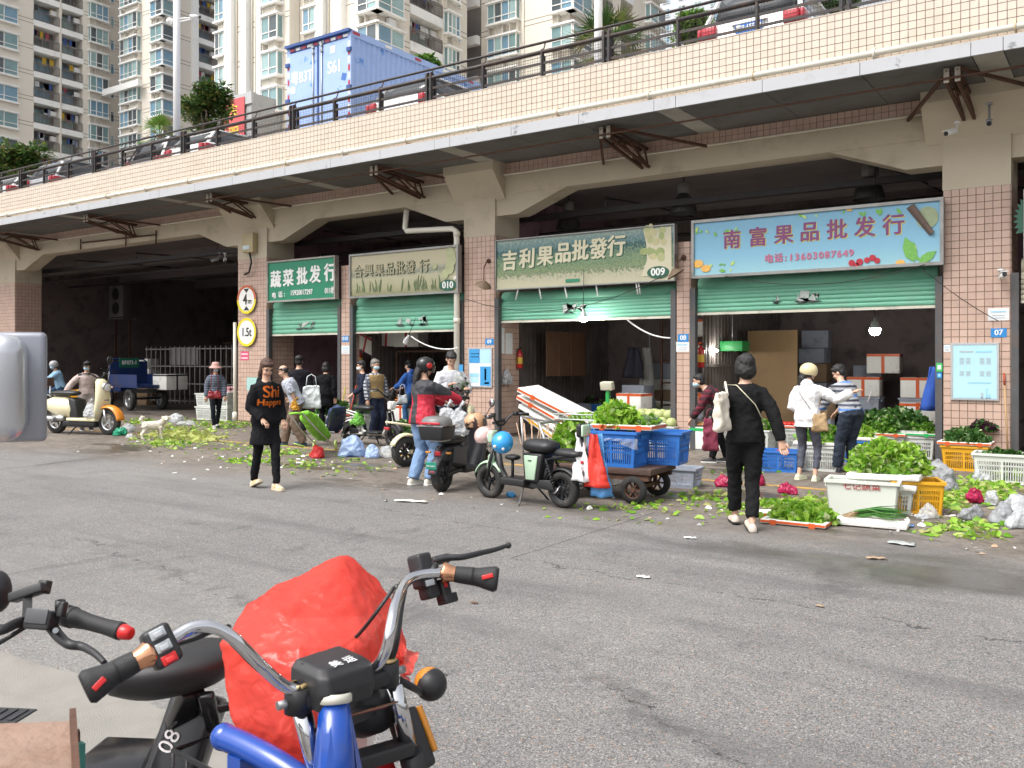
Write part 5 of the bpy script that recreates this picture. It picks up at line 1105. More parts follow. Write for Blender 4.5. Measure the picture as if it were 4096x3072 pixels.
    # garments
    def garment(mb, name, mat, vx=0.014, sm=5, amp=0.007, seed=1):
        g = remesh(mb, vx, sm, .5); wobble(g, amp, 9, seed, octaves=2); wobble(g, amp*0.9,13, seed+3, True, 2); return obj(name, g, mat, t)
    if pants:
        g = MB(); g.loft([ring(P+d*k, *ax(k), a*wf+pease*.8, c+pease*.8,16) for k, a, c in TOR[:3]+[(.09,.15,.108)]])
        for Hh, K, A in ((HR, KR, AR),(HL, KL, AL)):
            e = A.lerp(K, pend); g.tube([Hh+V(0,0,.03), Hh.lerp(K, .5), K, K.lerp(e, .45), e+(e-K).normalized()*0.0], [.092+pease, .078+pease, .055+pease*1.2,.052+pease*1.5,.042+pease*1.5], 12)
        garment(g, 'trousers', pants, .014,5,.008,2)
    if top:
        g = MB(); sec = [(k, a, c) for k, a, c in TOR if k > toph+0.03 and k < .50]; k0 = TOR[1] if toph > -.06 else TOR[0]
        first = (toph, (.176 if toph < .03 else .158)+(.0 if toph > -.1 else .01),.118 if toph < .03 else .108)
        sec = [first]+sec; g.loft([ring(P+d*k if k >= -.1 else P+d*(-.1)+V(0,0, k+.1), *ax(k), a*wf+ease+(skirt if k < 0 else 0), c+ease+(skirt if k < 0 else 0),18) for k, a, c in sec])
        g.tube([N-d*0.07, N-d*0.005], [.085+ease*.3,.066+ease*.3], 14)
        for A, E, Wp in ((SR, ER, WR),(SL, EL, WL)):
            if sleeve > .6: e = E.lerp(Wp, (sleeve-.5)*2); g.tube([A.lerp(N, .45)-d*.055, A-d*.012-sx*(.012 if A is SR else -.012), A.lerp(E, .5), E, E.lerp(e, .5), e], [.055+ease*.5,.052+ease*.6,.054+ease*.8,.044+ease*.9,.042+ease*.8,.034+ease*.7], 12)
            else: e = A.lerp(E, sleeve*2); g.tube([A.lerp(N, .45)-d*.055, A-d*.012-sx*(.012 if A is SR else -.012), A.lerp(e, .6), e], [.055+ease*.5,.054+ease*.6,.056+ease*.8,.052+ease], 12)
        if hood: g.sph(N-d.cross(sx)*.075-d*.01,(.10,.065,.075),14,9)
        garment(g, 'top', top, .014,5,.008,4)
    if vest:
        g = MB(); g.loft([ring(P+d*k, *ax(k), a*wf+ease+.022, c+ease+.022,18) for k, a, c in [(-.04,.17,.12)]+[x for x in TOR if 0 < x[0] < .46]]); vo = garment(g, 'vest', vest, .014,3,.006,5)
    if shoes:
        for A, fp, K, nm in ((AR, rfp, KR, 'shoe'),(AL, lfp, KL, 'shoe')):
            m_ = Matrix.Rotation(-fp, 3, 'X'); m_ = Matrix.Rotation(toes*(1 if A is AL else -1),3, 'Z')@m_; g = MB()
            pr = [(-.075,.030,.052),(-.05,.038,.062),(.0,.038,.072),(.05,.042,.050),(.11,.047,.036),(.155,.040,.026),(.178,.022,.018)]
            g.loft([[A+m_@V(cos(k*pi/8)*w2, yy, -.085+(.028 if sin(k*pi/8) < 0 else .028)*1+(hh*max(0, sin(k*pi/8)))-(.024 if sin(k*pi/8) < -.1 else 0)) for k in range(16)] for yy, w2, hh in pr])
            o = g.build('shoe', shoes[0], t)
            so = MB(); so.loft([[A+m_@V(cos(k*pi/8)*(w2+.005), yy*1.03,-.085+(.022 if sin(k*pi/8) > 0 else .0)) for k in range(16)] for yy, w2, hh in pr]); so.build('sole', shoes[1], o)
    t['_head'] = 0
    return t, dict(hp=hp, hm=hm, N=N, d=d, sx=sx, P=P, WR=WR, WL=WL, SR=SR, SL=SL, ER=ER, EL=EL, s=s, ax=ax)
def headgear(t, J, kindn, mat, mat2=None):
    hp, hm = J['hp'], J['hm']
    if kindn == 'helmet':
        q = MB(); q.sph(hp(0,-.012,.030),(.115,.132,.118),20,12, rot=hm, zmin=-.55); q.build('helmet', mat, t)
        v = MB(); v.sph(hp(0,.002,.015),(.118,.136,.09),20,6, rot=hm, zmin=0.2); 
        if mat2: w_ = MB(); w_.grid(lambda i, j: hp(.124*sin((i-.5)*2.2),-.01+.142*cos((i-.5)*2.2),.045-.085*j),12,4); w_.build('visor', mat2, t)
        MB().tube([hp(.08,.0,-.05), hp(.05,.05,-.12), hp(-.05,.05,-.12), hp(-.08,0,-.05)], .008,6).build('chin_strap', BLK, t)
    if kindn == 'cap':
        q = MB(); q.sph(hp(0,-.018,.038),(.094,.108,.088),18,8, rot=hm, zmin=-.05); q.build('cap', mat, t)
        q = MB(); q.prism([(-.07,.06),(-.065,.12),(-.03,.155),(.03,.155),(.065,.12),(.07,.06)], hp(0,0,.038), hm@V(1,0,0), hm@V(0,1,-.12),.008); q.build('cap_brim', mat, t)
    if kindn == 'bucket': MB().lathe([(.165,-.015),(.16,.0),(.112,.035),(.104,.05),(.098,.105),(.075,.13),(0,.138)], hp(0,-.015,.02), hm@V(0,0,1),24).build('bucket_hat', mat, t)
SW = M('sole_white', (.72,.72,.70),.6,.05); SB = M('sole_black', (.03,.03,.03),.7)
BKC = cloth('black', (.010,.010,.012)); NVY = cloth('navy', (.018,.024,.045)); JEAN = cloth('jeans', (.19,.29,.46),.3); JEAND = cloth('dark_jeans', (.035,.045,.065),.3); WHC = cloth('white', (.74,.74,.76),.05)
def W2L(t, p): return t.matrix_basis.inverted()@Vector(p)
def strap(t, pts, r, mat, name='bag_strap'): return MB().tube(pts, r, 6).build(name, mat, t)
# 1 woman in black hoodie dress
hd, J = person('woman in a black hoodie dress with orange lettering walking across the road', PZ(1062,1955),28,1.61, lean=0.03, twist=0.0, rh=(.14,.17,.93), lh=(-.19,.12,.90), rf=(.035,-.26,0), lf=(-.035,.22,0), rfp=-.35, lfp=0.0, head=(-.12,-.42), top=BKC, toph=-.33, ease=0.03, pants=BKC, pease=0.004, shoes=(M('trainer_cream', (.55,.48,.36),.7,.3,14, wear=(14,.56), wcol=(.62,.33,.07)), M('sole_tan', (.50,.42,.30),.7)), hair='tied', hairm=HAIRN, hood=True, skirt=0.012, rhint=(.45,-.9,-.2), lhint=(-.45,-.9,-.2))
tp = [c for c in hd.children if c.name.startswith('top')][0]; bv = BVHTree.FromPolygons([v.co for v in tp.data.vertices], [tuple(p.vertices) for p in tp.data.polygons])
ORG = M('print_orange_text', (.85,.22,.02),.7,.05)
for s_, sz, z, xo in (('Shi', .215,1.275,-.02),('Happen', .115,1.14,-.02)):
    o = text('lettering', s_, sz, ORG, hd, (0,0,0), rot=(0,0,0), bold=0.003)
    for v in o.data.vertices:
        x, z_ = -(v.co.x+0) + xo, v.co.y+z; hit = bv.ray_cast(V(x, 1, z_), V(0,-1,0))[0]; v.co = V(x, (hit.y if hit and hit.y < .19 else .155)+0.006, z_)
    o.data.update()
# 2 woman in black suit
st_, J = person('woman in a black suit walking away with a cream tote bag', PZ(2982,2115),-168,1.655, lean=0.02, rh=(.33,-.16,.80), lh=(-.24,.12,1.04), rf=(.03,-.16,0), lf=(-.05,.26,0), rfp=-.25, head=(.22,.0), top=cloth('suit', (.012,.012,.013)), toph=-.08, ease=0.024, pants=cloth('suit', (.012,.012,.013)), pease=0.014, pend=0.12, shoes=(M('shoe_beige', (.62,.53,.45),.5,.06), SB), hair='bob', mask=MASKB, rhint=(.6,-.7,0))
strap(st_, [J['SL']+V(-.01,.09,.06), J['SL']+V(.06,-.10,.06), V(.06,-.155,1.22), V(.17,-.15,1.0)], .006, M('chain_strap', (.45,.42,.30),.4,.3,60, metal=0.5)); strap(st_, [J['SL']+V(-.02,.08,.03), J['SL']+V(-.03,-.01,.085), V(-.20,-.13,1.32), V(-.23,-.13,1.15), V(-.27,-.07,1.0)], .012, M('canvas', (.66,.60,.50),.85,.06,20,.2,80), 'tote_strap')
# 3 woman in white hoodie pointing
wh, J = person('woman in a white hoodie and cream helmet pointing towards the shop', PZ(3228,1922),158,1.545, lean=0.10, rh=(.58,.22,1.30), lh=(-.12,.22,1.0), rf=(.12,.0,0), lf=(-.12,.0,0), head=(-.75,-.15), top=WHC, toph=-.14, ease=0.036, pants=cloth('grey_leggings', (.085,.09,.115)), pease=0.003, pend=0.22, shoes=(M('clog_lime', (.62,.62,.46),.6), M('clog_lime', (.62,.62,.46),.6)), hair='long', hood=True, rhint=(.2,0,-1), toes=-.15)
headgear(wh, J, 'helmet', M('helmet_cream', (.68,.58,.34),.3,.08,8)); strap(wh, [J['SL']+V(.05,.0,.06), V(-.05,-.15,1.28), V(.12,-.16,1.05)], .006, M('strap_grey', (.22,.20,.19),.7))
# 4 man in striped jumper
sm, J = person('man in a blue, grey and black striped jumper and dark jeans bending over crates', PZ(3385,1890),-142,1.60, lean=0.48, hip=(.0,-.12,.0), rh=(.10,.42,.84), lh=(-.24,.36,.82), rf=(.10,-.02,0), lf=(-.10,.08,0), head=(.7,-.5), top=stripes('jumper', [(.30,.31,.33),(.03,.03,.045),(.34,.36,.40),(.10,.22,.55),(.30,.31,.33),(.06,.07,.10)], 1.5), toph=-.02, ease=0.024, sleeve=0.78, pants=JEAND, pease=0.022, shoes=(M('clog_black', (.02,.02,.025),.5), SB), hair='short', female=False)
# 5 woman in plaid bending
pb, J = person('woman in a dark red plaid shirt bending over vegetables inside the shop', PZ(2878,1850),-92,1.58, lean=0.80, hip=(0,-.12,-.02), rh=(.06,.52,.62), lh=(-.08,.50,.66), rf=(.08,-.12,0), lf=(-.09,.12,0), head=(0,-.1), top=stripes('red_plaid', [(.05,.008,.015),(.16,.015,.03),(.02,.01,.015)], 3.2, plaid=(.55,.75)), toph=-.08, ease=0.03, pants=BKC, pease=0.012, shoes=(M('shoe_black', (.02,.02,.02),.6), SW), hair='short', mask=MASKB)
# 6 woman in red jacket at the moped
rj, J = person('woman in a red and black jacket and black helmet gripping the moped handlebar', PZ(1690,1940),128,1.62, lean=0.06, rh=(.18,.52,1.12), lh=(-.10,.46,1.10), rf=(.09,.05,0), lf=(-.10,-.08,0), head=(-.35,-.25), top=M('jacket_red', (.52,.02,.045),.6,.1,6,.2,40), toph=-.10, ease=0.042, pants=JEAN, pease=0.024, shoes=(M('shoe_cream', (.60,.56,.48),.6,.1), SW), hair='long', hairm=HAIRB)
headgear(rj, J, 'helmet', M('helmet_black_red', (.014,.014,.015),.25,.2,5), GLS)
tp = [c for c in rj.children if c.name.startswith('top')][0]; tp.data.materials.append(M('jacket_charcoal', (.035,.036,.042),.7,.15,6,.2,40))
for p in tp.data.polygons:
    c = p.center; q = (c-J['N']); low = (c-J['P']).dot(J['d'])
    if low > .30 or (abs(c.x) < .055 and c.y < 0 and low < .36) or (c.x < -.1 and c.y > -.02 and low < .25): p.material_index = 1
    if (c-J['WR']).length < .24 or (c-J['WL']).length < .24: p.material_index = 0
MB().sph(J['hp'](.112,.01,.03),(.008,.045,.04),10,6, rot=J['hm']).build('helmet_decal', M('decal_red', (.42,.02,.02),.4,.3,40), rj)
# 7 man in pale grey sweatshirt
person('man in a pale grey sweatshirt looking down at a bag of greens', PZ(1800,1835),22,1.74, lean=0.06, rh=(.14,.30,1.18), lh=(-.16,.30,1.12), head=(-.2,-.55), top=cloth('pale_grey', (.52,.53,.56),.06), toph=-.08, ease=0.034, pants=NVY, pease=0.02, shoes=(M('shoe_black', (.02,.02,.02),.6), SB), hair='short', female=False, hood=True)
# 8 man in tan vest
person('man in a checked shirt and tan vest with a blue mask', PZ(1500,1755),38,1.62, rh=(.27,.10,.80), lh=(-.27,.12,.82), head=(.15,-.1), top=stripes('check', [(.06,.07,.09),(.42,.43,.46),(.10,.11,.14)], 4.2, plaid=(.45,.55)), toph=-.06, ease=0.028, vest=cloth('vest_tan', (.30,.21,.10)), pants=NVY, pease=0.022, shoes=(M('shoe_black', (.02,.02,.02),.6), SB), hair='short', hairm=M('hair_grey', (.16,.15,.14),.6,.4,60), mask=MASKB, female=False)
# 9 man with white mask
person('man in navy jacket with a white cup mask behind the tan vest man', PZ(1458,1742),-88,1.60, lean=0.1, rh=(.2,.25,.95), lh=(-.2,.25,.95), head=(.0,-.1), top=NVY, toph=-.06, pants=NVY, shoes=(M('shoe_black', (.02,.02,.02),.6), SB), hair='short', mask=MASKW, female=False, vox=0.013)
# 10 woman in blue sweater
t, J = person('woman in a bright blue sweater, jeans and black cap', PZ(1648,1716),-128,1.60, lean=0.16, rh=(.12,.42,1.00), lh=(-.22,.40,1.02), rf=(.09,-.05,0), lf=(-.09,.1,0), head=(.1,-.25), top=cloth('blue', (.035,.10,.33)), toph=-.04, ease=0.030, sleeve=0.9, pants=cloth('jeans_mid', (.045,.12,.25),.3), pease=0.012, shoes=(M('shoe_black', (.02,.02,.02),.6), SB), hair='capped', hood=True); headgear(t, J, 'cap', BKC)
person('person in black seen from behind in the shop next to the blue sweater woman', PZ(1705,1672),175,1.58, top=BKC, pants=BKC, shoes=(M('shoe_black', (.02,.02,.02),.6), SB), hair='short', vox=0.014)
# 12 old man pulling cart
person('stooped old man in a pale patterned shirt pulling a green shopping trolley', PZ(1172,1785),-96,1.58, lean=0.42, hip=(0,-.08,-.02), rh=(.20,.05,.86), lh=(-.16,-.10,.80), rf=(.07,.18,0), lf=(-.07,-.22,0), lfp=-.3, head=(.0,-.25), top=stripes('pattern_shirt', [(.48,.49,.54),(.28,.31,.40),(.55,.56,.60),(.22,.25,.33)], 7, axis='X', wob=3), toph=-.08, ease=0.034, sleeve=0.42, pants=cloth('khaki', (.16,.115,.085)), pease=0.026, shoes=(M('shoe_navy_green', (.03,.05,.08),.6,.3,12), M('sole_lime', (.40,.60,.10),.6)), hair='bald', female=False)
t, J = person('man in black jacket and black cap seen from behind in front of the small shop', PZ(1196,1738),168,1.70, top=cloth('charcoal', (.014,.014,.018)), ease=0.034, pants=BKC, shoes=(M('shoe_black', (.02,.02,.02),.6), SB), hair='capped', female=False, vox=0.013); headgear(t, J, 'cap', BKC)
dkw, J = person('person in a dark coat with a white shopping bag by the small shop', PZ(1300,1728),165,1.56, lean=0.15, lh=(-.30,.0,.86), top=BKC, toph=-.3, ease=0.034, pants=BKC, shoes=(M('shoe_black', (.02,.02,.02),.6), SB), hair='bob', vox=0.013)
# 15 woman with bucket hat
bh, J = person('woman in a pink bucket hat and striped navy top with a red bag', PZ(862,1712),8,1.53, lean=0.03, rh=(.24,.05,.80), lh=(-.22,.12,.84), rf=(.06,.16,0), lf=(-.06,-.18,0), lfp=-.3, head=(0,-.1), top=stripes('navy_stripe', [(.035,.045,.075),(.035,.045,.075),(.22,.25,.30)], 7), toph=-.12, ease=0.030, pants=cloth('dk_legging', (.012,.014,.02)), pease=0.004, shoes=(M('shoe_pinkgrey', (.42,.38,.40),.6,.2,12), SW), hair='bob', mask=MASKB); headgear(bh, J, 'bucket', cloth('pink_hat', (.52,.30,.27)))
# 16 woman with cream scooter
pk, J = person('woman in a cream pink cardigan and mask standing behind the cream scooter', PZ(345,1722),12,1.58, lean=0.10, side=0.0, rh=(.52,.10,.92), lh=(-.46,.22,1.10), rf=(.1,0,0), lf=(-.1,0,0), head=(-.55,.0), top=cloth('cream_pink', (.52,.42,.39),.06), toph=-.02, ease=0.036, pants=cloth('greige', (.38,.33,.31),.08), pease=0.026, shoes=(M('shoe_black', (.02,.02,.02),.6), SW), hair='tied', mask=MASKB, rhint=(.5,-.8,0)); headgear(pk, J, 'cap', BKC)
# 17 rider in light blue
t, J = person('rider in a light blue sweater and mask on a bicycle behind the silver mirror', PZ(222,1672),-84,1.60, lean=0.30, hip=(0,-.15,.0), rh=(.22,.42,1.0), lh=(-.22,.44,1.0), rf=(.12,.22,.22), lf=(-.12,.05,.0), head=(.6,.0), top=cloth('light_blue', (.23,.38,.52),.08), toph=-.04, ease=0.03, pants=cloth('blue_trousers', (.03,.06,.12)), shoes=(M('shoe_grey', (.3,.32,.33),.6), SW), hair='capped', mask=MASKB); headgear(t, J, 'helmet', M('helmet_silver', (.35,.36,.38),.3))
# ================================================================ BIKES, SCOOTERS, CARTS
def rbox(p, name, c, d, mat, bev=0.02, rot=None, taper=1.0): return MB().box(c, d, rot, taper=taper).build(name, mat, p, bevel=bev, seg=3)
def arc(r, a0, a1, w_, th, n_=14, c=(0,0,0)):           # fender: curved plate over a wheel, in the XZ plane
    secs = []
    for i in range(n_+1):
        a = a0+(a1-a0)*i/n_; q = []
        for k in range(9):
            y = (k/8-.5)*w_; rr = r-.35*w_*(abs(k/8-.5)*2)**2.5*0.6; q.append(Vector((c[0]+cos(a)*rr, c[1]+y, c[2]+sin(a)*rr)))
        for k in range(9):
            y = (.5-k/8)*w_*.94; rr = r-th-.35*w_*(abs(k/8-.5)*2)**2.5*0.6; q.append(Vector((c[0]+cos(a)*rr, c[1]+y, c[2]+sin(a)*rr)))
        secs.append(q)
    return MB().loft(secs)
def place(t, front, rear, wb):
    f, r_ = Vector(front), Vector(rear); m = (f+r_)/2; t.location = (m.x, m.y, 0); d = f-r_; t.rotation_euler = (0,0, atan2(d.y, d.x)); k = d.length/wb; t.scale = (k, k, k)
def wheel(t, x, r, w_, rim=STL, sp=5, steer=0.0):
    a, b_ = wheel_mesh(r, w_, RUB, rim, sp); o = sub(t, 'wheel', a, (x, 0, r)); sub(o, 'rim', b_); o.rotation_euler = (0,0, steer); return o
def coil(t, a, b_, r, name='shock'):
    a, b_ = Vector(a), Vector(b_); q = MB(); q.cyl(a, b_, r*.5, n=8); x, y, d = frame(b_-a); n_ = 60; pts = [a.lerp(b_, .12+.76*i/n_)+x*cos(i*.75)*r+y*sin(i*.75)*r for i in range(n_+1)]; q.tube(pts, r*.22,5); q.build(name, BLK, t)
def seat(t, c, L, W_, H, mat, name='seat'):
    q = MB(); secs = []
    for i in range(13):
        f = i/12; k = (1-abs(2*f-1)**3.2); w2 = W_*(.55+.45*min(1, k*1.6))*(1 if f < .6 else 1-.25*(f-.6)/.4); hh = H*(.55+.45*k); x = c[0]-L/2+L*f
        secs.append([Vector((x, c[1]+cos(2*pi*j/14)*w2/2, c[2]+(sin(2*pi*j/14)*hh/2))) for j in range(14)])
    q.loft(secs); return q.build(name, mat, t)
def bars(t, x, z, w_, rise, back, mat=BLK, grip=0.13, swap=0):
    pts = [(x, -.05, z),(x-.01,-.12, z+rise*.6),(x-back*.4,-w_*.6, z+rise),(x-back, -w_, z+rise-.01)]; pts = [Vector(p) for p in reversed(pts)]+[Vector((p[0], -p[1], p[2])) for p in pts]
    MB().tube(pts, .013,8).build('handlebar', mat, t)
    for s in (-1,1):
        e = Vector((x-back, s*w_, z+rise-.01)); d = (e-Vector((x-back*.4, s*w_*.6, z+rise))).normalized(); MB().cyl(e-d*grip*.6, e+d*grip*.4,.019, n=12).build('grip', BLK, t); MB().box(e-d*grip*.85,(.05,.045,.05)).build('switch_box', BLK, t, bevel=.008)
        MB().tube([e-d*grip*.8+Vector((.03,0,0)), e-d*grip*.3+Vector((.06,0,0)), e+d*grip*.3+Vector((.055,0,-.01))], .006,6).build('brake_lever', STL, t)
    MB().tube([(x, -.12, z+rise*.7),(x+.07,-.06, z+.02),(x+.05,0, z-.15)], .005,6).build('brake_cable', BLK, t)
def ebike(label, front, rear, body, accent, frame_m, seat_m, panel=True, fender_f=None, plate=None, rack=None):
    t = thing('electric_bicycle', label, 'electric bicycle'); wb = 1.09; xf, xr, r = .545,-.545,.20
    wheel(t, xf, r, .095, BLK, 5); wheel(t, xr, r, .105, BLK, 9)
    for s in (-.07,.07): MB().tube([(xf, s, r),(xf-.05, s, .42),(xf-.10, s*.8,.62)], [.017,.02,.02], 10).build('fork_leg', BLK, t)
    arc(r+.045,.35,2.6,.11,.012,14,(xf, 0, r)).build('front_fender', fender_f or body, t)
    if fender_f is None: rbox(t, 'front_cover', (xf-.03,0, r+.22),(.09,.11,.2), body, .03,(0,-.2,0))
    MB().tube([(xf-.07,0,.45),(xf-.14,0,.80),(xf-.155,0,.86)], .024,12).build('steering_column', BLK, t)
    bars(t, xf-.16,.86,.29,.13,.12)
    rbox(t, 'display', (xf-.13,0,.90),(.10,.14,.035), BLK, .012,(0,.4,0)); rbox(t, 'headlight', (xf-.05,0,.72),(.09,.15,.15), body, .03); MB().cyl((xf, 0,.72),(xf+.012,0,.72),.05, n=16).build('lamp_glass', M('head_glass', (.7,.72,.75),.1,.05), t)
    fm = MB(); fm.tube([(xf-.10,0,.62),(xf-.16,0,.36),(xf-.26,0,.22),(-.10,0,.20),(-.26,0,.26),(-.34,0,.46)], .042 if panel else .026,10); fm.build('frame_tube', frame_m, t)
    for s in (-.08,.08): MB().tube([(-.28, s, .50),(-.55, s, .56),(-.80, s, .60)], .014,8).build('rear_rail', frame_m, t); MB().bar((-.16, s*1.1,.22),(xr, s*.95, r),.03,.045).build('swing_arm', frame_m, t); coil(t, (xr+.06, s*1.25, r+.03),(-.36, s*1.1,.52),.024)
    rbox(t, 'footboard', (.10,0,.235),(.36,.27,.085 if panel else .045), BLK, .02)
    if panel:
        q = MB(); q.prism([(-.10,.26),(-.28,.26),(-.34,.58),(-.06,.58)], (0,0,0),(1,0,0),(0,0,1),.26); q.build('battery_cover', BLK, t, bevel=.02)
        for s in (-1,1): MB().prism([(-.115,.285),(-.24,.285),(-.285,.555),(-.085,.555)], (0, s*.134,0),(1,0,0),(0,0,1),.02).build('side_panel', body, t, bevel=.008)
        for s in (-1,1): MB().box((-.18, s*.147,.50),(.05,.004,.012)).build('badge', BLK, t)
    seat(t, (-.22,0,.655),.44,.29 if panel else .22,.17 if panel else .11, seat_m)
    if panel: seat(t, (-.63,0,.60),.36,.22,.11, seat_m, 'rear_seat'); rbox(t, 'rear_seat_base', (-.60,0,.545),(.34,.15,.05), BLK, .015); seat(t, (.20,0,.50),.18,.14,.07, seat_m, 'child_seat'); MB().cyl((.20,0,.24),(.20,0,.48),.018, n=8).build('child_seat_post', BLK, t)
    arc(r+.05,.2,2.75,.12,.012,14,(xr, 0, r)).build('rear_fender', BLK if panel else frame_m, t)
    rbox(t, 'tail_light', (-.83,0,.52),(.03,.12,.035), TLR, .008)
    MB().bar((-.05,.1,.2),(-.12,.26,.012),.018).build('kickstand', BLK, t); MB().bar((-.05,-.1,.2),(-.12,-.26,.012),.018).build('kickstand', BLK, t)
    for s in (-1,1): MB().tube([(xr, s*.07, r),(xr, s*.20, r-.02),(xr-.08, s*.24, r),(xr-.1, s*.2, r+.06),(xr-.03, s*.18, r+.02)], .008,6).build('foot_peg', CHR, t)
    for s in (-1,1): MB().prism([(xr+.05,.19),(xr+.30,.22),(xr+.28,.29),(xr+.1,.30)], (0, s*.10,0),(1,0,0),(0,0,1),.03).build('motor_guard', BLK, t, bevel=.008)
    if plate: MB().box((-.845,.02,.415),(.01,.20,.13),(0,.2,.3)).build('number_plate', WHT, t); text('plate_text', plate, .075, TB, t, (-.858,.02,.405), rot=(pi/2-.2,0,-pi/2+.3), sx=.9, bold=.001)
    place(t, front, rear, wb); return t
TLR = M('tail_red', (.45,.015,.03),.15,.15,20, coat=0.5); TB = M('text_black', (.02,.02,.02),.5)
MINT = M('mint_paint', (.42,.58,.42),.3,.04,4, coat=0.3); CRP = M('cream_paint', (.72,.66,.44),.25,.03,4, coat=0.5, dirt=0.1, dcol=(.5,.42,.28)); WHP = M('white_frame', (.72,.71,.68),.35,.05,5)
mb_ = ebike('mint green electric bicycle with black seats and white plate 119057', PZ(1962,1990), PZ(2255,2030), MINT, MINT, BLK, BLK, True, None, '119057'); mb_['group'] = 'parked electric two wheelers'
rbox(mb_, 'backrest_pad', (-.80,0,.86),(.07,.17,.15), BLK, .03); rbox(mb_, 'backrest_face', (-.845,0,.86),(.03,.15,.13), MINT, .03); MB().tube([(-.74,0,.58),(-.80,0,.70),(-.79,0,.80)], .02,8).build('backrest_stem', BLK, mb_)
ebike('white framed electric bicycle with a green bag on its rack by the tan vest man', PZ(1575,1790), PZ(1408,1775), WHP, WHP, WHP, BLK, False, BLK)
ebike('cream framed electric bicycle with brown seat behind the red jacket woman', PZ(1770,1852)+Vector((.2,.5,0)), PZ(1622,1866), CRP, CRP, CRP, M('seat_brown', (.07,.035,.025),.5,.2,8), False, BLK)
# black moped with top box
mo = thing('electric_moped', 'black electric moped with grey topped luggage box and green plate', 'moped'); MOB = M('moped_black', (.022,.022,.025),.3,.15,4, coat=0.3); MOG = M('moped_grey', (.05,.052,.06),.45,.1,5)
xf, xr, r = .60,-.60,.24; wheel(mo, xf, r, .10, BLK, 6,.2); wheel(mo, xr, r, .12, BLK, 6)
q = MB(); q.loft([[Vector((x, cos(2*pi*j/16)*w2, z+sin(2*pi*j/16)*hh)) for j in range(16)] for x, w2, z, hh in ((-.72,.06,.52,.05),(-.62,.13,.53,.12),(-.40,.16,.50,.20),(-.18,.155,.47,.22),(-.10,.14,.42,.18),(-.06,.10,.36,.12))]); q.build('rear_body', MOB, mo)
for s in (-1,1): MB().prism([(-.55,.42),(-.16,.34),(-.14,.62),(-.50,.64)], (0, s*.152,0),(1,0,0),(0,0,1),.02).build('side_panel', MOG, mo, bevel=.008)
rbox(mo, 'floorboard', (.10,0,.26),(.46,.30,.08), BLK, .02); q = MB(); q.prism([(.28,.24),(.36,.24),(.52,.62),(.46,.92),(.40,.92),(.44,.60)], (0,0,0),(1,0,0),(0,0,1),.34); q.build('leg_shield', MOB, mo, bevel=.03)
q = MB(); q.sph((.45,0,.95),(.12,.15,.10)); q.build('head_cover', MOB, mo); MB().cyl((.52,0,.93),(.575,0,.92),.07, n=18).build('headlight', M('head_glass', (.7,.72,.75),.1,.05), mo)
bars(mo, .40,.98,.30,.06,.14)
for s in (-1,1): MB().tube([(.36, s*.2,1.03),(.38, s*.24,1.12),(.36, s*.30,1.20)], .007,6).build('mirror_stalk', BLK, mo); MB().sph((.36, s*.31,1.25),(.018,.055,.07), rot=(0,0,.2*s)).build('mirror', BLK, mo); MB().sph((.352, s*.31,1.25),(.014,.047,.062), rot=(0,0,.2*s)).build('mirror_glass', CHR, mo)
for s in (-.075,.075): MB().tube([(xf, s, r),(xf-.06, s, .5),(xf-.12, s, .75)], .02,8).build('fork_leg', BLK, mo); MB().bar((-.2, s*1.3,.28),(xr, s*1.1, r),.035,.05).build('swing_arm', BLK, mo); coil(mo, (xr, s*1.6, r+.04),(-.5, s*1.4,.52),.028)
arc(r+.05,.5,2.5,.13,.012,14,(xf, 0, r)).build('front_fender', MOB, mo); arc(r+.06,.9,3.05,.15,.012,14,(xr, 0, r)).build('rear_fender', MOG, mo)
seat(mo, (-.30,0,.72),.55,.27,.13, BLK); rbox(mo, 'tail_light', (-.72,0,.56),(.03,.10,.07), TLR, .012); rbox(mo, 'mud_reflector', (-.885,0,.30),(.012,.07,.035), TLR, .004)
for s in (-1,1): rbox(mo, 'indicator', (-.70, s*.17,.57),(.04,.08,.03), M('amber_lens', (.55,.22,.03),.2),.008)
MB().box((-.90,0,.40),(.012,.17,.10),(0,-.25,0)).build('number_plate', M('plate_green', (.02,.30,.20),.4), mo); text('plate_text', 'NO.066813', .032, WHT, mo, (-.911,0,.395), rot=(pi/2+.25,0,-pi/2)); text('plate_text', '深圳', .03, WHT, mo, (-.906,0,.432), rot=(pi/2+.25,0,-pi/2))
rbox(mo, 'luggage_box', (-.74,0,.86),(.40,.42,.20), BLK, .03, taper=.86); q = MB(); q.loft([[Vector((-.74+cos(2*pi*j/20)*.215*k*(1 if cos(2*pi*j/20) < 0 else .95), sin(2*pi*j/20)*.225*k, z)) for j in range(20)] for z, k in ((.965,1.02),(1.0,1.03),(1.05,.98),(1.085,.80),(1.10,.5))]); q.build('box_lid', M('lid_grey', (.16,.16,.16),.35,.08,5), mo); MB().box((-.95,0,1.005),(.02,.34,.035)).build('box_reflector', TLR, mo, bevel=.006); MB().box((-.74,0,.967),(.42,.44,.018)).build('box_trim', CHR, mo)
MB().box((-.62,0,.745),(.3,.2,.02)).build('box_rack', STL, mo); MB().bar((.0,.1,.24),(-.06,.28,.012),.02).build('kickstand', BLK, mo); rbox(mo, 'motor', (-.42,0,.30),(.30,.16,.16), BLK, .03)
bsk = MB()
for z in (.40,.54): bsk.tube([(.66,-.16, z),(.90,-.16, z),(.90,.16, z),(.66,.16, z)], .006,5, closed=True)
for y in (-.16,-.08,0,.08,.16): bsk.tube([(.66, y, .54),(.66, y, .40),(.90, y, .40),(.90, y, .54)], .004,5)
bsk.build('front_basket', BLK, mo); MB().bar((.5,0,.62),(.68,0,.50),.03).build('basket_mount', BLK, mo)
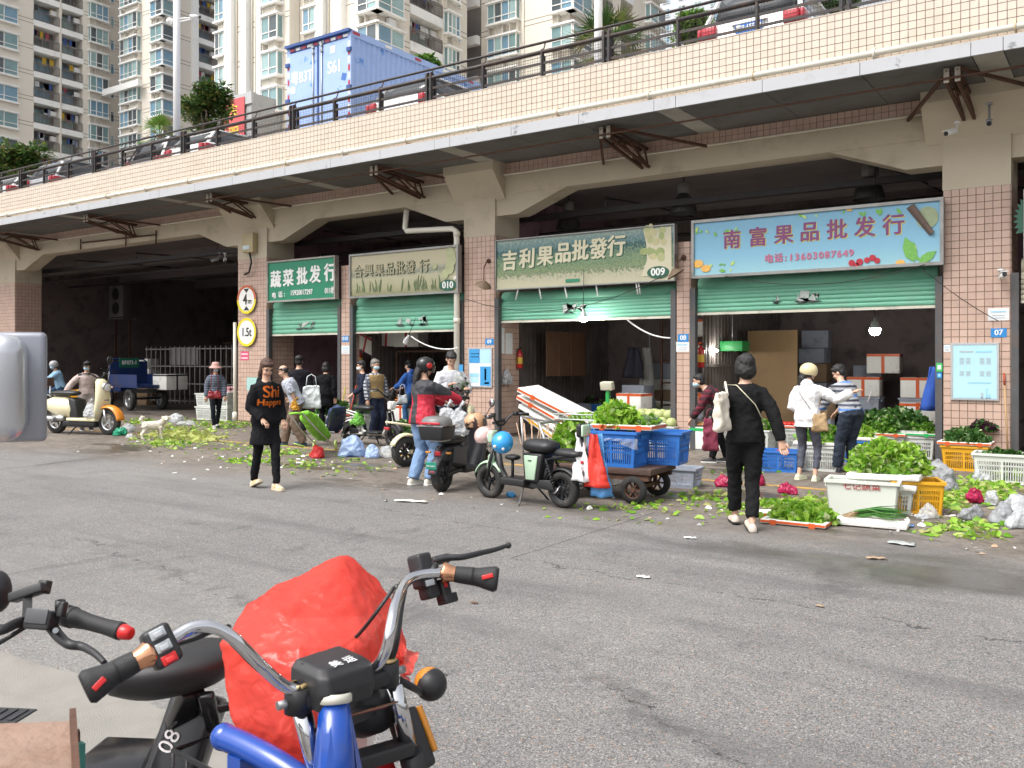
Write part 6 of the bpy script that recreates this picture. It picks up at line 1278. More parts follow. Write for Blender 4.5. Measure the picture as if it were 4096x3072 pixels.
place(mo, PZ(1925,1925), PZ(1768,1965),1.2)
# cream scooter with orange fender
scx = thing('electric_scooter', 'cream electric scooter with an orange front fender and white wheels', 'scooter'); ORP = M('orange_paint', (.70,.24,.02),.25,.05,4, coat=.5); xf, xr, r = .62,-.62,.235
wheel(scx, xf, r, .10, ALU, 5); wheel(scx, xr, r, .10, ALU, 5)
q = MB(); q.loft([[Vector((x, cos(2*pi*j/18)*w2, z+sin(2*pi*j/18)*hh)) for j in range(18)] for x, w2, z, hh in ((-.88,.04,.50,.04),(-.80,.12,.52,.11),(-.60,.165,.50,.19),(-.36,.17,.48,.20),(-.20,.16,.46,.17),(-.14,.12,.44,.12))]); q.build('rear_body', CRP, scx)
MB().prism([(-.18,.22),(.02,.22),(-.06,.62),(-.22,.66)], (0,0,0),(1,0,0),(0,0,1),.26).build('battery_box', BLK, scx, bevel=.02); rbox(scx, 'floorboard', (.10,0,.27),(.66,.34,.06), CRP, .02); rbox(scx, 'belly', (.02,0,.19),(.75,.26,.11), BLK, .03)
q = MB(); q.loft([[Vector((x+cos(2*pi*j/16)*d_, sin(2*pi*j/16)*w2, z)) for j in range(16)] for z, x, w2, d_ in ((.28,.40,.15,.05),(.45,.45,.175,.07),(.65,.47,.16,.09),(.85,.45,.13,.10),(.95,.43,.11,.09),(1.0,.41,.07,.05))]); q.build('leg_shield', CRP, scx)
MB().cyl((.50,0,.86),(.575,0,.85),.085, n=20).build('headlight_ring', CHR, scx); MB().sph((.565,0,.85),(.035,.075,.075)).build('headlight', M('head_glass', (.7,.72,.75),.1,.05), scx); arc(r+.07,.1,2.75,.20,.014,16,(xf, 0, r)).build('front_fender', ORP, scx); rbox(scx, 'front_badge', (.55,0,.62),(.02,.12,.02), CHR, .004)
for s in (-.08,.08): MB().tube([(xf, s, r),(xf-.05, s, .45)], .022,8).build('fork_leg', ALU, scx); MB().bar((-.3, s, .26),(xr, s, r),.04,.06).build('swing_arm', BLK, scx)
bars(scx, .38,1.02,.28,.07,.12); MB().tube([(.36,.18,1.08),(.36,.24,1.2),(.36,.26,1.26)], .006,6).build('mirror_stalk', BLK, scx); MB().sph((.36,.27,1.33),(.02,.07,.075)).build('mirror', BLK, scx)
seat(scx, (-.40,0,.735),.62,.27,.11, BLK); rbox(scx, 'backrest', (-.84,0,.94),(.06,.26,.15), M('seat_brown', (.07,.035,.025),.5,.2,8),.025); MB().tube([(-.70,.06,.68),(-.86,.06,.72),(-.84,.06,.88)], .016,8).build('grab_rail', ALU, scx); MB().tube([(-.70,-.06,.68),(-.86,-.06,.72),(-.84,-.06,.88)], .016,8).build('grab_rail', ALU, scx)
arc(r+.05,1.2,3.1,.15,.012,12,(xr, 0, r)).build('rear_fender', BLK, scx); rbox(scx, 'number_plate', (-.93,0,.40),(.012,.16,.10), M('plate_yellow', (.62,.50,.12),.5),.004,(0,-.3,0)); MB().cyl((xr+.02,-.10, r+.05),(xr+.30,-.10, r+.05),.05, n=14).build('motor_cover', ALU, scx); MB().cyl((xr+.12,-.16, r+.03),(xr-.2,-.16, r+.06),.045, n=14).build('silencer', ALU, scx); MB().bar((.0,-.1,.18),(-.05,-.28,.012),.02).build('kickstand', BLK, scx)
place(scx, PZ(438,1740), PZ(228,1732),1.24)
# blue cargo tricycles in the passage
TBL = M('trike_blue', (.008,.028,.12),.4,.15,3, dirt=.3)
def cargo(label, loc, rz, plate=None):
    t = thing('cargo_tricycle', label, 'tricycle', loc, rz); rbox(t, 'bed', (-.9,0,.62),(1.6,1.0,.08), TBL, .01)
    for s in (-1,1): MB().box((-.9, s*.5,.78),(1.6,.03,.28)).build('side_board', TBL, t)
    MB().box((-.1,0,.95),(.04,1.0,.62)).build('head_board', TBL, t); MB().tube([(-.08,-.48,.65),(-.08,-.48,1.25),(-.08,-.40,1.32),(-.08,.40,1.32),(-.08,.48,1.25),(-.08,.48,.65)], .025,8).build('hoop', TBL, t)
    W1 = wheel_mesh(.27,.12, RUB, STL, 8)
    for x, y in ((-1.1,.42),(-1.1,-.42),(1.15,0)): o = sub(t, 'wheel', W1[0], (x, y, .27)); sub(o, 'rim', W1[1])
    MB().bar((-1.6,0,.5),(.75,0,.45),.1).build('chassis', BLK, t); MB().bar((-1.1,-.42,.3),(-1.1,.42,.3),.06).build('axle', BLK, t)
    for s in (-.07,.07): MB().tube([(1.15, s, .27),(1.0, s, .75),(.92, s, .98)], .022,8).build('fork_leg', STL, t)
    bars(t, .9,1.0,.32,.08,.12); seat(t, (.25,0,.80),.4,.3,.12, BLK); MB().box((.25,0,.6),(.4,.3,.28)).build('seat_box', TBL, t); MB().bar((.75,0,.45),(.95,0,.85),.06).build('neck', TBL, t); arc(.32,.5,2.6,.14,.012,12,(1.15,0,.27)).build('front_fender', TBL, t)
    if plate: MB().box((-.13,0,1.22),(.03,.52,.26)).build('number_plate', M('plate_dkgreen', (.01,.12,.07),.5), t); text('plate_text', plate, .15, WHT, t, (-.15,0,1.22), rot=(pi/2,0,-pi/2), sx=.8, bold=.002)
    return t
p = PY(640,1640,18.3); cargo('blue cargo tricycle with plate BF073-1 parked in the passage', (-27.6,17.2,0), radians(172), 'BF073-1').scale = (1.25,)*3; cargo('blue cargo tricycle deeper in the passage behind the white crate', (-22.3,20.4,0), radians(160))
t = thing('electric_bicycle', 'teal bicycle under the rider in light blue', 'bicycle'); wheel(t, .55,.24,.06, STL, 10); wheel(t, -.5,.24,.06, STL, 10); TEAL = M('teal_paint', (.02,.20,.22),.4)
MB().tube([(.45,0,.65),(.3,0,.3),(-.1,0,.28),(-.5,0,.24)], .025,8).build('frame_tube', TEAL, t); MB().tube([(.55,0,.24),(.45,0,.65),(.40,0,.95)], .02,8).build('steering_column', TEAL, t); MB().tube([(-.05,0,.28),(-.18,0,.78)], .018,8).build('seat_post', TEAL, t); seat(t, (-.2,0,.80),.28,.2,.08, BLK); bars(t, .4,.93,.28,.06,.1); rbox(t, 'battery', (-.1,0,.4),(.25,.14,.2), TEAL, .02)
p = PZ(222,1672); d = Vector((cos(atan2(-p.y, -p.x)-84*pi/180), sin(atan2(-p.y, -p.x)-84*pi/180),0)); place(t, p+d*.55, p-d*.5,1.05)
# --- helmets and bags on the bikes
def helm(loc, rz, lab, mat, mat2=None, sc=1.0, tilt=0.0):
    t = thing('helmet', lab, 'helmet', loc, rz); t.scale = (sc,)*3; t.rotation_euler = (tilt, 0, rz); q = MB(); q.sph((0,0,0),(.125,.14,.125),22,14, zmin=-.62); q.build('shell', mat, t); MB().lathe([(.100,-.078),(.106,-.07),(.10,-.06)], n=22).build('rim', BLK, t)
    if mat2: MB().grid(lambda i, j: Vector((.135*sin((i-.5)*2.2),.15*cos((i-.5)*2.2),.03-.10*j)),12,4).build('visor', mat2, t)
    return t
BLH = M('helmet_blue', (.02,.28,.62),.2,.05,4, coat=.6)
t = helm(PD(2010,1770,9.9),.4, 'glossy sky blue helmet hanging on the mint bicycle', BLH, None, .98,.5)
for k in range(2): MB().sph((.03-.09*k, -.13,.03*k+.0),(.02,.012,.02)).build('decal', WHT, t)
helm(PD(1900,1688,10.9),-.6, 'tan and black patterned helmet on the black moped', M('helmet_tan', (.50,.30,.17),.35,.1,5, wear=(7,.52), wcol=(.03,.02,.02)), GLS, .98,.2); helm(PD(1937,1745,10.7),.3, 'pale pink patterned helmet in the moped basket', M('helmet_pink', (.62,.42,.40),.35,.12,12, wear=(14,.56), wcol=(.75,.68,.62)), GLS, .95)
# --- flatbed cart with its load
ct = thing('flatbed_cart', 'low rusty flatbed cart with rubber wheels carrying blue crates', 'cart'); cw = wheel_mesh(.155,.075, RUB, RUST, 6); CP = Vector((-4.62,9.15,0)); a0 = radians(4)
MB().box((0,0,.36),(1.28,.78,.07)).build('bed', M('cart_rust', (.09,.05,.04),.75,.4,8,.3,40, dirt=.3), ct, bevel=.006); MB().bar((-.6,-.34,.29),(.6,-.34,.29),.06).build('side_beam', RUST, ct); MB().bar((-.6,.34,.29),(.6,.34,.29),.06).build('side_beam', RUST, ct)
for x in (-.44,.42):
    MB().bar((x, -.34,.16),(x, .34,.16),.04).build('axle', RUST, ct)
    for s in (-.36,.36): o = sub(ct, 'wheel', cw[0], (x, s, .155)); sub(o, 'rim', cw[1]); MB().bar((x, s*.8,.16),(x, s*.8,.3),.04).build('hanger', RUST, ct)
MB().tube([(-.62,-.3,.36),(-.82,-.3,.85),(-.82,.3,.85),(-.62,.3,.36)], .02,8).build('push_handle', STL, ct)
ct.location = (-5.02,9.30,0); ct.rotation_euler = (0,0, a0)
# ================================================================ CRATES, PRODUCE, RUBBISH, DOG
BLUE = M('crate_blue', (.03,.16,.52),.45,.10,4, dirt=.18, dcol=(.03,.06,.14), dscale=5); YEL = M('crate_yellow', (.70,.36,.015),.45,.08,4, dirt=.12, dcol=(.35,.16,.03)); WCR = M('crate_white', (.62,.64,.60),.5,.06,4, dirt=.18, dcol=(.30,.29,.26)); GCR = M('crate_grey', (.34,.37,.44),.55,.08,4, dirt=.2); OTP = M('orange_tape', (.62,.10,.02),.4,.15,8); GTP = M('green_tape', (.02,.40,.10),.4,.1,8); REDM = M('marker_red', (.45,.04,.04),.6)
def crate(label, loc, rz, L, W_, H, mat, grp=None, tilt=None, open_=True, txt=None, solid=False):
    t = thing('plastic_crate', label, 'crate', loc, rz, grp)
    if tilt: t.rotation_euler = (tilt[0], tilt[1], rz)
    k = .90; th = .012; q = MB(); q.box((0,0,.012),(L*k-.004, W_*k-.004,.02)); q.build('base', mat, t)
    for axis in (0,1):
        for s in (-1,1):
            q = MB(); w0, w1 = (L, W_) if axis == 0 else (W_, L)
            def pt(a, z):                     # a in -1..1 along the wall
                f = k+(1-k)*z/H; x = a*w0/2*f; y = s*(w1/2*f); return Vector((x, y, z)) if axis == 0 else Vector((y, x, z))
            def pan(a0, a1, z0, z1): 
                o = Vector((0, s*th, 0)) if axis == 0 else Vector((s*th, 0,0)); c = [pt(a0, z0), pt(a1, z0), pt(a1, z1), pt(a0, z1)]; i = [p-o for p in c]
                q.add(c+i, [(0,1,2,3),(7,6,5,4),(0,4,5,1),(1,5,6,2),(2,6,7,3),(3,7,4,0)])
            if solid: pan(-1,1,0, H)
            else:
                pan(-1,1, H*.74, H); pan(-1,1,0, H*.10); pan(-1,-.86, H*.10, H*.74); pan(.86,1, H*.10, H*.74); pan(-.05,.05, H*.10, H*.74)
                for sd in (-1,1):
                    n_ = 9 if axis == 0 else 6
                    for i in range(n_): a = sd*(.05+.81*(i+.75)/n_); pan(min(a, a+.035), max(a, a+.035), H*.10, H*.74)
                    for z in (.40,.58): pan(sd*.05 if sd > 0 else -.86,.86 if sd > 0 else -.05, H*z, H*(z+.05))
            q.build('wall', mat, t)
    r_ = MB()
    for s in (-1,1): r_.box((0, s*W_/2, H-.012),(L+.03,.035,.03)); r_.box((s*L/2,0, H-.0125),(.035, W_-.035,.028))
    r_.build('rim', mat, t)
    for s in (-1,1): MB().box((s*(L/2+.012),0, H-.06),(.02, W_*.36,.05)).build('handle', mat, t)
    if txt: text('lettering', txt, H*.20, REDM, t, (0,-W_/2*.985-.006, H*.84), sx=1.3)
    return t
def foam(label, loc, rz, L, W_, H, grp=None, tape=None, tilt=(0,0), tray=False, cat='foam tray'):
    t = thing('foam_slab' if not tray else 'foam_tray', label, cat, loc, rz, grp); t.rotation_euler = (tilt[0], tilt[1], rz)
    q = MB(); q.box((0,0, H/2),(L, W_, H if not tray else H*.5)); o = q.build('block', FOAM, t, bevel=.012)
    if tray:
        for s in (-1,1): MB().box((0, s*(W_/2-.02), H*.6),(L, .04, H*.8)).build('edge', FOAM, t, bevel=.008); MB().box((s*(L/2-.02),0, H*.6),(.04, W_-.082, H*.8)).build('edge', FOAM, t, bevel=.008)
    if tape:
        for s in (-1,1): MB().box((0, s*(W_/2+.0025), H*.62),(L*.985,.003, H*.45)).build('tape', tape, t); MB().box((s*L*.3,-W_/2-.004, H*.5),(.06,.004, H*.95)).build('tape', tape, t); MB().box((s*(L/2+.0025),0, H*.62),(.003, W_*.97, H*.45)).build('tape', tape, t)
    return t
LET = [leafmat('lettuce_a', (.24,.46,.03),(.40,.58,.10)), leafmat('lettuce_b', (.12,.30,.02),(.20,.40,.04)), leafmat('stem_pale', (.46,.58,.24),(.60,.66,.38))]; DKG = [leafmat('dark_greens', (.025,.09,.02),(.06,.16,.03)), leafmat('dark_greens2', (.05,.13,.025),(.09,.20,.04)), LET[2]]; PURP = [leafmat('purple_leaf', (.05,.012,.035),(.10,.02,.06)), DKG[0], DKG[0]]; BOK = [leafmat('bok_leaf', (.07,.22,.02),(.14,.34,.035)), leafmat('bok_leaf2', (.20,.40,.04),(.28,.45,.08)), LET[2]]
def leaf(q, r, p, d, L, w_, mi, curl=.5):
    x, y, z = frame(d); x2 = x*cos(r.uniform(0,6))+y*sin(r.uniform(0,6)); x2 = (x2-d*x2.dot(d)).normalized(); nrm = d.cross(x2); vs = []
    for i in range(4):
        f = i/3; c = p+d*L*f+nrm*(curl*L*f*f*.5)+Vector((0,0,-.15*L*f*f)); ww = w_*(.25,.9,1,.35)[i]; rf = r.uniform(-.2,.2)*w_
        vs += [c-x2*ww+nrm*(.3*ww+rf), c, c+x2*ww+nrm*(.3*ww-rf)]
    q.add(vs, [(3*i+a, 3*i+a+1,3*i+a+4,3*i+a+3) for i in range(3) for a in (0,1)], mi, True)
def greens(name, label, loc, dims, n_, L, mats, seed=1, cat='vegetables', rz=0.0, w_=.35, up=.5, stems=.12, grp=None):
    n_ = int(n_*2.1); L *= .66
    t = thing(name, label, cat, loc, rz, grp); r = random.Random(seed); a, b_, h = dims; q = MB(); core = MB(); core.sph((0,0,0),(a*.42, b_*.42, h*.72),16,8, zmin=0.0); wobble_me = core.mesh('core'); wobble(wobble_me, .03,8, seed); obj('heap_core', wobble_me, mats[1], t)
    for i in range(n_):
        u, v = r.uniform(0,2*pi), math.asin(r.random()**.8); k = r.uniform(.72,1.0); k *= 1+.30*mnoise.noise(Vector((cos(u)*cos(v)*2.2+seed*3, sin(u)*cos(v)*2.2, sin(v)*2.2))); p = Vector((cos(u)*cos(v)*a/2*k, sin(u)*cos(v)*b_/2*k, sin(v)*h*k*.95)); o = Vector((p.x/a/a, p.y/b_/b_, p.z/h/h*.5+.15)).normalized(); d = (o*.8+Vector((r.gauss(0,.6), r.gauss(0,.6), r.gauss(up*.4,.4)))).normalized(); l_ = L*r.uniform(.6,1.25)
        leaf(q, r, p-d*l_*.4, d, l_, l_*w_*r.uniform(.7,1.2),(0 if r.random() > .35 else 1) if r.random() > .07 else 2, r.uniform(-.4,.9))
        if r.random() < stems: s0 = p-d*l_*.7; q.tube([s0, p], [.008,.004], 4,2)
    q.build('leaves', mats, t); return t
def balls(name, label, cat, loc, spots, rad, mat, grp=None, sq=.9):
    for i, (x, y, z, k) in enumerate(spots):
        t = thing(name, label, cat, (loc[0]+x, loc[1]+y, loc[2]+z), R.uniform(0,6), grp); me = MB().sph((0,0,0),(rad*k, rad*k, rad*k*sq),14,9).mesh(name); wobble(me, rad*.07,9/rad*.12, i); obj('flesh', me, mat, t)
def heapspots(nx, ny, layers, step, jit=.25):
    out = []
    for l_ in range(layers):
        for i in range(nx-l_):
            for j in range(ny-l_): out.append(((i-(nx-l_-1)/2)*step+R.uniform(-jit, jit)*step*.4,(j-(ny-l_-1)/2)*step+R.uniform(-jit, jit)*step*.4, step*.45+l_*step*.72, R.uniform(.85,1.1)))
    return out
# ---- cart load
def on(u, v, z): return PZ(u, v, z)
p = on(2535,1898,.40); crate('bright blue crate wrapped in torn film on the flatbed cart', (-4.86,9.14,.397), radians(4),.62,.43,.40, BLUE, 'blue crates on the cart'); crate('scuffed blue crate behind the wrapped one on the flatbed cart', (-4.55,9.62,.397), radians(8),.60,.42,.38, BLUE, 'blue crates on the cart')
FLM = film('clear_film', (.82,.82,.80),.28,.2,.3)
q = MB(); q.grid(lambda i, j: Vector((-.34+.68*i, -.232-.012*sin(i*19)-.01*sin(i*37+j*5),.33-.12*j*(.6+.4*sin(i*7+1)))),30,6); t = tag(q.build('torn_film', FLM, loc=(-4.86,9.14,.397), rot=(0,0, radians(4))), 'torn clear film stretched across the bright blue crate', 'plastic film')
ft = foam('foam tray with orange tape on the blue crates of the cart', (-4.80,9.28,.80), radians(6),.74,.52,.07, None, OTP, tray=True); greens('lettuce_heap', 'heap of fresh green lettuce on the orange taped foam tray', (-4.92,9.25,.85),(.56,.46,.26),330,.17, LET, 3); greens('cabbage_bunch', 'small pale bunch of leaves beside the lettuce heap on the tray', (-4.54,9.30,.85),(.22,.3,.12),70,.13, [leafmat('pale_leaf', (.22,.34,.16),(.34,.44,.26)), LET[1], LET[2]], 5)
greens('lettuce_stack', 'tall stack of bundled lettuce on the cart end near the mint bicycle', (-5.55,9.35,.397),(.72,.66,.50),560,.17, LET, 7, stems=.4)
t = thing('wire_basket', 'flat clear basket with lettuce scraps on top of the lettuce stack', 'basket', (-5.38,9.36,.90), radians(4)); q = MB()
for z in (0,.06): q.tube([(-.34,-.24, z),(.34,-.24, z),(.34,.24, z),(-.34,.24, z)], .008,5, closed=True)
for i in range(12): q.tube([(-.34+.062*i, -.24,.06),(-.34+.062*i, -.24,0),(-.34+.062*i, .24,0),(-.34+.062*i, .24,.06)], .004,4)
q.build('wire_frame', M('basket_clear', (.55,.60,.55),.3,.1,5), t); greens('lettuce_scraps', 'loose lettuce leaves in the clear basket', (-5.38,9.36,.905),(.5,.36,.06),70,.10, LET, 9, up=.2)
for i, (x, y, z, tx, ty, L, lab) in enumerate(((-6.15,9.95,.66,.10,.46,1.0, 'lowest leaning foam slab with yellow edge beside the lettuce stack'),(-6.12,9.92,.76,.08,.44,1.1, 'second leaning foam slab, counted from the ground, beside the lettuce stack'),(-6.08,9.90,.86,.06,.42,1.2, 'third leaning foam slab, counted from the ground, beside the lettuce stack'),(-6.02,9.88,.96,.05,.40,1.25, 'topmost leaning foam slab with orange taped edge'))):
    foam(lab, (x, y, z), radians(-8+4*i), L, .52,.065, 'leaning foam slabs', (YEL, None, OTP, OTP)[i], (tx, ty))
for x, y, s_, lab in ((-6.05,9.85,.42, 'white foam box standing under the leaning slabs'),(-5.72,10.25,.4, 'white foam box half hidden behind the lettuce stack')):
    t = thing('foam_box', lab, 'box', (x, y, 0),.1); MB().box((0,0,.28),(.55, s_, .56)).build('block', FOAM, t, bevel=.015); MB().box((0,0,.575),(.57, s_+.02,.03)).build('lid', FOAM, t, bevel=.01)
t = thing('cargo_net', 'sagging net on a metal rack beside the leaning foam slabs', 'net', (-6.1,9.5,0)); MB().tube([(-.35,0,.88),(.5,-.1,.80),(.85,0,.15)], .014,8).build('rack_tube', STL, t); MB().tube([(-.35,0,.88),(-.32,.05,.02)], .014,8).build('rack_leg', STL, t); q = MB(); NET = M('net_cord', (.52,.36,.26),.9)
for i in range(9): q.tube([(-.32+.13*i, -.02,.86-.01*i),(-.22+.12*i, -.10,.55-.02*i),(-.1+.11*i, -.05,.28)], .006,4); q.tube([(.55-.12*i, -.02,.80),(.35-.08*i, -.1,.55),(.2-.02*i, -.05,.30)], .006,4)
q.build('cords', NET, t)
t = thing('cloth_bag', 'white and red shopping bag hanging behind the mint bicycle', 'bag', PD(2365,1735,9.55)); 
for nm, x0, wd, ln, dy, mt in (('white_panel', -.13,.22,.50,-.03, M('bag_white', (.74,.74,.75),.6,.05,5,.2,20)),('red_panel', .03,.26,.56,.0, M('bag_red', (.62,.035,.02),.5,.1,5,.2,20)),('blue_panel', .06,.22,.66,.05, M('bag_blue', (.08,.25,.52),.5,.1,5))):
    me = MB().grid(lambda i, j: Vector((x0+wd*(i-.5)*(.35+.8*j)+.05*j, dy-.10*j*sin(pi*i)+.02*sin(i*9+j*4),-ln*j)),14,14).mesh(nm); me = evalmesh(me, [('SOLIDIFY', dict(thickness=.012))]); wobble(me, .02,9,2); obj(nm, me, mt, t)
MB().tube([(-.1,0,0),(-.02,.0,.10),(.08,0,0)], .006,6).build('strap', M('bag_blue', (.08,.25,.52),.5), t)
crate('empty grey crate on the ground behind the flatbed cart', PZ(2722,1945), radians(6),.48,.34,.25, GCR)
# ---- bags of rubbish
def crumple(name, label, cat, loc, dims, mat, seed, rz=0.0, amp=.25, vox=None, grp=None, knot=False):
    t = thing(name, label, cat, loc, rz, grp); r = random.Random(seed); a, b_, h = dims; pts = []
    for i in range(26): u = r.uniform(0,6.28); v = r.uniform(0,1.5); k = r.uniform(.7,1.05); pts.append((cos(u)*cos(v)*a/2*k, sin(u)*cos(v)*b_/2*k, max(.002, sin(v)*h*k)))
    pts += [(a*.4*cos(u), b_*.4*sin(u),.002) for u in (0,1,2,3,4,5)]; m_ = min(a, b_, h*1.5)
    me = remesh(hull(pts), vox or max(.008, max(a, b_)/30),3,.5); wobble(me, m_*amp*.26,1.3/m_, seed, True, 2); wobble(me, m_*amp*.10,4/m_, seed+5, True, 1)
    me = evalmesh(me, [('DECIMATE', dict(ratio=.22))]); me.polygons.foreach_set('use_smooth', [False]*len(me.polygons))
    for v in me.vertices:
        if v.co.z < .004: v.co.z = .004
    obj('film', me, mat, t)
    if knot: MB().tube([(0,0, h*.85),(.01,0, h*1.0),(.05,.02, h*1.15)], [.02,.012,.03], 7).build('knot', mat, t)
    return t
FB = film('film_lightblue', (.52,.66,.90),.93,.3,.35); FR = film('film_red', (.60,.03,.03),.95,.3,.3); FW = film('film_white', (.66,.68,.70),.78,.25,.35); FG = film('film_green', (.02,.36,.20),.95,.3,.3); FM = film('film_maroon', (.42,.015,.08),.96,.3,.25); FC = film('film_clear', (.72,.74,.74),.55,.15,.3); FGR = film('film_grey', (.40,.41,.43),.85,.3,.3); FLG = film('film_lime', (.20,.55,.08),.95,.35,.3)
for lab, u, v, dm, mt, sd in (('pale blue plastic rubbish bag on the ground by the white bicycle', 1405,1825,(.62,.45,.34), FB, 1),('smaller pale blue bag lying against the larger one', 1490,1830,(.42,.3,.22), FB, 2),('clear plastic bag lying by the cream bicycle wheel', 1550,1828,(.5,.35,.18), FC, 3),('crumpled red plastic bag on the ground by the green trolley', 1265,1830,(.46,.3,.20), FR, 4),('green plastic bag by the scooter front wheel', 478,1742,(.36,.25,.2), FG, 5),('white plastic bag by the green one near the scooter', 505,1728,(.4,.3,.2), FW, 6),('small clear scrap bag in front of the dog', 520,1752,(.3,.2,.1), FC, 7),('white plastic bag heap behind the dog', 705,1690,(.55,.35,.26), FW, 8),('brownish clear plastic sheet behind the dog', 745,1700,(.7,.3,.14), FC, 9),
    ('maroon plastic bag left of the suit woman', 2900,1945,(.34,.25,.16), FM, 10),('maroon plastic bag right of the suit woman on the yellow line', 3040,1940,(.32,.2,.15), FM, 11),('crumpled maroon bag alone near the blue crate', 3150,1975,(.34,.2,.13), FM, 12),('blue plastic scrap under the mint bicycle', 2045,1985,(.28,.14,.06), film('film_blue', (.03,.30,.62),.95,.3,.2),13),
    ('large heap of wrapped grey paper and film by the lettuce mound', 3760,1960,(.52,.4,.42), FGR, 14),('round grey plastic wrapped ball under the large heap', 3800,1965,(.22,.2,.18), FGR, 15),('white film sheet trailing over the dark greens', 3930,1925,(.5,.3,.22), FW, 16),('maroon and white crumpled bag among the litter', 3900,2010,(.28,.22,.17), FM, 17),('pale round plastic bundle next to the maroon crumpled bag', 3970,2020,(.24,.2,.17), FW, 18),('long grey plastic bundle lying in the litter', 3890,2075,(.5,.2,.15), FGR, 19),('grey wrapped bundle with black spot near the right edge', 4010,2090,(.34,.26,.2), FGR, 20),('white crumpled sheet pile at the right edge', 4070,2060,(.4,.3,.24), FW, 21),('white and grey plastic bundle lying lowest at the right edge', 4085,2110,(.36,.26,.18), FW, 22),('clear plastic cup shaped wrap beside the yellow crate', 3715,2070,(.24,.18,.15), FC, 23),('pale bag under the man with striped jumper tray', 3690,2075,(.2,.15,.05), FW, 24)):
    crumple('plastic_bag', lab, 'plastic bag', PZ(u, v), dm, mt, sd, R.uniform(0,3), amp=.5)
# ---- right hand produce stand
crate('big white crate with red brush writing in front of the lettuce mound', (PZ(3448,2068)+Vector((-.04,.22,0)))[:], radians(8),.70,.40,.36, M('crate_milk', (.66,.69,.62),.4,.05,4, dirt=.15, dcol=(.45,.43,.36)), None, txt='七记蔬菜', solid=True); crate('yellow crate standing behind the big white one', PZ(3650,2062)+Vector((-.03,.28,0)), radians(20),.50,.44,.34, YEL)
foam('long foam tray with scallions in front of the big white crate', PZ(3468,2110)+Vector((0,.08,0)), radians(4),.70,.26,.06, None, None, tray=True)
q = thing('scallion_bunch', 'bunch of scallions with pale roots on the foam tray', 'scallions', PZ(3480,2100)+Vector((0,.08,.06)), radians(10)); sc_ = MB(); rr = random.Random(3)
for i in range(90): y = rr.uniform(-.1,.1); x = rr.uniform(-.05,.05); z = rr.uniform(0,.07); sc_.tube([(-.12+x, y*.6, z),(.02+x, y*.8, z+.03),(.2+x+rr.uniform(-.05,.1), y*1.4, z+rr.uniform(-.02,.05))], [.004,.005,.002], 4,0); 
sc_.build('stalks', leafmat('scallion', (.05,.20,.05),(.16,.38,.08)), q); sc_ = MB()
for i in range(60): y = rr.uniform(-.08,.08); z = rr.uniform(0,.07); sc_.tube([(-.12, y*.6, z),(-.2, y+rr.uniform(-.03,.03), z*.5),(-.25+rr.uniform(-.03,.03), y*1.3,.004)], [.003,.002,.001], 3)
sc_.build('roots', M('roots', (.45,.32,.18),.8,.2,20), q)
t = foam('low foam tray with orange tape under loose lettuce on the ground', PZ(3170,2105)+Vector((0,.12,0)), radians(2),.62,.30,.05, None, OTP, tray=True); foam('empty end of an orange taped foam tray beside the loose lettuce', PZ(3075,2070)+Vector((0,.1,0)), radians(30),.3,.24,.05, None, OTP, tray=True); greens('lettuce_heap', 'loose leaf lettuce spread over the low tray on the ground', PZ(3195,2100)+Vector((0,.13,.03)),(.66,.38,.17),380,.13, LET, 12, stems=.1); greens('lettuce_heap', 'trampled lettuce strewn on the ground behind the low tray', PZ(3160,2040)+Vector((0,.15,0)),(.9,.35,.07),220,.12, LET, 13, up=.1)
lm = PD(3530,1930,9.55); foam('lower foam slab of the pair under the lettuce mound', (lm.x, lm.y, .255), radians(5),.70,.44,.06, 'foam slabs under the lettuce mound', tilt=(.0,.03)); foam('upper foam slab of the pair directly under the lettuce mound', (lm.x+.03, lm.y+.03,.345), radians(2),.72,.46,.06, 'foam slabs under the lettuce mound', tilt=(0,-.02))
crate('pale crate hidden beneath the two foam slabs', (lm.x+.02, lm.y+.04,0), radians(4),.60,.40,.25, WCR); greens('lettuce_mound', 'large mound of celery lettuce bundles on the foam slabs', (lm.x+.02, lm.y+.10,.41),(.86,.62,.34),900,.13, LET, 14, stems=.5)
# stalls along the shop front
SF = []
def stall(label_c, label_g, u, v, z0, L, W_, H, mat, gd, gn, gl, gm, seed, tape=None, dz=.0):
    b = PZ(u, v, 0)+Vector((0, W_/2,0)); c = crate(label_c, (b.x, b.y, z0), radians(R.uniform(-4,6)), L, W_, H, mat); z = z0+H
    if tape is not None: foam(label_c.replace('crate', 'tray, foam, over crate'),(b.x, b.y, z), radians(R.uniform(-4,6)), L+.1, W_+.06,.06, None, tape or None, tray=True); z += .05
    if gd: greens('greens_heap', label_g, (b.x, b.y, z-dz),(gd[0], gd[1], gd[2]), gn, gl, gm, seed)
    return b, z
stall('white crate with green taped tray beside the scale', 'heap of rosette greens on the green taped tray', 3655,1835,0,.60,.42,.36, WCR, (.62,.44,.20),330,.12, BOK, 21, GTP); stall('yellow crate under dark leafy greens by the pillar', 'dark leafy greens with purple tops on the tray by the pillar', 3855,1885,0,.60,.42,.36, YEL, (.62,.46,.20),330,.12, DKG, 22, OTP)
b = PZ(3905,1875)+Vector((.05,.32,0)); greens('purple_amaranth', 'dark purple leaf bunch on top of the dark greens by the pillar', (b.x, b.y, .55),(.40,.3,.15),130,.12, PURP, 23)
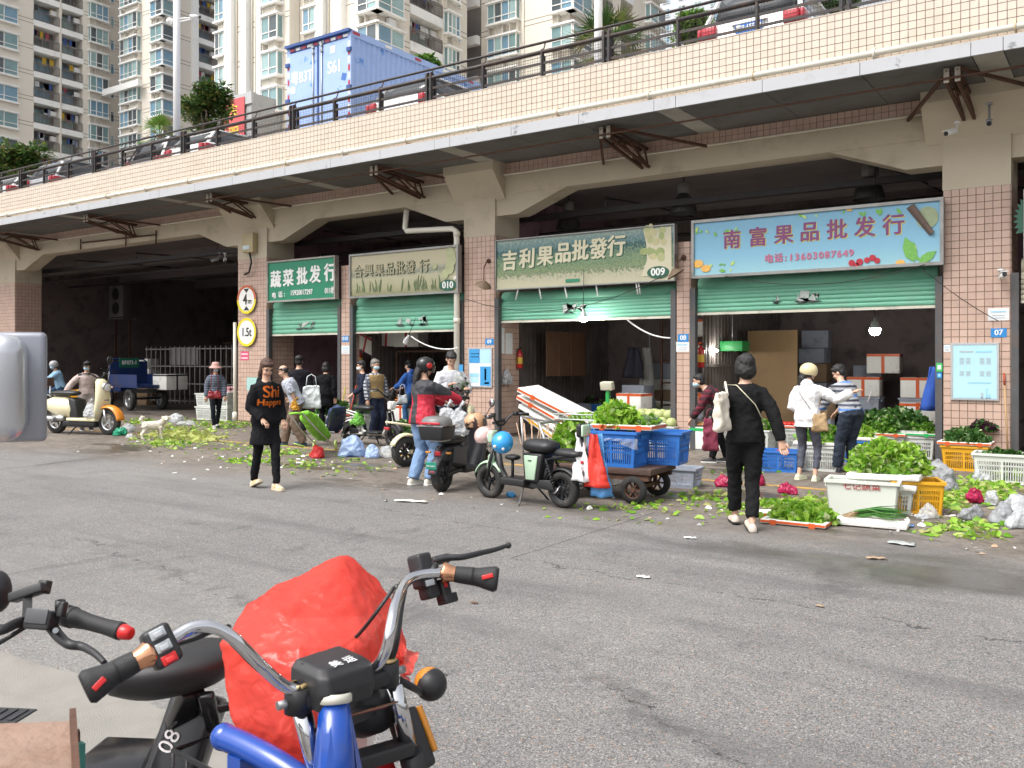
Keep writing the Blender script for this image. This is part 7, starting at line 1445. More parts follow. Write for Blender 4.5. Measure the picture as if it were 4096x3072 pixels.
stall('white crate with grey strap and wet dark leaves at the right edge', 'dark wet leaves inside the strapped white crate', 4005,1935,0,.68,.46,.38, WCR, (.5,.34,.10),130,.14, DKG, 24, None, .06); t = thing('strap', 'grey fabric strap hanging over the white crate at the right edge', 'strap', PZ(4040,1922)+Vector((0,-.02,.06))); MB().bar((0,-.012,-.03),(0,-.034,.32),.06,.008, up=Vector((0,1,0))).build('webbing', M('webbing', (.12,.12,.11),.8), t)
stall('white crate with faded red print under leafy celery', 'leafy celery with pale roots behind the white hoodie woman', 3268,1885,0,.60,.44,.36, WCR, (.66,.5,.26),300,.16, BOK, 25, False); stall('white crate with black stains under bright lettuce', 'bright curly lettuce beside the striped jumper man', 3530,1830,0,.60,.42,.34, WCR, (.60,.46,.26),330,.15, BOK, 26, OTP); stall('deep blue crate behind the striped jumper man', 'curly pale lettuce over the deep blue crate', 3418,1850,0,.55,.40,.34, BLUE, (.5,.4,.20),240,.12, LET, 27, False)
b, z = stall('blue crate with maroon bags beside the suit woman', '', 3105,1888,0,.56,.40,.30, BLUE, None, 0,0, None, 0); crumple('plastic_bag', 'maroon bags stuffed in the blue crate beside the suit woman', 'plastic bag', (b.x+.02, b.y, .20),(.42,.3,.12), FM, 31)
stall('white crate under tomato tray behind the blue crate', '', 3150,1795,0,.60,.42,.36, WCR, None, 0,0, None, 0, OTP); b = PZ(3150,1795)+Vector((0,.2,0)); balls('tomato', 'ripe red tomato on the tray behind the blue crate', 'tomato', (b.x, b.y, .40), heapspots(5,3,1,.085),.045, M('tomato', (.55,.03,.02),.25,.1,5), 'tomatoes on the tray')
b = PZ(3010,1800)+Vector((0,.2,0)); crate('white crate of leafy greens hidden by the suit woman', (b.x, b.y, 0),0,.60,.42,.36, WCR); greens('greens_heap', 'mixed greens heap behind the suit woman right arm', (b.x, b.y, .36),(.6,.42,.2),180,.13, BOK, 28)
greens('greens_heap', 'shaded mound of leafy greens inside the light blue sign shop', (-3.3,16.0,.45),(1.3,.7,.35),420,.16, DKG, 29); crate('shaded white crate under the greens inside the light blue sign shop', (-3.3,16.0,0),0,1.1,.6,.45, WCR)
b = PZ(2800,1800)+Vector((.05,.3,0)); t = thing('foam_box', 'white foam box with green tape by the narrow pillar 08', 'box', (b.x, b.y, 0),.05); MB().box((0,0,.2),(.6,.45,.4)).build('block', FOAM, t, bevel=.015); MB().box((0,-.23,.36),(.58,.008,.05)).build('tape', GTP, t)
def roots(name, label, loc, n_, L, r_, mat, dims, seed, cat):
    rr = random.Random(seed); 
    for i in range(n_):
        t = thing(name, label, cat, (loc[0]+rr.uniform(-.5,.5)*dims[0], loc[1]+rr.uniform(-.5,.5)*dims[1], loc[2]+r_+dims[2]*rr.random()), rr.uniform(-.5,.5), name.replace('_', ' ')+'s: '+' '.join(label.split()[2:7])); MB().tube([(-L/2,0,0),(-L*.4,0,0),(0,0,.005),(L*.4,0,0),(L/2,0,0)], [r_*.3, r_*.9, r_, r_*.6, r_*.2], 8).build('root', mat, t)
CAR = M('carrot', (.58,.20,.035),.5,.15,12); roots('carrot', 'brown carrot in the foam box by pillar 08', (b.x, b.y, .40),22,.17,.018, M('yam', (.38,.20,.08),.7,.2,12),(.42,.3,.06),4, 'carrot')
crate('white crate of dark squashes behind the narrow pillar 08', (b.x+.1, b.y+.75,0),0,.6,.45,.55, WCR); balls('squash', 'dark green round squash piled inside by the plaid woman', 'squash', (b.x+.1, b.y+.75,.55), heapspots(4,2,2,.15),.08, M('squash', (.015,.045,.015),.35,.3,20), 'dark squashes')
# scale
t = thing('weighing_scale', 'steel weighing scale with blue post between the green trays', 'scale', PZ(3765,1835)+Vector((0,.15,0))); MB().box((-.18,0,.05),(.42,.36,.08)).build('base', BLK, t, bevel=.01); MB().box((-.18,0,.33),(.44,.38,.025)).build('platform', STL, t, bevel=.006); MB().box((-.18,0,.2),(.12,.12,.24)).build('column', BLK, t); MB().box((.1,.02,.42),(.06,.06,.72)).build('post', M('scale_blue', (.02,.10,.26),.5,.1), t); rbox(t, 'display', (.09,-.02,.86),(.27,.12,.15), ALU, .012,(.3,0,0)); MB().box((.09,-.092,.87),(.12,.004,.06),(.3,0,0)).build('screen', BLKG, t)
t = thing('weighing_scale', 'green post weighing scale inside the forest sign shop', 'scale', (PY(2432,1640,15.6).x, 15.6,0)); MB().box((0,0,.05),(.4,.4,.1)).build('base', BLK, t); MB().box((0,0,.55),(.07,.07,1.0)).build('post', M('scale_green', (.02,.30,.06),.5), t); rbox(t, 'display', (0,-.03,1.1),(.26,.12,.16), M('display_cream', (.55,.53,.42),.5),.01,(.25,0,0))
# ---- forest sign shop front
b = PZ(2600,1790)+Vector((0,.2,0)); crate('white crate of round cabbages before the forest sign shop', (b.x, b.y+.1,0),0,.95,.6,.40, WCR); balls('cabbage', 'pale yellow green cabbage piled before the forest sign shop', 'cabbage', (b.x, b.y+.1,.38), heapspots(5,3,2,.19),.11, M('cabbage', (.42,.47,.20),.5,.18,6), 'cabbages before the forest sign shop'); b = PZ(2520,1720)+Vector((0,.3,0)); crate('white crate of long cabbages behind the round cabbages', (b.x-.1, b.y+.3,0),0,1.0,.6,.48, WCR); balls('chinese_cabbage', 'pale oblong cabbage heaped behind the round ones', 'cabbage', (b.x-.1, b.y+.3,.46), heapspots(6,3,2,.16),.095, M('cabbage_long', (.40,.46,.26),.5,.2,6), 'oblong cabbages')
b = PZ(2440,1715)+Vector((-.2,.5,0)); crate('blue crate of green peppers in the forest sign shop', (b.x, b.y, 0),0,.9,.5,.55, BLUE); greens('pepper_heap', 'heap of dark green peppers in the forest sign shop', (b.x, b.y, .55),(.85,.46,.14),220,.13, DKG, 33, w_=.2); greens('purple_amaranth', 'purple leaf bunch beside the green peppers', (b.x-.62, b.y+.1,.55),(.4,.35,.16),100,.13, PURP, 34); crate('grey crate under the purple leaf bunch', (b.x-.62, b.y+.1,0),0,.5,.42,.55, GCR)
def fbox3(label, loc, rz=0, d=(.6,.42,.38), tp=OTP, tilt=(0,0), lid=True):
    t = thing('foam_box', label, 'box', loc, rz, 'foam boxes in the shops'); t.rotation_euler = (tilt[0], tilt[1], rz); MB().box((0,0, d[2]/2), d).build('block', FOAM, t, bevel=.015); MB().box((0,0, d[2]*.93),(d[0]+.006, d[1]+.006,.05)).build('tape', tp, t); MB().box((0,0, d[2]*.5),(.06, d[1]+.008, d[2]*1.01)).build('tape', tp, t)
for lab, l_ in (('white foam box with brown tape standing in the forest sign shop', (-8.35,16.4,.55)),('white foam box on the upper shelf of the forest sign shop', (-8.0,18.6,2.12)),('white foam box on the lower shelf of the forest sign shop', (-7.7,18.6,1.62)),('foam box on the ground right in the forest sign shop', (-7.35,17.5,.55)),('foam box at the back of the light blue sign shop, left one', (-4.3,18.3,.9)),('foam box at the back of the light blue sign shop, right one', (-3.3,18.2,.9)),('foam box low at the back of the light blue sign shop', (-3.2,17.5,.45)),('open foam box stacked high in the light blue sign shop', (-4.0,18.6,1.35))): fbox3(lab, l_, R.uniform(-.2,.2))
for i, (x, y, z, lab) in enumerate(((-8.35,16.4,.28, 'dark crate under the foam box in the forest sign shop'),(-7.35,17.5,.28, 'dark crate under the right foam box in the forest sign shop'),(-4.3,18.3,.45, 'dark table like crate under the left back foam box'),(-3.3,18.2,.45, 'dark crate under the right back foam box'),(-3.2,17.5,.22, 'dark green crate low in the light blue sign shop'))): crate(lab, (x, y, 0),0,.62,.45, z*2-.01, M('crate_dkgreen', (.02,.09,.06),.5,.1,4) if i == 4 else GCR)
t = thing('storage_shelf', 'dark steel shelf rack at the back of the forest sign shop', 'shelf', (-7.85,18.6,0)); [MB().box((0,0, z),(1.6,.55,.03)).build('shelf_board', RUST, t) for z in (.6,1.1,1.6,2.1)]; [MB().bar((x, y, 0),(x, y, 2.5),.04).build('upright', RUST, t) for x in (-.8,.8) for y in (-.27,.27)]
t = thing('plywood_board', 'brown plywood boards hanging on the corrugated wall of the forest sign shop', 'board', (-10.6,16.9,1.75)); [MB().box((.02*i, .5*i, 0),(.02,.62,1.0)).build('panel', M('plywood', (.16,.085,.05),.7,.25,3), t) for i in range(3)]
t = thing('plastic_bag', 'white bag hanging on a nail inside pillar 09', 'plastic bag', (-10.86,15.45,1.1)); me = remesh(hull([(x*.06, y*.13, z) for x in (-1,1) for y in (-1,1) for z in (.0,.15)]+[(0,0,.36),(0,.03,.33)]),.012,3); wobble(me, .03,12,4, True); obj('film', me, FW, t)
t = thing('apron', 'pale apron and coat hanging at the back wall of the forest sign shop', 'apron', (-9.3,18.9,.9)); me = MB().grid(lambda i, j: Vector((-.2+.4*i*(1-.5*j)+.1*j, .04*sin(i*14),1.0*j)),12,8).mesh('a'); obj('cloth', evalmesh(me, [('SOLIDIFY', dict(thickness=.02))]), cloth('apron', (.50,.50,.46)) if 'cloth' in globals() else WHT, t); MB().bar((.05,.05,1.0),(.05,.05,1.35),.02).build('hook_rod', STL, t)
# ---- small shops: boxes, cucumbers, carrots, scale, tools
for i, (u, v, lab, tl) in enumerate(((1478,1400, 'tilted white foam box with red tape hung in shop 010', (.2,.4)),(1565,1385, 'white foam box with red tape on the shelf of shop 010', (0,.05)),(1645,1388, 'printed foam box at the end of the shelf of shop 010', (0,0)))): q = PY(u, v, 16.6); fbox3(lab, (q.x, q.y, q.z),.1,(.72,.45,.42), M('tape_red2', (.45,.02,.03),.4), tl)
t = thing('storage_shelf', 'dark high shelf carrying foam boxes in shop 010', 'shelf', (-13.3,16.7,0)); MB().box((0,0,1.82),(3.2,.5,.04)).build('shelf_board', RUST, t); [MB().bar((x, y, 0),(x, y, 1.82),.04).build('upright', RUST, t) for x in (-1.58,1.58) for y in (-.23,.23)]
b = PZ(1415,1720)+Vector((0,.3,0)); crate('white crate of cucumbers at the narrow pillar 010', (b.x, b.y, 0),0,.55,.4,.35, WCR)
CUC = M('cucumber', (.06,.16,.03),.4,.4,10); rr = random.Random(5)
for i in range(18): t = thing('cucumber', 'green cucumber piled by the narrow pillar 010', 'cucumber', (b.x+rr.uniform(-.1,.1), b.y+rr.uniform(-.15,.15),.39+.05*(i//4)), rr.uniform(-.3,.3), 'cucumbers'); MB().tube([(-.15,0,0),(-.13,0,0),(0,0,.01),(.13,0,0),(.15,0,0)], [.01,.026,.03,.026,.01], 9).build('flesh', CUC, t)
b = PZ(1585,1715)+Vector((0,.35,0)); foam('white foam tray of carrots in shop 010', (b.x, b.y, .56),0,.6,.42,.06, tray=True); roots('carrot', 'bright orange carrot on the foam tray in shop 010', (b.x, b.y, .60),24,.18,.02, CAR, (.4,.3,.1),8, 'carrot'); fbox3('foam box under the carrot tray in shop 010', (b.x, b.y, 0),0,(.6,.42,.54)); b = PZ(1600,1735)+Vector((0,.2,0)); greens('greens_heap', 'low dark greens on the floor under the blue sweater woman', (b.x, b.y, 0),(.8,.4,.3),160,.15, DKG, 41)
b = PZ(1270,1730)+Vector((0,.5,0)); greens('greens_heap', 'dark greens heap at the small green sign shop', (b.x, b.y, .35),(1.2,.5,.4),220,.16, DKG, 42); crate('white crate under the greens of the small green sign shop', (b.x, b.y, 0),0,1.0,.5,.38, WCR); b = PZ(1330,1735)+Vector((0,.3,0)); foam('foam tray of sausages coloured roots beside the red dustpan', (b.x, b.y, .30),0,.6,.4,.06, tray=True); roots('sweet_potato', 'reddish sweet potato on the tray beside the red dustpan', (b.x, b.y, .34),14,.2,.03, M('sweetpot', (.30,.09,.05),.6,.2,8),(.35,.25,.05),9, 'sweet potato'); fbox3('foam box under the sweet potato tray', (b.x, b.y, 0),0,(.55,.4,.29))
t = thing('dustpan', 'red dustpan with tall red handle leaning by pillar 010', 'dustpan', PZ(1358,1735)); MB().prism([(-.2,0),(.2,0),(.16,.22),(-.16,.22)], (0,0,.04),(1,0,0),(0,1,.25),.02).build('pan', M('dustpan_red', (.42,.05,.03),.5), t); MB().cyl((0,.2,.08),(.06,.45,1.05),.013, n=8).build('handle', M('dustpan_red', (.42,.05,.03),.5), t)
t = thing('broom', 'yellow handled broom beside the red dustpan', 'broom', PZ(1340,1730)+Vector((0,.1,0))); MB().cyl((0,0,.1),(-.08,.3,1.0),.013, n=8).build('handle', M('broom_yellow', (.55,.5,.05),.5), t); MB().prism([(-.14,0),(.14,0),(.04,.2),(-.04,.2)], (0,0,.004),(1,0,0),(0,0,1),.06).build('bristles', M('bristle', (.10,.08,.07),.9), t)
# trolleys
def trolley(label, hand, wheels_, mat, whl, bag_w=.27):
    h, w_ = Vector(hand), Vector(wheels_); t = thing('shopping_trolley', label, 'trolley', w_); d = h-w_; L = d.length; ax_ = d.normalized(); sd = ax_.cross(Vector((0,0,1))).normalized(); up = sd.cross(ax_).normalized()
    if up.z < 0: up = -up; 
    for s in (-1,1): MB().tube([sd*.15*s+Vector((0,0,.09)), sd*.13*s+d*.6+up*.0, sd*.10*s+d], .011,8).build('rail', ALU if whl is not BLK else BLK, t)
    MB().tube([sd*.10+d, d+ax_*.04,-sd*.10+d], .016,8).build('grip', mat, t)
    secs = []
    for f, a, b_ in ((.10,.9,.9),(.14,1,1),(.4,1.02,1.05),(.62,.95,.9),(.68,.6,.5),(.74,.45,.35)): c = d*f+up*.14+Vector((0,0,.05)); secs.append([c+sd*(cos(2*pi*k/16)*bag_w/2*a*1.1)+up*(sin(2*pi*k/16)*.095*b_) for k in range(16)])
    me = MB().loft(secs).mesh('bag'); me = remesh(me, .018,2); wobble(me, .02,10,3, True); obj('bag', me, mat, t); wm_ = wheel_mesh(.09,.03, whl, whl, 6)
    for s in (-1,1): o = sub(t, 'wheel', wm_[0], sd*.19*s+Vector((0,0,.09))); o.rotation_euler = (0,0, atan2(sd.y, sd.x)-pi/2); sub(o, 'rim', wm_[1])
    MB().tube([sd*.15+up*.05+Vector((0,0,.06)), sd*.15+up*.30+Vector((0,0,.03)),-sd*.15+up*.30+Vector((0,0,.03)),-sd*.15+up*.05+Vector((0,0,.06))], .009,8).build('foot_frame', ALU, t)
trolley('lime green shopping trolley pulled by the stooped old man', PZ(1185,1655,.80), PZ(1300,1800), M('trolley_lime', (.22,.55,.04),.6,.06,5), M('trolley_wheel', (.50,.62,.20),.5)); trolley('navy blue shopping trolley behind the lime green one', PZ(1228,1635,.85)+Vector((.2,.5,0)), PZ(1335,1765), M('trolley_navy', (.015,.03,.09),.7,.1,5), BLK)
# bags held or worn
def tote(label, loc, rz, d, mat, strap_h=.25, nm='tote_bag'):
    t = thing(nm, label, 'bag', loc, rz); a, b_, h = d; me = remesh(hull([(x*a/2*(1 if z < h*.3 else .8), y*b_/2*(1 if z < h*.5 else .5), z) for x in (-1,1) for y in (-1,1) for z in (.02, h*.3, h)]),.016,4); wobble(me, .018,8,2, True); obj('body', me, mat, t)
    if strap_h: [MB().tube([(-a*.28, s*b_*.25, h*.95),(-a*.2, s*b_*.1, h+strap_h*.8),(0,0, h+strap_h),(a*.2, s*b_*.1, h+strap_h*.8),(a*.28, s*b_*.25, h*.95)], .008,6).build('handle', mat, t) for s in (-1,1)]
    return t
CAN = M('canvas', (.66,.60,.50),.85,.06,20,.2,80); vw = lambda p: atan2(-p[1], -p[0])+pi/2
p = PD(2886,1655,8.30); tote('cream canvas tote bag on the suit woman shoulder', p-Vector((0,0,.18)), vw(p)+1.1,(.24,.09,.38), CAN, .0); p = PD(3280,1690,11.5); tote('woven straw bag at the white hoodie woman hip', p-Vector((0,0,.13)), vw(p),(.20,.10,.25), M('straw', (.38,.26,.14),.9,.3,40,.6,90),.0, 'straw_bag'); p = PD(1245,1590,16.9); tote('white shopping bag carried by the person in a dark coat', p-Vector((0,0,.22)), vw(p),(.36,.14,.44), M('bag_pale', (.62,.66,.66),.5,.05),.22, 'shopping_bag')
p = PD(858,1580,20.8); tote('red shoulder bag of the pink bucket hat woman', p-Vector((0,0,.1)), vw(p),(.32,.1,.2), M('bag_darkred', (.22,.012,.02),.35),.5, 'shoulder_bag'); p = PD(1610,1598,17.3); tote('small grey quilted handbag of the blue sweater woman', p-Vector((0,0,.1)), vw(p),(.2,.08,.2), M('bag_grey', (.32,.34,.36),.4),.2, 'handbag'); p = PD(2842,1735,13.5); tote('maroon cloth bag hanging from the plaid woman arm', p-Vector((0,0,.27)), vw(p),(.24,.12,.5), M('bag_maroon', (.17,.02,.045),.8),.15, 'cloth_bag')
t = crumple('plastic_bag', 'clear bag of purple leaves held by the pale grey sweatshirt man', 'plastic bag', PD(1838,1560,14.4),(.34,.26,.30), FC, 51); greens('leaf_bunch', 'purple and green leaves inside the clear bag held up', PD(1838,1560,14.4),(.26,.2,.24),80,.12, [DKG[1], PURP[0], DKG[1]], 52); p = PD(1800,1700,11.2)
for (u, v, dpt, dm, mt, lab, sd) in ((1790,1725,11.3,(.30,.2,.34), FW, 'white grocery bag hanging on the moped handlebar', 61),(1840,1740,11.1,(.34,.22,.36), FW, 'larger white grocery bag hanging on the moped front', 62),(1430,1700,17.0,(.36,.24,.26), FLG, 'lime plastic bag on the white bicycle rack', 63),(360,1668,19.2,(.36,.26,.34), FW, 'white grocery bag on the cream scooter footboard', 64),(1180,1640,16.5,(.2,.15,.2), film('film_yellow', (.6,.3,.02),.95,.3,.2), 'yellow plastic bag beside the hoodie woman', 65)): crumple('plastic_bag', lab, 'plastic bag', PD(u, v, dpt), dm, mt, sd, .3,.6, knot=True)
p = PD(3478,1588,11.9); t = thing('mobile_phone', 'phone in the hand of the white hoodie woman', 'phone', p, vw(p)); rbox(t, 'case', (0,0,0),(.015,.07,.15), M('phone_case', (.35,.33,.32),.3),.006,(0,.35,0))
# passage: crates with fruit by the pillar
for i, (x, z, lab) in enumerate(((-19.9,0, 'white crate at the bottom of the stack by the round signs pillar'),(-19.9,.36, 'white crate on top of the stack by the round signs pillar'),(-20.6,0, 'white crate standing left of the stack by the pillar'),(-20.6,.36, 'white crate with clothes on it left of the stack by the pillar'))): crate(lab, (x, 15.3, z),0,.66,.5,.35, WCR)
foam('foam tray of onions on the crate stack in the passage', (-19.9,15.3,.715),0,.7,.52,.06, tray=True); balls('onion', 'pink onion on the foam tray in the passage', 'onion', (-19.9,15.3,.73), heapspots(5,3,2,.11),.06, M('onion', (.42,.20,.22),.5,.3,6), 'onions in the passage'); fbox3('white box tied with straps on the blue tricycle bed', (-25.5,17.4,.66),1.6,(.8,.7,.5), BLK); fbox3('white box on the deeper blue tricycle', (-22.9,20.3,.66),.3,(.6,.5,.4), WHT)
crate('yellow crate in the passage by the rider', (-27.8,15.6,.36),.2,.6,.45,.3, YEL); crate('blue crate under the yellow one in the passage', (-27.8,15.6,0),.2,.6,.45,.35, BLUE)
t = thing('steel_fence', 'rusty steel bar fence at the back of the passage', 'fence', (-24.5,23,0)); [MB().bar((-5.6+.3*i, 0,0),(-5.6+.3*i, 0,2.4),.035).build('bar', RUST, t) for i in range(38)]; [MB().bar((-5.7,.03, z),(5.7,.03, z),.05).build('rail', RUST, t) for z in (.3,1.3,2.3)]
for i, (x, z, w_) in enumerate(((-27.5,.0,1.8),(-24.6,0,2.2),(-21.5,0,1.6))): t = thing('stacked_sacks', 'pale wrapped goods stacked behind the passage fence, '+('widest pile', 'middle height pile', 'narrow pile')[i], 'sacks', (x, 24.2,0)); [MB().box((R.uniform(-.05,.05),0,.15+.3*k),(w_+R.uniform(-.2,.2),.7,.28)).build('sack', M('sack', (.30,.29,.27),.8,.15,3), t, bevel=.06) for k in range(7-i)]
# the dog
dg = thing('dog', 'small white dog with curled tail standing among the vegetable scraps', 'dog', PZ(612,1758)); dp = dg.location; dg.rotation_euler = (0,0, atan2(-dp.y, -dp.x)-pi/2); q = MB()   # local: x image right, y towards viewer reversed
th = [(-.17,.30,.055),(-.13,.285,.095),(-.02,.28,.098),(.08,.285,.085),(.17,.29,.085),(.21,.30,.05)]
q.loft([[Vector((x, cos(2*pi*k/14)*r_*.85, z+sin(2*pi*k/14)*r_)) for k in range(14)] for x, z, r_ in th]); q.tube([(-.13,0,.30),(-.20,.03,.37),(-.23,.06,.41)], [.075,.062,.055], 12); q.sph((-.245,.075,.425),(.062,.058,.056)); q.tube([(-.25,.10,.42),(-.265,.15,.40),(-.27,.17,.395)], [.034,.026,.018], 10)
for s in (-1,1): q.tube([(-.245+s*.045,.06,.465),(-.245+s*.075,.065,.45),(-.245+s*.085,.08,.415)], [.016,.02,.007], 7)
for x, y, lean_ in ((-.14,.055,-.02),(-.12,-.055,.02)): q.tube([(x, y, .26),(x+lean_*.5, y, .16),(x+lean_, y, .10),(x+lean_, y, .03)], [.045,.028,.020,.018], 9); q.sph((x+lean_-.015, y, .018),(.034,.022,.018))
for x, y, lean_ in ((.16,.055,.03),(.18,-.055,.05)): q.tube([(x, y, .28),(x-.03, y, .20),(x+.045, y, .11),(x+.03, y, .03)], [.06,.042,.020,.018], 9); q.sph((x+.012, y, .018),(.034,.022,.018))
q.tube([(.19,0,.34),(.23,0,.41),(.20,0,.46),(.15,0,.45)], [.03,.04,.038,.015], 9)
me = remesh(q, .010,3); wobble(me, .006,40,3); obj('body', me, M('dog_fur', (.70,.64,.54),.9,.12,6,.6,120, dirt=.15, dcol=(.5,.4,.28)), dg); [MB().sph(c, r_).build(n_, BLKG, dg) for c, r_, n_ in (((-.274,.186,.402),.012, 'nose'),((-.268,.118,.440),.008, 'eye'),((-.222,.122,.440),.008, 'eye'))]
# ---- scraps of leaves and paper strewn over the apron
def litter(name, label, areas, mats, size, seed, flat=.25):
    r = random.Random(seed); q = MB()
    for (u, v, ru, rv, n_) in areas:
        for i in range(int(n_*1.9)):
            p = PZ(u+r.gauss(0,.5)*ru, max(1640, v+r.gauss(0,.5)*rv)); d = Vector((r.gauss(0,1), r.gauss(0,1), r.gauss(0, flat)+.05)).normalized(); L = size*r.uniform(.5,1.5); d.z = abs(d.z)*.5; leaf(q, r, p+Vector((0,0,.012)), d.normalized(), L, L*r.uniform(.2,.45), r.choice((0,0,1,2)) % len(mats), r.uniform(-.2,.3))
    for i, v in enumerate(q.v):
        if v[2] < .006: q.v[i] = (v[0], v[1], .006)
    o = q.build(name, mats); kind(o, 'stuff'); o['label'] = label; o['category'] = 'litter'; return o
litter('leaf_litter', 'green vegetable scraps strewn across the apron', [(700,1735,160,45,260),(860,1700,140,30,160),(980,1690,120,30,90),(640,1775,120,14,60),(1000,1845,100,10,50),(1130,1812,90,12,70),(950,1790,250,30,60),(1300,1860,300,40,60),(2500,2030,250,20,34),(2800,1990,160,40,50),(2950,2040,120,30,45),(3230,2020,120,30,120),(3800,1980,120,60,320),(3950,1960,120,50,320),(4020,1905,90,30,160),(3850,2110,150,25,70),(3720,2130,60,12,14),(3950,2150,100,12,20),(2700,2080,500,25,10),(3000,1880,150,20,40),(560,1690,60,12,80)], [LET[0], LET[1], leafmat('scrap_pale', (.40,.48,.14),(.52,.50,.22))], .075,5)
litter('leaf_litter', 'long pale stalks strewn near the dog', [(720,1742,130,26,95),(800,1752,90,12,70)], [leafmat('stalk', (.40,.46,.10),(.50,.52,.20))], .17,6,.1)
litter('paper_litter', 'small pale paper and plastic scraps strewn over the ground', [(1200,1850,500,60,30),(900,1830,300,60,16),(2600,2050,900,60,14),(3750,2080,300,60,20),(1650,1960,300,60,6),(600,1790,400,40,8),(3950,2200,150,40,5)], [M('scrap_white', (.66,.66,.64),.7,.1), M('scrap_tan', (.40,.28,.18),.8,.2)], .05,7,.02)
for u, v, w_, lab in ((1390*1.0+1200-1200+1045,2005,.2, ''),):
    pass
for lab, u, v, dm, mt in (('flat pale torn sheet on the road below the moped', 1648,2008,(.36,.12), PAPM if 'PAPM' in globals() else M('sheet_pale', (.60,.58,.50),.7,.1)),('white foam strip on the ground by the hoodie woman', 1190,1854,(.24,.09), FOAM),('flat clear lid lying in the wet patch', 3610,2178,(.20,.13), M('lid_clear', (.45,.48,.48),.1,.05)),('brown torn wrapper in the wet patch', 3505,2237,(.14,.06), M('wrapper', (.36,.26,.17),.6,.2)),('small white scrap on the crack in the road', 2575,2312,(.09,.05), WHT),('white crumpled scrap on the road below the suit woman', 2762,2155,(.10,.05), WHT),('tan pebble like scrap on the road', 3280,2428,(.05,.03), M('wrapper', (.36,.26,.17),.6,.2)),('dry brown leaf on the road behind the right handlebar', 1897,2415,(.045,.02), M('dryleaf', (.16,.07,.03),.8)),('blue and white striped cloth end by the scallion tray', 3625,2105,(.14,.10), M('cloth_stripe', (.10,.22,.50),.8,.3,30))):
    p = PZ(u, v); a, b_ = dm; me = MB().grid(lambda i, j: Vector(((i-.5)*a*(1+.2*sin(j*5)),(j-.5)*b_*(1+.25*sin(i*7)),.010+.012*abs(sin(i*5+j*3))*min(1, a*6))),8,4).mesh('scrap'); o = tag(obj('scrap', evalmesh(me, [('SOLIDIFY', dict(thickness=.004))]), mt, None, loc=p, rot=(0,0, R.uniform(-.4,.4))), lab, 'scrap')
# ---- clutter deep inside the shops
RC = random.Random(77); CARD = M('cardboard', (.30,.20,.12),.8,.15,4); SKM = M('sack', (.30,.29,.27),.8,.15,3)
def stack(label, x, y, n_, w_=.6, mats=(FOAM, CARD, GCR)):
    t = thing('box_stack', label, 'boxes', (x, y, 0)); z = 0
    for k in range(n_): h = RC.uniform(.24,.4); MB().box((RC.uniform(-.05,.05), RC.uniform(-.05,.05), z+h/2),(w_*RC.uniform(.9,1.1),.45, h-.01),(0,0, RC.uniform(-.1,.1))).build('box', RC.choice(mats), t, bevel=.012); z += h
for lab, x, y, n_ in (('tall stack of mixed boxes at the left back of the light blue sign shop', -5.6,19.6,6),('stack of boxes in the middle back of the light blue sign shop', -4.6,19.8,4),('short stack of boxes behind the white hoodie woman', -4.9,17.2,3),('stack of boxes by the right wall of the light blue sign shop', -2.3,18.8,5),('low stack of boxes near the right wall of the light blue sign shop', -2.4,17.2,2),('stack of boxes at the back of the forest sign shop', -9.2,19.8,5),('low box pile in the middle of the forest sign shop', -8.9,17.6,3),('box pile by the right wall of the forest sign shop', -7.2,19.9,6),('box stack in the back of shop 010', -13.9,19.5,5),('second box stack in the back of shop 010', -12.4,19.7,6),('box stack at the back of the small green sign shop', -16.6,19.6,6),('box stack beside the wall of the small green sign shop', -17.5,18.2,4),('box pile behind the blue tricycle in the passage', -24.2,19.8,4),('box pile at the left wall of the passage', -29.2,19.0,5)): stack(lab, x, y, n_)
t = thing('plywood_board', 'tall tan plywood sheet standing inside the light blue sign shop', 'board', (-5.9,17.6,0)); MB().box((0,0,1.1),(1.0,.03,2.2)).build('panel', M('ply_tan', (.34,.22,.11),.7,.15,3), t)
for i, (x, y, z, c, lab) in enumerate(((-9.5,18.6,1.9,(.06,.06,.08), 'dark jacket hanging in the forest sign shop'),(-3.0,19.9,1.9,(.3,.05,.08), 'red garment hanging at the back of the light blue sign shop'),(-2.52,15.5,1.5,(.04,.10,.40), 'blue and red cloth hanging at the right door post'),(-16.0,18.0,1.8,(.35,.04,.15), 'pink packets hanging in the small green sign shop'))):
    t = thing('hanging_garment', lab, 'garment', (x, y, z)); me = MB().grid(lambda a, b: Vector(((a-.5)*(.28+.25*b),.05*sin(a*12+b*3),-.7*b)),12,8).mesh('g'); obj('fabric', evalmesh(me, [('SOLIDIFY', dict(thickness=.03))]), cloth('garm%d' % i, c), t); MB().tube([(0,0,0),(0,0,.08),(0,.05,.12)], .006,5).build('hook', STL, t)
t = thing('green_crate', 'green crate hung high by the light strip in the light blue sign shop', 'crate', PY(2930,1385,17.0)); MB().box((0,0,0),(.55,.4,.2)).build('shell', M('crate_green', (.02,.25,.06),.5), t, bevel=.01); MB().bar((0,0,.1),(0,0,1.6),.02).build('hanger', STL, t)
t = thing('mesh_cage', 'pale mesh sheet panels standing in the passage behind the tricycles', 'mesh panel', (-24.5,18.9,0)); MSH = M('mesh_pale', (.22,.21,.20),.6,.1,3)
for i in range(34): MB().bar((-4.6+.28*i, 0,.1),(-4.6+.28*i, 0,2.1),.03).build('bar', MSH, t)
for z in (.2,.8,1.4,2.0): MB().bar((-4.7,.02, z),(4.7,.02, z),.04).build('rail', MSH, t)
for x, w_ in ((-2.5,1.6),(1.2,2.2)): MB().box((x, .06,1.75),(w_, .02,.6)).build('sheet', MSH, t)
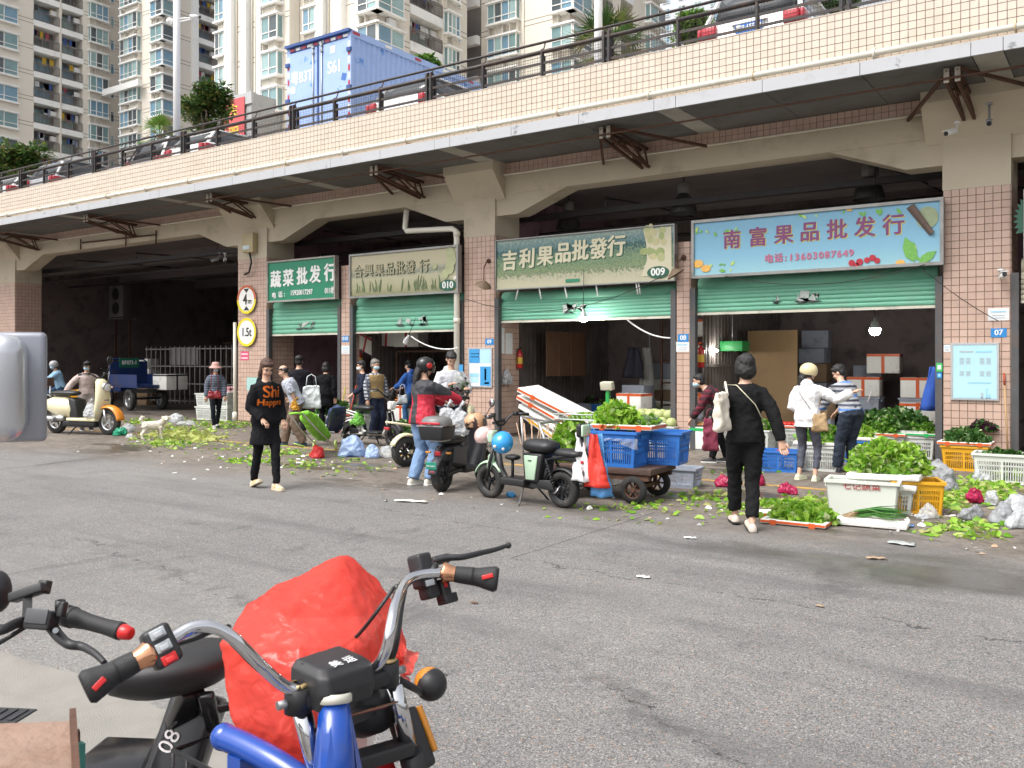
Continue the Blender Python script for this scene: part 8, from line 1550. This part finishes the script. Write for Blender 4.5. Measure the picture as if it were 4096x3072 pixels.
# ================================================================ FOREGROUND: BLUE TRICYCLE, BLACK E-BIKE, MIRROR, RUSTY BED
def F(u, v, z): return PZ(u*S, v*S, z)
def D2(u, v, d): return PD(u*S, v*S, d)
FWD = (RX*-.77+AX*.638).normalized(); RGT = (RX*.638+AX*.77).normalized(); UP = Vector((0,0,1))
BP = M('black_plastic_fine', (.020,.020,.022),.45,.15,30,.12,700, dirt=.12, dcol=(.06,.055,.05), dscale=20); BR = M('black_grip', (.018,.018,.019),.6,.15,30,.2,500); CHF = M('chrome_fine', (.70,.70,.72),.10,.05,30, metal=1); TBLU = M('trike_gloss_blue', (.006,.058,.33),.26,.12,14, coat=.5, dirt=.12, dcol=(.05,.07,.16), dscale=9); COP = M('copper_ring', (.75,.38,.22),.18,.05,20, metal=1); GBT = M('button_grey', (.36,.38,.40),.4); RBT = M('button_red', (.55,.02,.02),.3,.05)
C0 = RX*-.36+AX*1.78
tr = thing('cargo_tricycle', 'blue tricycle front with chrome handlebars and black head cover carrying a red bag', 'tricycle', C0)
def L0(p): return Vector(p)-C0
def smooth(pts, n_=5):
    out = []; P_ = [pts[0]]+list(pts)+[pts[-1]]
    for i in range(1, len(P_)-2):
        a, b_, c, d = P_[i-1], P_[i], P_[i+1], P_[i+2]
        for k in range(n_): t = k/n_; out.append(.5*((2*b_)+(c-a)*t+(2*a-5*b_+4*c-d)*t*t+(3*b_-a-3*c+d)*t**3))
    return out+[pts[-1]]
def tb(par, name, pts, r, mat, o=None, n_=14):
    o = C0 if o is None else o; p = smooth([Vector(q)-o for q in pts]); return MB().tube(p, r if not isinstance(r, (list, tuple)) else [r[0]+(r[-1]-r[0])*i/(len(p)-1) for i in range(len(p))], n_).build(name, mat, par)
LB_ = [F(652,1494,.965), F(612,1480,.985), F(560,1434,1.04), F(505,1380,1.095), F(462,1355,1.12), F(418,1355,1.125), F(378,1376,1.115), F(325,1411,1.10), F(316,1416,1.0975)]
RB_ = [F(785,1452,.965), F(815,1437,.985), F(834,1402,1.02), F(845,1350,1.065), F(856,1300,1.095), F(876,1258,1.11), F(908,1241,1.115), F(950,1238,1.11), F(966,1238,1.108)]
tb(tr, 'handlebar', LB_, .0118, CHF); tb(tr, 'handlebar', RB_, .0118, CHF); tb(tr, 'handlebar', [F(652,1494,.965), F(720,1473,.955), F(785,1452,.965)], .0118, CHF)
def basis(pos, ax):
    ax = ax.normalized(); n_ = (EYE-pos); n_ = (n_-ax*n_.dot(ax)).normalized(); return Matrix((ax, n_.cross(ax).normalized(), n_)).transposed()   # x along bar, y across, z to the eye
def gbox(par, name, pos, m, c, d, mat, bev=.006, o=None, rot=None):
    o = C0 if o is None else o; mm = m@Euler(rot).to_matrix() if rot else m; return MB().box(pos-o+m@Vector(c), d, mm).build(name, mat, par, bevel=bev, seg=3)
def grip(par, a, b_, mat, o=None):
    o = C0 if o is None else o; ax = b_-a; m = basis(a, ax); secs = []
    for i in range(15):
        f = i/14; r1 = .0165+.004*sin(f*pi*.9)+(.005*max(0, f-.6)/.4); fl = 1-.25*max(0,(f-.55)/.45); bend = m@Vector((0,0,-.006*sin(f*pi)))
        if f > .97: r1 *= .8
        secs.append([a-o+ax*f+bend+m@Vector((0, cos(2*pi*k/18)*r1*(1+.35*max(0,(f-.55)/.45)), sin(2*pi*k/18)*r1*fl)) for k in range(18)])
    g_ = MB().loft(secs).build('grip', mat, par)
    for k in range(1): MB().tube([a-o+ax*(.5+.12*k)+m@Vector((0,.021*cos(q_),.0195*sin(q_))) for q_ in (.1,.6,1.2,1.8,2.4)], .0012,5).build('grip_line', M('grip_groove', (.008,.008,.008),.7), par)
    gbox(par, 'grip_badge', a+ax*.80, m, (0,.004,.0175),(ax.length*.22,.010,.003), RBT, .0015, o, (0,0,.35)); return m
GL0, GL1 = F(318,1415,1.098), F(182,1489,1.062); mL = grip(tr, GL0, GL1, BR)
GR0, GR1 = F(965,1238,1.108), F(1076,1252,1.095); mR = grip(tr, GR0, GR1, BR)
for a, b_, s in ((GL0, GL1,1),(GR0, GR1,1)): MB().lathe([(.012,-.012),(.0235,-.010),(.0245,-.004),(.019,.010),(.0175,.02)], a-C0, b_-a, 24).build('collar', COP, tr)
MB().lathe([(.0,-.03),(.024,-.03),(.025,0),(.024,.006),(0,.006)], F(938,1238,1.108)-C0, GR1-GR0,24).build('throttle_sleeve', BP, tr)
pL = F(347,1397,1.105); gbox(tr, 'switch_box', pL, mL, (0,.0,.004),(.048,.070,.050), BP, .009)
for k, (y, mt) in enumerate(((-.022, GBT),(.002, GBT),(.025, RBT))): gbox(tr, 'switch_frame', pL, mL, (0, y, .0295),(.026,.017,.004), M('frame_grey', (.42,.45,.47),.4) if mt is GBT else mt, .002); gbox(tr, 'switch_button', pL, mL, (0, y+.002,.033),(.016,.010,.007), GBT if mt is GBT else RBT, .002, rot=(.2,0,0))
pR = F(912,1237,1.112); mS = basis(pR, RGT); gbox(tr, 'switch_box', pR, mS, (0,.004,.0),(.042,.078,.046), BP, .008); gbox(tr, 'switch_box_lower', pR, mS, (.012,-.045,-.004),(.036,.034,.04), BP, .007); gbox(tr, 'switch_button', pR, mS, (-.006,-.026,.0245),(.026,.014,.006), GBT, .002); gbox(tr, 'speed_switch', pR, mS, (.048,-.050,.004),(.028,.050,.030), BP, .004); gbox(tr, 'speed_switch_foot', pR, mS, (.056,-.072,.004),(.04,.022,.034), BP, .004); gbox(tr, 'switch_button', pR, mS, (.044,-.038,.021),(.010,.014,.004), RBT, .001)
tb(tr, 'brake_lever', [F(935,1212,1.125), F(965,1205,1.13), F(1000,1203,1.13), F(1040,1194,1.13), F(1070,1187,1.13), F(1097,1178,1.132)], [.009,.0055], BP); MB().sph(F(1098,1178,1.132)-C0,.0085).build('lever_ball', BP, tr); gbox(tr, 'lever_bracket', F(948,1210,1.122), mS, (.006,0,0),(.05,.022,.024), BP, .006)
# cables strapped to the bars
tb(tr, 'cable', [F(372,1392,1.09), F(420,1378,1.10), F(470,1362,1.11), F(512,1398,1.075), F(560,1445,1.02), F(620,1480,.985), F(650,1500,.95)], .0062, BLK); tb(tr, 'cable', [F(852,1268,1.095), F(815,1320,1.05), F(775,1370,.99), F(742,1398,.955), F(728,1425,.93)], .0042, BLK); tb(tr, 'cable', [F(878,1262,1.09), F(868,1310,1.07), F(860,1370,1.04), F(848,1420,.99), F(815,1452,.96), F(790,1462,.94)], .0052, BLK); tb(tr, 'cable', [F(866,1275,1.085), F(858,1340,1.055), F(846,1400,1.01), F(830,1440,.97)], .0045, BLK)
for p, a in ((F(487,1364,1.105), LB_[4]-LB_[3]),(F(640,1491,.97), LB_[1]-LB_[0]),(F(860,1275,1.1), RB_[5]-RB_[4]),(F(806,1444,.975), RB_[1]-RB_[0])): MB().lathe([(.0135,-.003),(.0145,0),(.0135,.003)], p-C0, a, 18).build('cable_tie', BLK, tr)
# head cover
hc = F(722,1462,.975)-C0; pts = []
for z, w_, f0, f1 in ((-.045,.066,-.050,.045),(-.01,.070,-.058,.050),(.020,.066,-.050,.052),(.034,.052,-.030,.052)):
    for sx_ in (-1,1): pts += [hc+RGT*(w_*sx_)+FWD*f0*.7+UP*z, hc+RGT*(w_*sx_*.8)+FWD*f0+UP*z, hc+RGT*(w_*sx_)+FWD*f1+UP*(z+.006)]
me = remesh(hull(pts),.004,4); obj('head_cover', me, BP, tr); nrm = (UP*.80-FWD*.6).normalized(); ry = nrm.cross(RGT).normalized(); mt_ = Matrix((RGT, ry, nrm)).transposed().to_euler()
bvh = BVHTree.FromPolygons([v.co for v in me.vertices], [tuple(p.vertices) for p in me.polygons])
for c, dx in (('美', -.016),('运', .018)):
    hit = bvh.ray_cast(hc+RGT*dx+nrm*.2-FWD*.0+UP*.0,-nrm); pos = hit[0]; nn = hit[1]; rx_ = (RGT-nn*RGT.dot(nn)).normalized(); o = text('lettering', c, .026, M('letter_white', (.8,.8,.8),.5), tr, pos+nn*.001, rot=Matrix((rx_, nn.cross(rx_), nn)).transposed().to_euler(), ext=.0006)
for sx_ in (-1,1): MB().tube([hc+RGT*sx_*.056+FWD*.03+UP*.034, hc+RGT*sx_*.045-FWD*.02+UP*.030, hc+RGT*sx_*.02-FWD*.048+UP*.012], .0016,6).build('cover_seam', M('grip_groove', (.008,.008,.008),.7), tr)
# triple clamp, bolts, fork, neck, headlamp
cl, cr = D2(612,1522,1.70)-C0, D2(862,1448,1.86)-C0; MB().bar(cl.lerp(cr, .06), cl.lerp(cr, .94),.05,.034).build('fork_clamp', BP, tr, bevel=.008)
for e, d in ((cl, cl-cr),(cr, cr-cl)): MB().cyl(e-d.normalized()*.02, e+d.normalized()*.012,.009, n=8).build('clamp_bolt', STL, tr); MB().cyl(e-d.normalized()*.03-UP*.022, e-d.normalized()*.03+UP*.026,.026, n=20).build('clamp_ring', BP, tr); MB().lathe([(.018,.026),(.022,.028),(.018,.034),(.012,.034)], e-d.normalized()*.03, UP, 20).build('brass_ring', M('brass', (.62,.45,.22),.3,.1,20, metal=.8), tr)
fl, fr = D2(648,1520,1.725), D2(846,1462,1.865); bl, br_ = D2(716,1790,1.75), D2(912,1730,1.92)
for a, b_ in ((fl, bl),(fr, br_)): MB().tube([a-C0,(a-C0).lerp(b_-C0,.62)], .0185,22).build('fork_tube', CHF, tr); MB().tube([(a-C0).lerp(b_-C0,.60),(a-C0).lerp(b_-C0,1)], .026,20).build('fork_slider', BP, tr)
MB().bar((fl-C0).lerp(bl-C0,.55),(fr-C0).lerp(br_-C0,.55),.05,.03).build('lower_clamp', BP, tr, bevel=.006)
nk = D2(722,1512,1.715)-C0; nb = D2(724,1800,1.66)-C0; MB().lathe([(.030,.012),(.034,.008),(.034,-.004),(.030,-.006)], nk, (nk-nb),24).build('bearing_ring', M('ring_pale', (.62,.60,.52),.4,.1, metal=.3), tr); MB().tube([nk, nk.lerp(nb, .4), nb], [.028,.038,.052], 20).build('neck', TBLU, tr)
for s in (-1,1): MB().add([nk+RGT*.026*s, nk.lerp(nb, .98)+RGT*.072*s-FWD*.02, nk.lerp(nb, .98)+RGT*.066*s-FWD*.03, nk+RGT*.018*s-FWD*.02, nk.lerp(nb, 1.0)+RGT*.03*s-FWD*.05], [(0,1,2),(0,2,3),(3,2,4)]).build('gusset', TBLU, tr)
hl = D2(795,1520,1.90)-C0; MB().lathe([(0,-.05),(.05,-.045),(.07,0),(.072,.05),(.066,.06),(0,.065)], hl, FWD-UP*.05,24).build('headlamp', BP, tr); MB().bar(hl-FWD*.03, nk-UP*.05,.02).build('lamp_stay', BLK, tr)
for k in range(4): MB().tube([hl-FWD*.03+RGT*(.01*k-.02), hl-FWD*.08+RGT*(.012*k-.02)+UP*.02, nk-UP*.04+RGT*.02], .002,5).build('wire', (RBT, BLK, GBT, M('wire_brown', (.25,.1,.05),.5))[k], tr)
tb(tr, 'leg_guard', [F(484,1592,.82), F(530,1612,.815), F(600,1650,.80), F(680,1705,.77)], .026, TBLU, n_=18); MB().sph(F(484,1592,.82)-C0,.028).build('guard_cap', TBLU, tr); MB().bar(F(522,1628,.80)-C0, F(522,1628,.80)-C0-UP*.45,.04).build('guard_strut', TBLU, tr)
# turn signal and reflector cluster
tsn = F(931,1478,.86)-C0; MB().sph(tsn, .037,24,16).build('signal_back', BP, tr); MB().sph(tsn+FWD*.004+UP*.002,(.0358,.0358,.0358),24,16).build('signal_lens', M('amber_lens', (.55,.22,.03),.2), tr); MB().tube([tsn, tsn-RGT*.03-UP*.01, cr-UP*.02], .008,8).build('signal_stalk', BLK, tr)
rc = D2(888,1600,1.95)-C0; mC = basis(rc+C0, RGT); gbox(tr, 'side_panel', rc+C0, mC, (0,0,0),(.06,.13,.05), BP, .01); gbox(tr, 'reflector', rc+C0, mC, (.034,.01,.014),(.012,.10,.03), M('amber_lens', (.55,.22,.03),.2),.003); gbox(tr, 'mudguard_red', rc+C0, mC, (-.075,-.03,-.03),(.07,.09,.01), RBT, .01); gbox(tr, 'panel_stay', rc+C0, mC, (-.05,.06,-.02),(.14,.02,.02), BLK, .004)
# rest of the machine below the frame, down to the ground
FW_ = C0+FWD*.10; wt = wheel_mesh(.24,.09, RUB, STL, 6); o = sub(tr, 'wheel', wt[0], FWD*.10+UP*.24); o.rotation_euler = (0,0, atan2(FWD.y, FWD.x)); sub(o, 'rim', wt[1]); MB().bar(bl-C0, FWD*.10+UP*.24-RGT*.07,.03).build('fork_foot', BLK, tr); MB().bar(br_-C0, FWD*.10+UP*.24+RGT*.07,.03).build('fork_foot', BLK, tr)
MB().tube([nb, nb-FWD*.25-UP*.06,-FWD*.75+UP*.33,-FWD*.95+UP*.33], .03,12).build('main_frame', TBLU, tr); MB().bar(-FWD*.9+UP*.35,-FWD*.9-RGT*.32+UP*.35,.05).build('cross_beam', TBLU, tr); MB().bar(-FWD*.9+UP*.35,-FWD*.9+RGT*.32+UP*.35,.05).build('cross_beam', TBLU, tr)
for s in (-1,1): o = sub(tr, 'wheel', wt[0], -FWD*1.0+RGT*.34*s+UP*.24); o.rotation_euler = (0,0, atan2(FWD.y, FWD.x)); sub(o, 'rim', wt[1])
MB().bar(nb+UP*.02, F(600,1650,.80)-C0-UP*.05,.04).build('guard_brace', TBLU, tr); bk_ = MB()
for z in (.74,.62): bk_.tube([FWD*.14-RGT*.1+UP*z, FWD*.42-RGT*.1+UP*z, FWD*.42+RGT*.14+UP*z, FWD*.14+RGT*.14+UP*z], .006,6, closed=True)
for k in range(6): x_ = .14+.056*k; bk_.tube([FWD*x_-RGT*.1+UP*.74, FWD*x_-RGT*.1+UP*.62, FWD*x_+RGT*.14+UP*.62, FWD*x_+RGT*.14+UP*.74], .004,5)
bk_.build('front_basket', BLK, tr)
# red plastic bag over a carton in the front basket
o_ = D2(690,1420,2.0); rb = thing('plastic_bag', 'big translucent red plastic bag over a carton on the tricycle front', 'plastic bag', o_)
hp_ = [D2(*q) for q in ((732,1202,2.20),(752,1206,2.22),(600,1258,2.14),(520,1328,2.06),(472,1385,2.00),(476,1480,1.95),(492,1570,1.90),(530,1640,1.88),(640,1690,1.86),(700,1640,1.88),(815,1255,2.26),(850,1310,2.26),(872,1380,2.22),(868,1440,2.12),(800,1540,2.0),(560,1420,1.90),(640,1440,1.88),(780,1400,1.98),(600,1590,1.84),(660,1600,1.84),(640,1300,2.45),(800,1300,2.5),(700,1480,2.4),(560,1500,2.3),(830,1420,2.4))]
me = remesh(hull([p-o_ for p in hp_]),.008,3)
def creases(me, seed):
    wobble(me, .014,3.6, seed, True, 1); wobble(me, .0055,9, seed+4, True, 2); wobble(me, .0026,26, seed+9, True, 2); return me
creases(me, 2); RFM = film('film_red_big', (.80,.085,.06),.74,.14,.34,.3); obj('film', me, RFM, rb)
fp = MB(); e = [D2(*q)-o_ for q in ((868,1380,2.16),(905,1412,2.14),(893,1450,2.10),(872,1458,2.08),(897,1490,2.06),(860,1500,2.04),(838,1470,2.04),(840,1400,2.12))]
def flap(i, j): a = e[0].lerp(e[7], i).lerp(e[6].lerp(e[5], i), j*.6); b2 = [e[1], e[2], e[3], e[4]]; k = min(2, int(j*3)); c = b2[k].lerp(b2[k+1], j*3-k); return a.lerp(c, i)+AX*(.012*sin(i*9+j*7)+.008*sin(j*25))
fm_ = MB().grid(flap, 14,18).mesh('flap'); wobble(fm_, .006,30,3, True, 1); obj('loose_corner', fm_, RFM, rb)
bx_ = [D2(*q) for q in ((545,1400,2.06),(800,1395,2.12),(840,1325,2.36),(600,1330,2.30))]; q = MB(); cen = sum(bx_, Vector())/4; ca = [cen+(p-cen)*.93-UP*.004-o_ for p in bx_]; q.add(ca+[p-UP*.26 for p in ca], [(0,1,2,3),(7,6,5,4),(0,4,5,1),(1,5,6,2),(2,6,7,3),(3,7,4,0)]); ct_ = tag(q.build('carton', M('carton', (.82,.74,.70),.8,.08,5), loc=o_), 'pale carton inside the big red plastic bag', 'carton')
# ---- black e-bike at the left
C1 = F(150,1400,.0)*0+RX*-1.0+AX*2.25; be = thing('electric_bicycle', 'black electric bicycle with red ended grip and broad black seat', 'electric bicycle', C1)
st = F(375,1438,.80)-C1; FB_ = (RX*-.80-AX*.60).normalized(); RB2 = FB_.cross(UP)      # front points left and towards the viewer
secs = []
for i in range(17):
    f = i/16; x = -.17+.33*f; k = max(.05,1-abs(2*f-1)**2.6); w_ = .125*(.30+.70*k)*(1-.30*f); secs.append([st+FB_*x+RB2*(cos(2*pi*j/20)*w_)+UP*((sin(2*pi*j/20)*.045 if sin(2*pi*j/20) > 0 else sin(2*pi*j/20)*.080)*(.5+.5*k)+.012*(1-f)) for j in range(20)])
MB().loft(secs).build('seat', M('seat_leather', (.018,.018,.019),.42,.1,20,.15,400), be)
def tb1(name, pts, r, mat, n_=12): return tb(be, name, pts, r, mat, C1, n_)
HB = [F(-70,1330,1.02), F(-10,1362,1.02), F(40,1345,1.02), F(95,1330,1.02), F(150,1334,1.02), F(200,1345,1.015)]; tb1('handlebar', HB, .011, BP)
g0, g1 = F(158,1334,1.02), F(264,1364,1.005); m1 = basis(g0, g1-g0)
MB().loft([[g0-C1+(g1-g0)*f+m1@Vector((0, cos(2*pi*k/24)*r_*(1+.05*(k % 2)), sin(2*pi*k/24)*r_*(1+.05*(k % 2)))) for k in range(24)] for f, r_ in ((0,.020),(.04,.021),(.3,.0175),(.7,.0165),(.93,.019),(.96,.0195),(1,.018))]).build('grip', BR, be)
MB().lathe([(.0165,0),(.0175,.004),(.0135,.024),(.009,.027),(0,.027)], g1-C1, g1-g0,16).build('grip_end', RBT, be); MB().lathe([(.02,-.03),(.0245,-.028),(.0245,.0),(.02,.004)], g0-C1, g1-g0,20).build('throttle_collar', BP, be); gbox(be, 'throttle_button', g0, m1,(-.016,.018,.012),(.016,.012,.01), BP, .003, C1)
pm_ = F(88,1338,1.03); m2 = basis(pm_, HB[4]-HB[3]); gbox(be, 'master_cylinder', pm_, m2,(.008,-.002,.006),(.064,.040,.036), BP, .005, C1); gbox(be, 'cylinder_lid', pm_, m2,(.008,.006,.0255),(.056,.032,.004), M('lid_dkgrey', (.06,.062,.068),.4,.15,40),.002, C1); gbox(be, 'mirror_boss', pm_, m2,(.048,.024,.0),(.016,.034,.018), BP, .004, C1); MB().lathe([(.005,.0),(.011,.0),(.011,.022),(.005,.022)], F(130,1318,1.05)-C1, UP, 16).build('boss_ring', BP, be)
tb1('brake_lever', [F(112,1355,1.01), F(130,1378,1.0), F(150,1392,.995), F(178,1397,.99), F(205,1412,.985), F(226,1432,.975)], [.013,.006], BP); MB().cyl(F(120,1362,1.015)-C1, F(120,1362,1.03)-C1,.006, n=10).build('lever_pin', STL, be)
gbox(be, 'phone_holder', F(62,1280,1.08), m2,(0,0,0),(.085,.022,.030), BP, .005, C1,(0,0,.35)); gbox(be, 'holder_clip', F(96,1268,1.09), m2,(0,0,0),(.024,.030,.022), BP, .004, C1); MB().bar(F(60,1290,1.07)-C1, F(58,1335,1.03)-C1,.018).build('holder_stem', BP, be); MB().sph(F(-6,1278,1.06)-C1,(.032,.032,.05)).build('mirror_back', BP, be)
tb1('cable', [F(70,1345,1.01), F(30,1370,1.0), F(-20,1400,.97)], .005, BLK); tb1('cable', [F(60,1355,1.0), F(20,1352,1.0), F(-30,1352,.98)], .004, BLK)
hs_ = F(-40,1350,1.0)-C1; MB().tube([hs_+UP*.03, hs_-UP*.3, hs_-UP*.45], .022,12).build('steering_column', BP, be); wt1 = wheel_mesh(.22,.09, RUB, BLK, 6); fw = Vector((hs_.x, hs_.y, .22))+FB_*.12; rw = Vector((st.x, st.y, .22))-FB_*.25
for p, nm in ((fw, 'wheel'),(rw, 'wheel')): o = sub(be, nm, wt1[0], p); o.rotation_euler = (0,0, atan2(FB_.y, FB_.x)); sub(o, 'rim', wt1[1])
for s in (-1,1): MB().bar(hs_-UP*.42+RB2*.07*s, fw+RB2*.07*s, .03).build('fork_leg', BP, be); MB().bar(Vector((st.x, st.y, .42))+RB2*.08*s, rw+RB2*.08*s, .04).build('swing_arm', BP, be)
MB().bar(hs_-UP*.35, hs_-UP*.62-FB_*.25,.07,.05).build('down_tube', BP, be); MB().bar(hs_-UP*.62-FB_*.22, Vector((st.x, st.y, .36)),.09,.06).build('floor_beam', BP, be)
for a, b_, w_ in (((418,1492,.74),(330,1660,.42),.06),((445,1500,.74),(470,1600,.55),.04),((430,1540,.66),(500,1525,.66),.03)): MB().bar(F(*a)-C1, F(*b_)-C1, w_, w_*.6).build('seat_frame', BLKG, be, bevel=.006)
p8 = F(368,1602,.58); m8 = basis(p8, RX); gbox(be, 'battery_case', p8, m8,(.02,-.02,-.05),(.14,.30,.10), BLKG, .02, C1,(0,0,-.22)); o = text('decal', '08', .06, M('decal_white', (.75,.72,.72),.4), be, (0,0,0)); mm = m8.to_4x4()@Euler((0,0,1.15)).to_matrix().to_4x4(); mm.translation = p8-C1+m8@Vector((.0,.0,.004)); o.matrix_local = mm
MB().prism([(-.12,-.16),(.12,-.16),(.12,.10),(-.10,.12)], F(262,1640,.36)-C1, RX, AX, .05).build('footboard', BLKG, be, bevel=.012)
# ---- silver mirror at the left edge
mp_ = PD(-82*S, 838*S, 1.15); sm_ = thing('wing_mirror', 'silver wing mirror housing close by at the left edge', 'mirror', mp_); SIL = M('silver_paint', (.62,.63,.66),.28,.04,8, metal=.75); mv = Matrix((RX, AX, UP)).transposed()
MB().box((0,0,0),(.15,.06,.140), Matrix.Rotation(.25,3, 'Z')@mv).build('housing', SIL, sm_, bevel=.026, seg=5); MB().box(mv@Vector((.008,.028,0)),(.158,.016,.146), Matrix.Rotation(.25,3, 'Z')@mv).build('rim', M('silver_dark', (.32,.33,.37),.3,.05, metal=.6), sm_, bevel=.007, seg=3); MB().box(mv@Vector((.006,.0385,0)),(.15,.003,.136), Matrix.Rotation(.25,3, 'Z')@mv).build('glass', CHR, sm_); MB().box(mv@Vector((-.02,-.032,-.01)),(.07,.006,.09), Matrix.Rotation(.25,3, 'Z')@mv).build('housing_relief', SIL, sm_, bevel=.003)
gz = mp_.z; MB().tube([mv@Vector((-.05,0,-.04)), mv@Vector((-.18,0,-.10)), mv@Vector((-.30,0,-.30)), mv@Vector((-.30,0,-gz+.02))], .013,10).build('mount_arm', BLK, sm_); MB().cyl(mv@Vector((-.30,0,-gz)), mv@Vector((-.30,0,-gz+.03)),.10, n=16).build('mount_foot', BLK, sm_)
# ---- rusty plate edge of a cargo bed, lower left
rp_ = [F(-90,1566,1.0), F(157,1557,1.0), F(166,1720,1.0), F(-90,1740,1.0)]; oc = sum(rp_, Vector())/4; oc.z = 0; rt = thing('rusty_cargo_bed', 'rusty steel cargo bed corner at the lower left', 'cargo bed', oc); RSP = M('rust_plate', (.27,.18,.135),.85,.25,6,.3,50, dirt=.35, dcol=(.17,.085,.05), dscale=7)
q = MB(); a = [p-oc for p in rp_]; q.add([p for p in a]+[p-UP*.012 for p in a], [(0,1,2,3),(7,6,5,4),(0,4,5,1),(1,5,6,2),(2,6,7,3),(3,7,4,0)]); q.build('plate', RSP, rt); MB().bar(a[1]+UP*.006, a[2]+UP*.006,.010,.03).build('edge_bar', RUST, rt); MB().bar(a[1]-UP*.02, a[1].lerp(a[2], .3)-UP*.1,.02).build('corner_brace', RUST, rt)
for p in a: MB().bar(p.lerp(Vector((0,0,1)),.12)-UP*.012, Vector((p.x*.88, p.y*.88,0)),.03).build('leg', RUST, rt)
gt = F(172,1640,.98); MB().box(gt-oc, (.012,.012,.05)).build('reflector_tab', M('tab_teal', (.05,.22,.18),.5,.3,30), rt)
bpy.data.scenes.remove(TS)
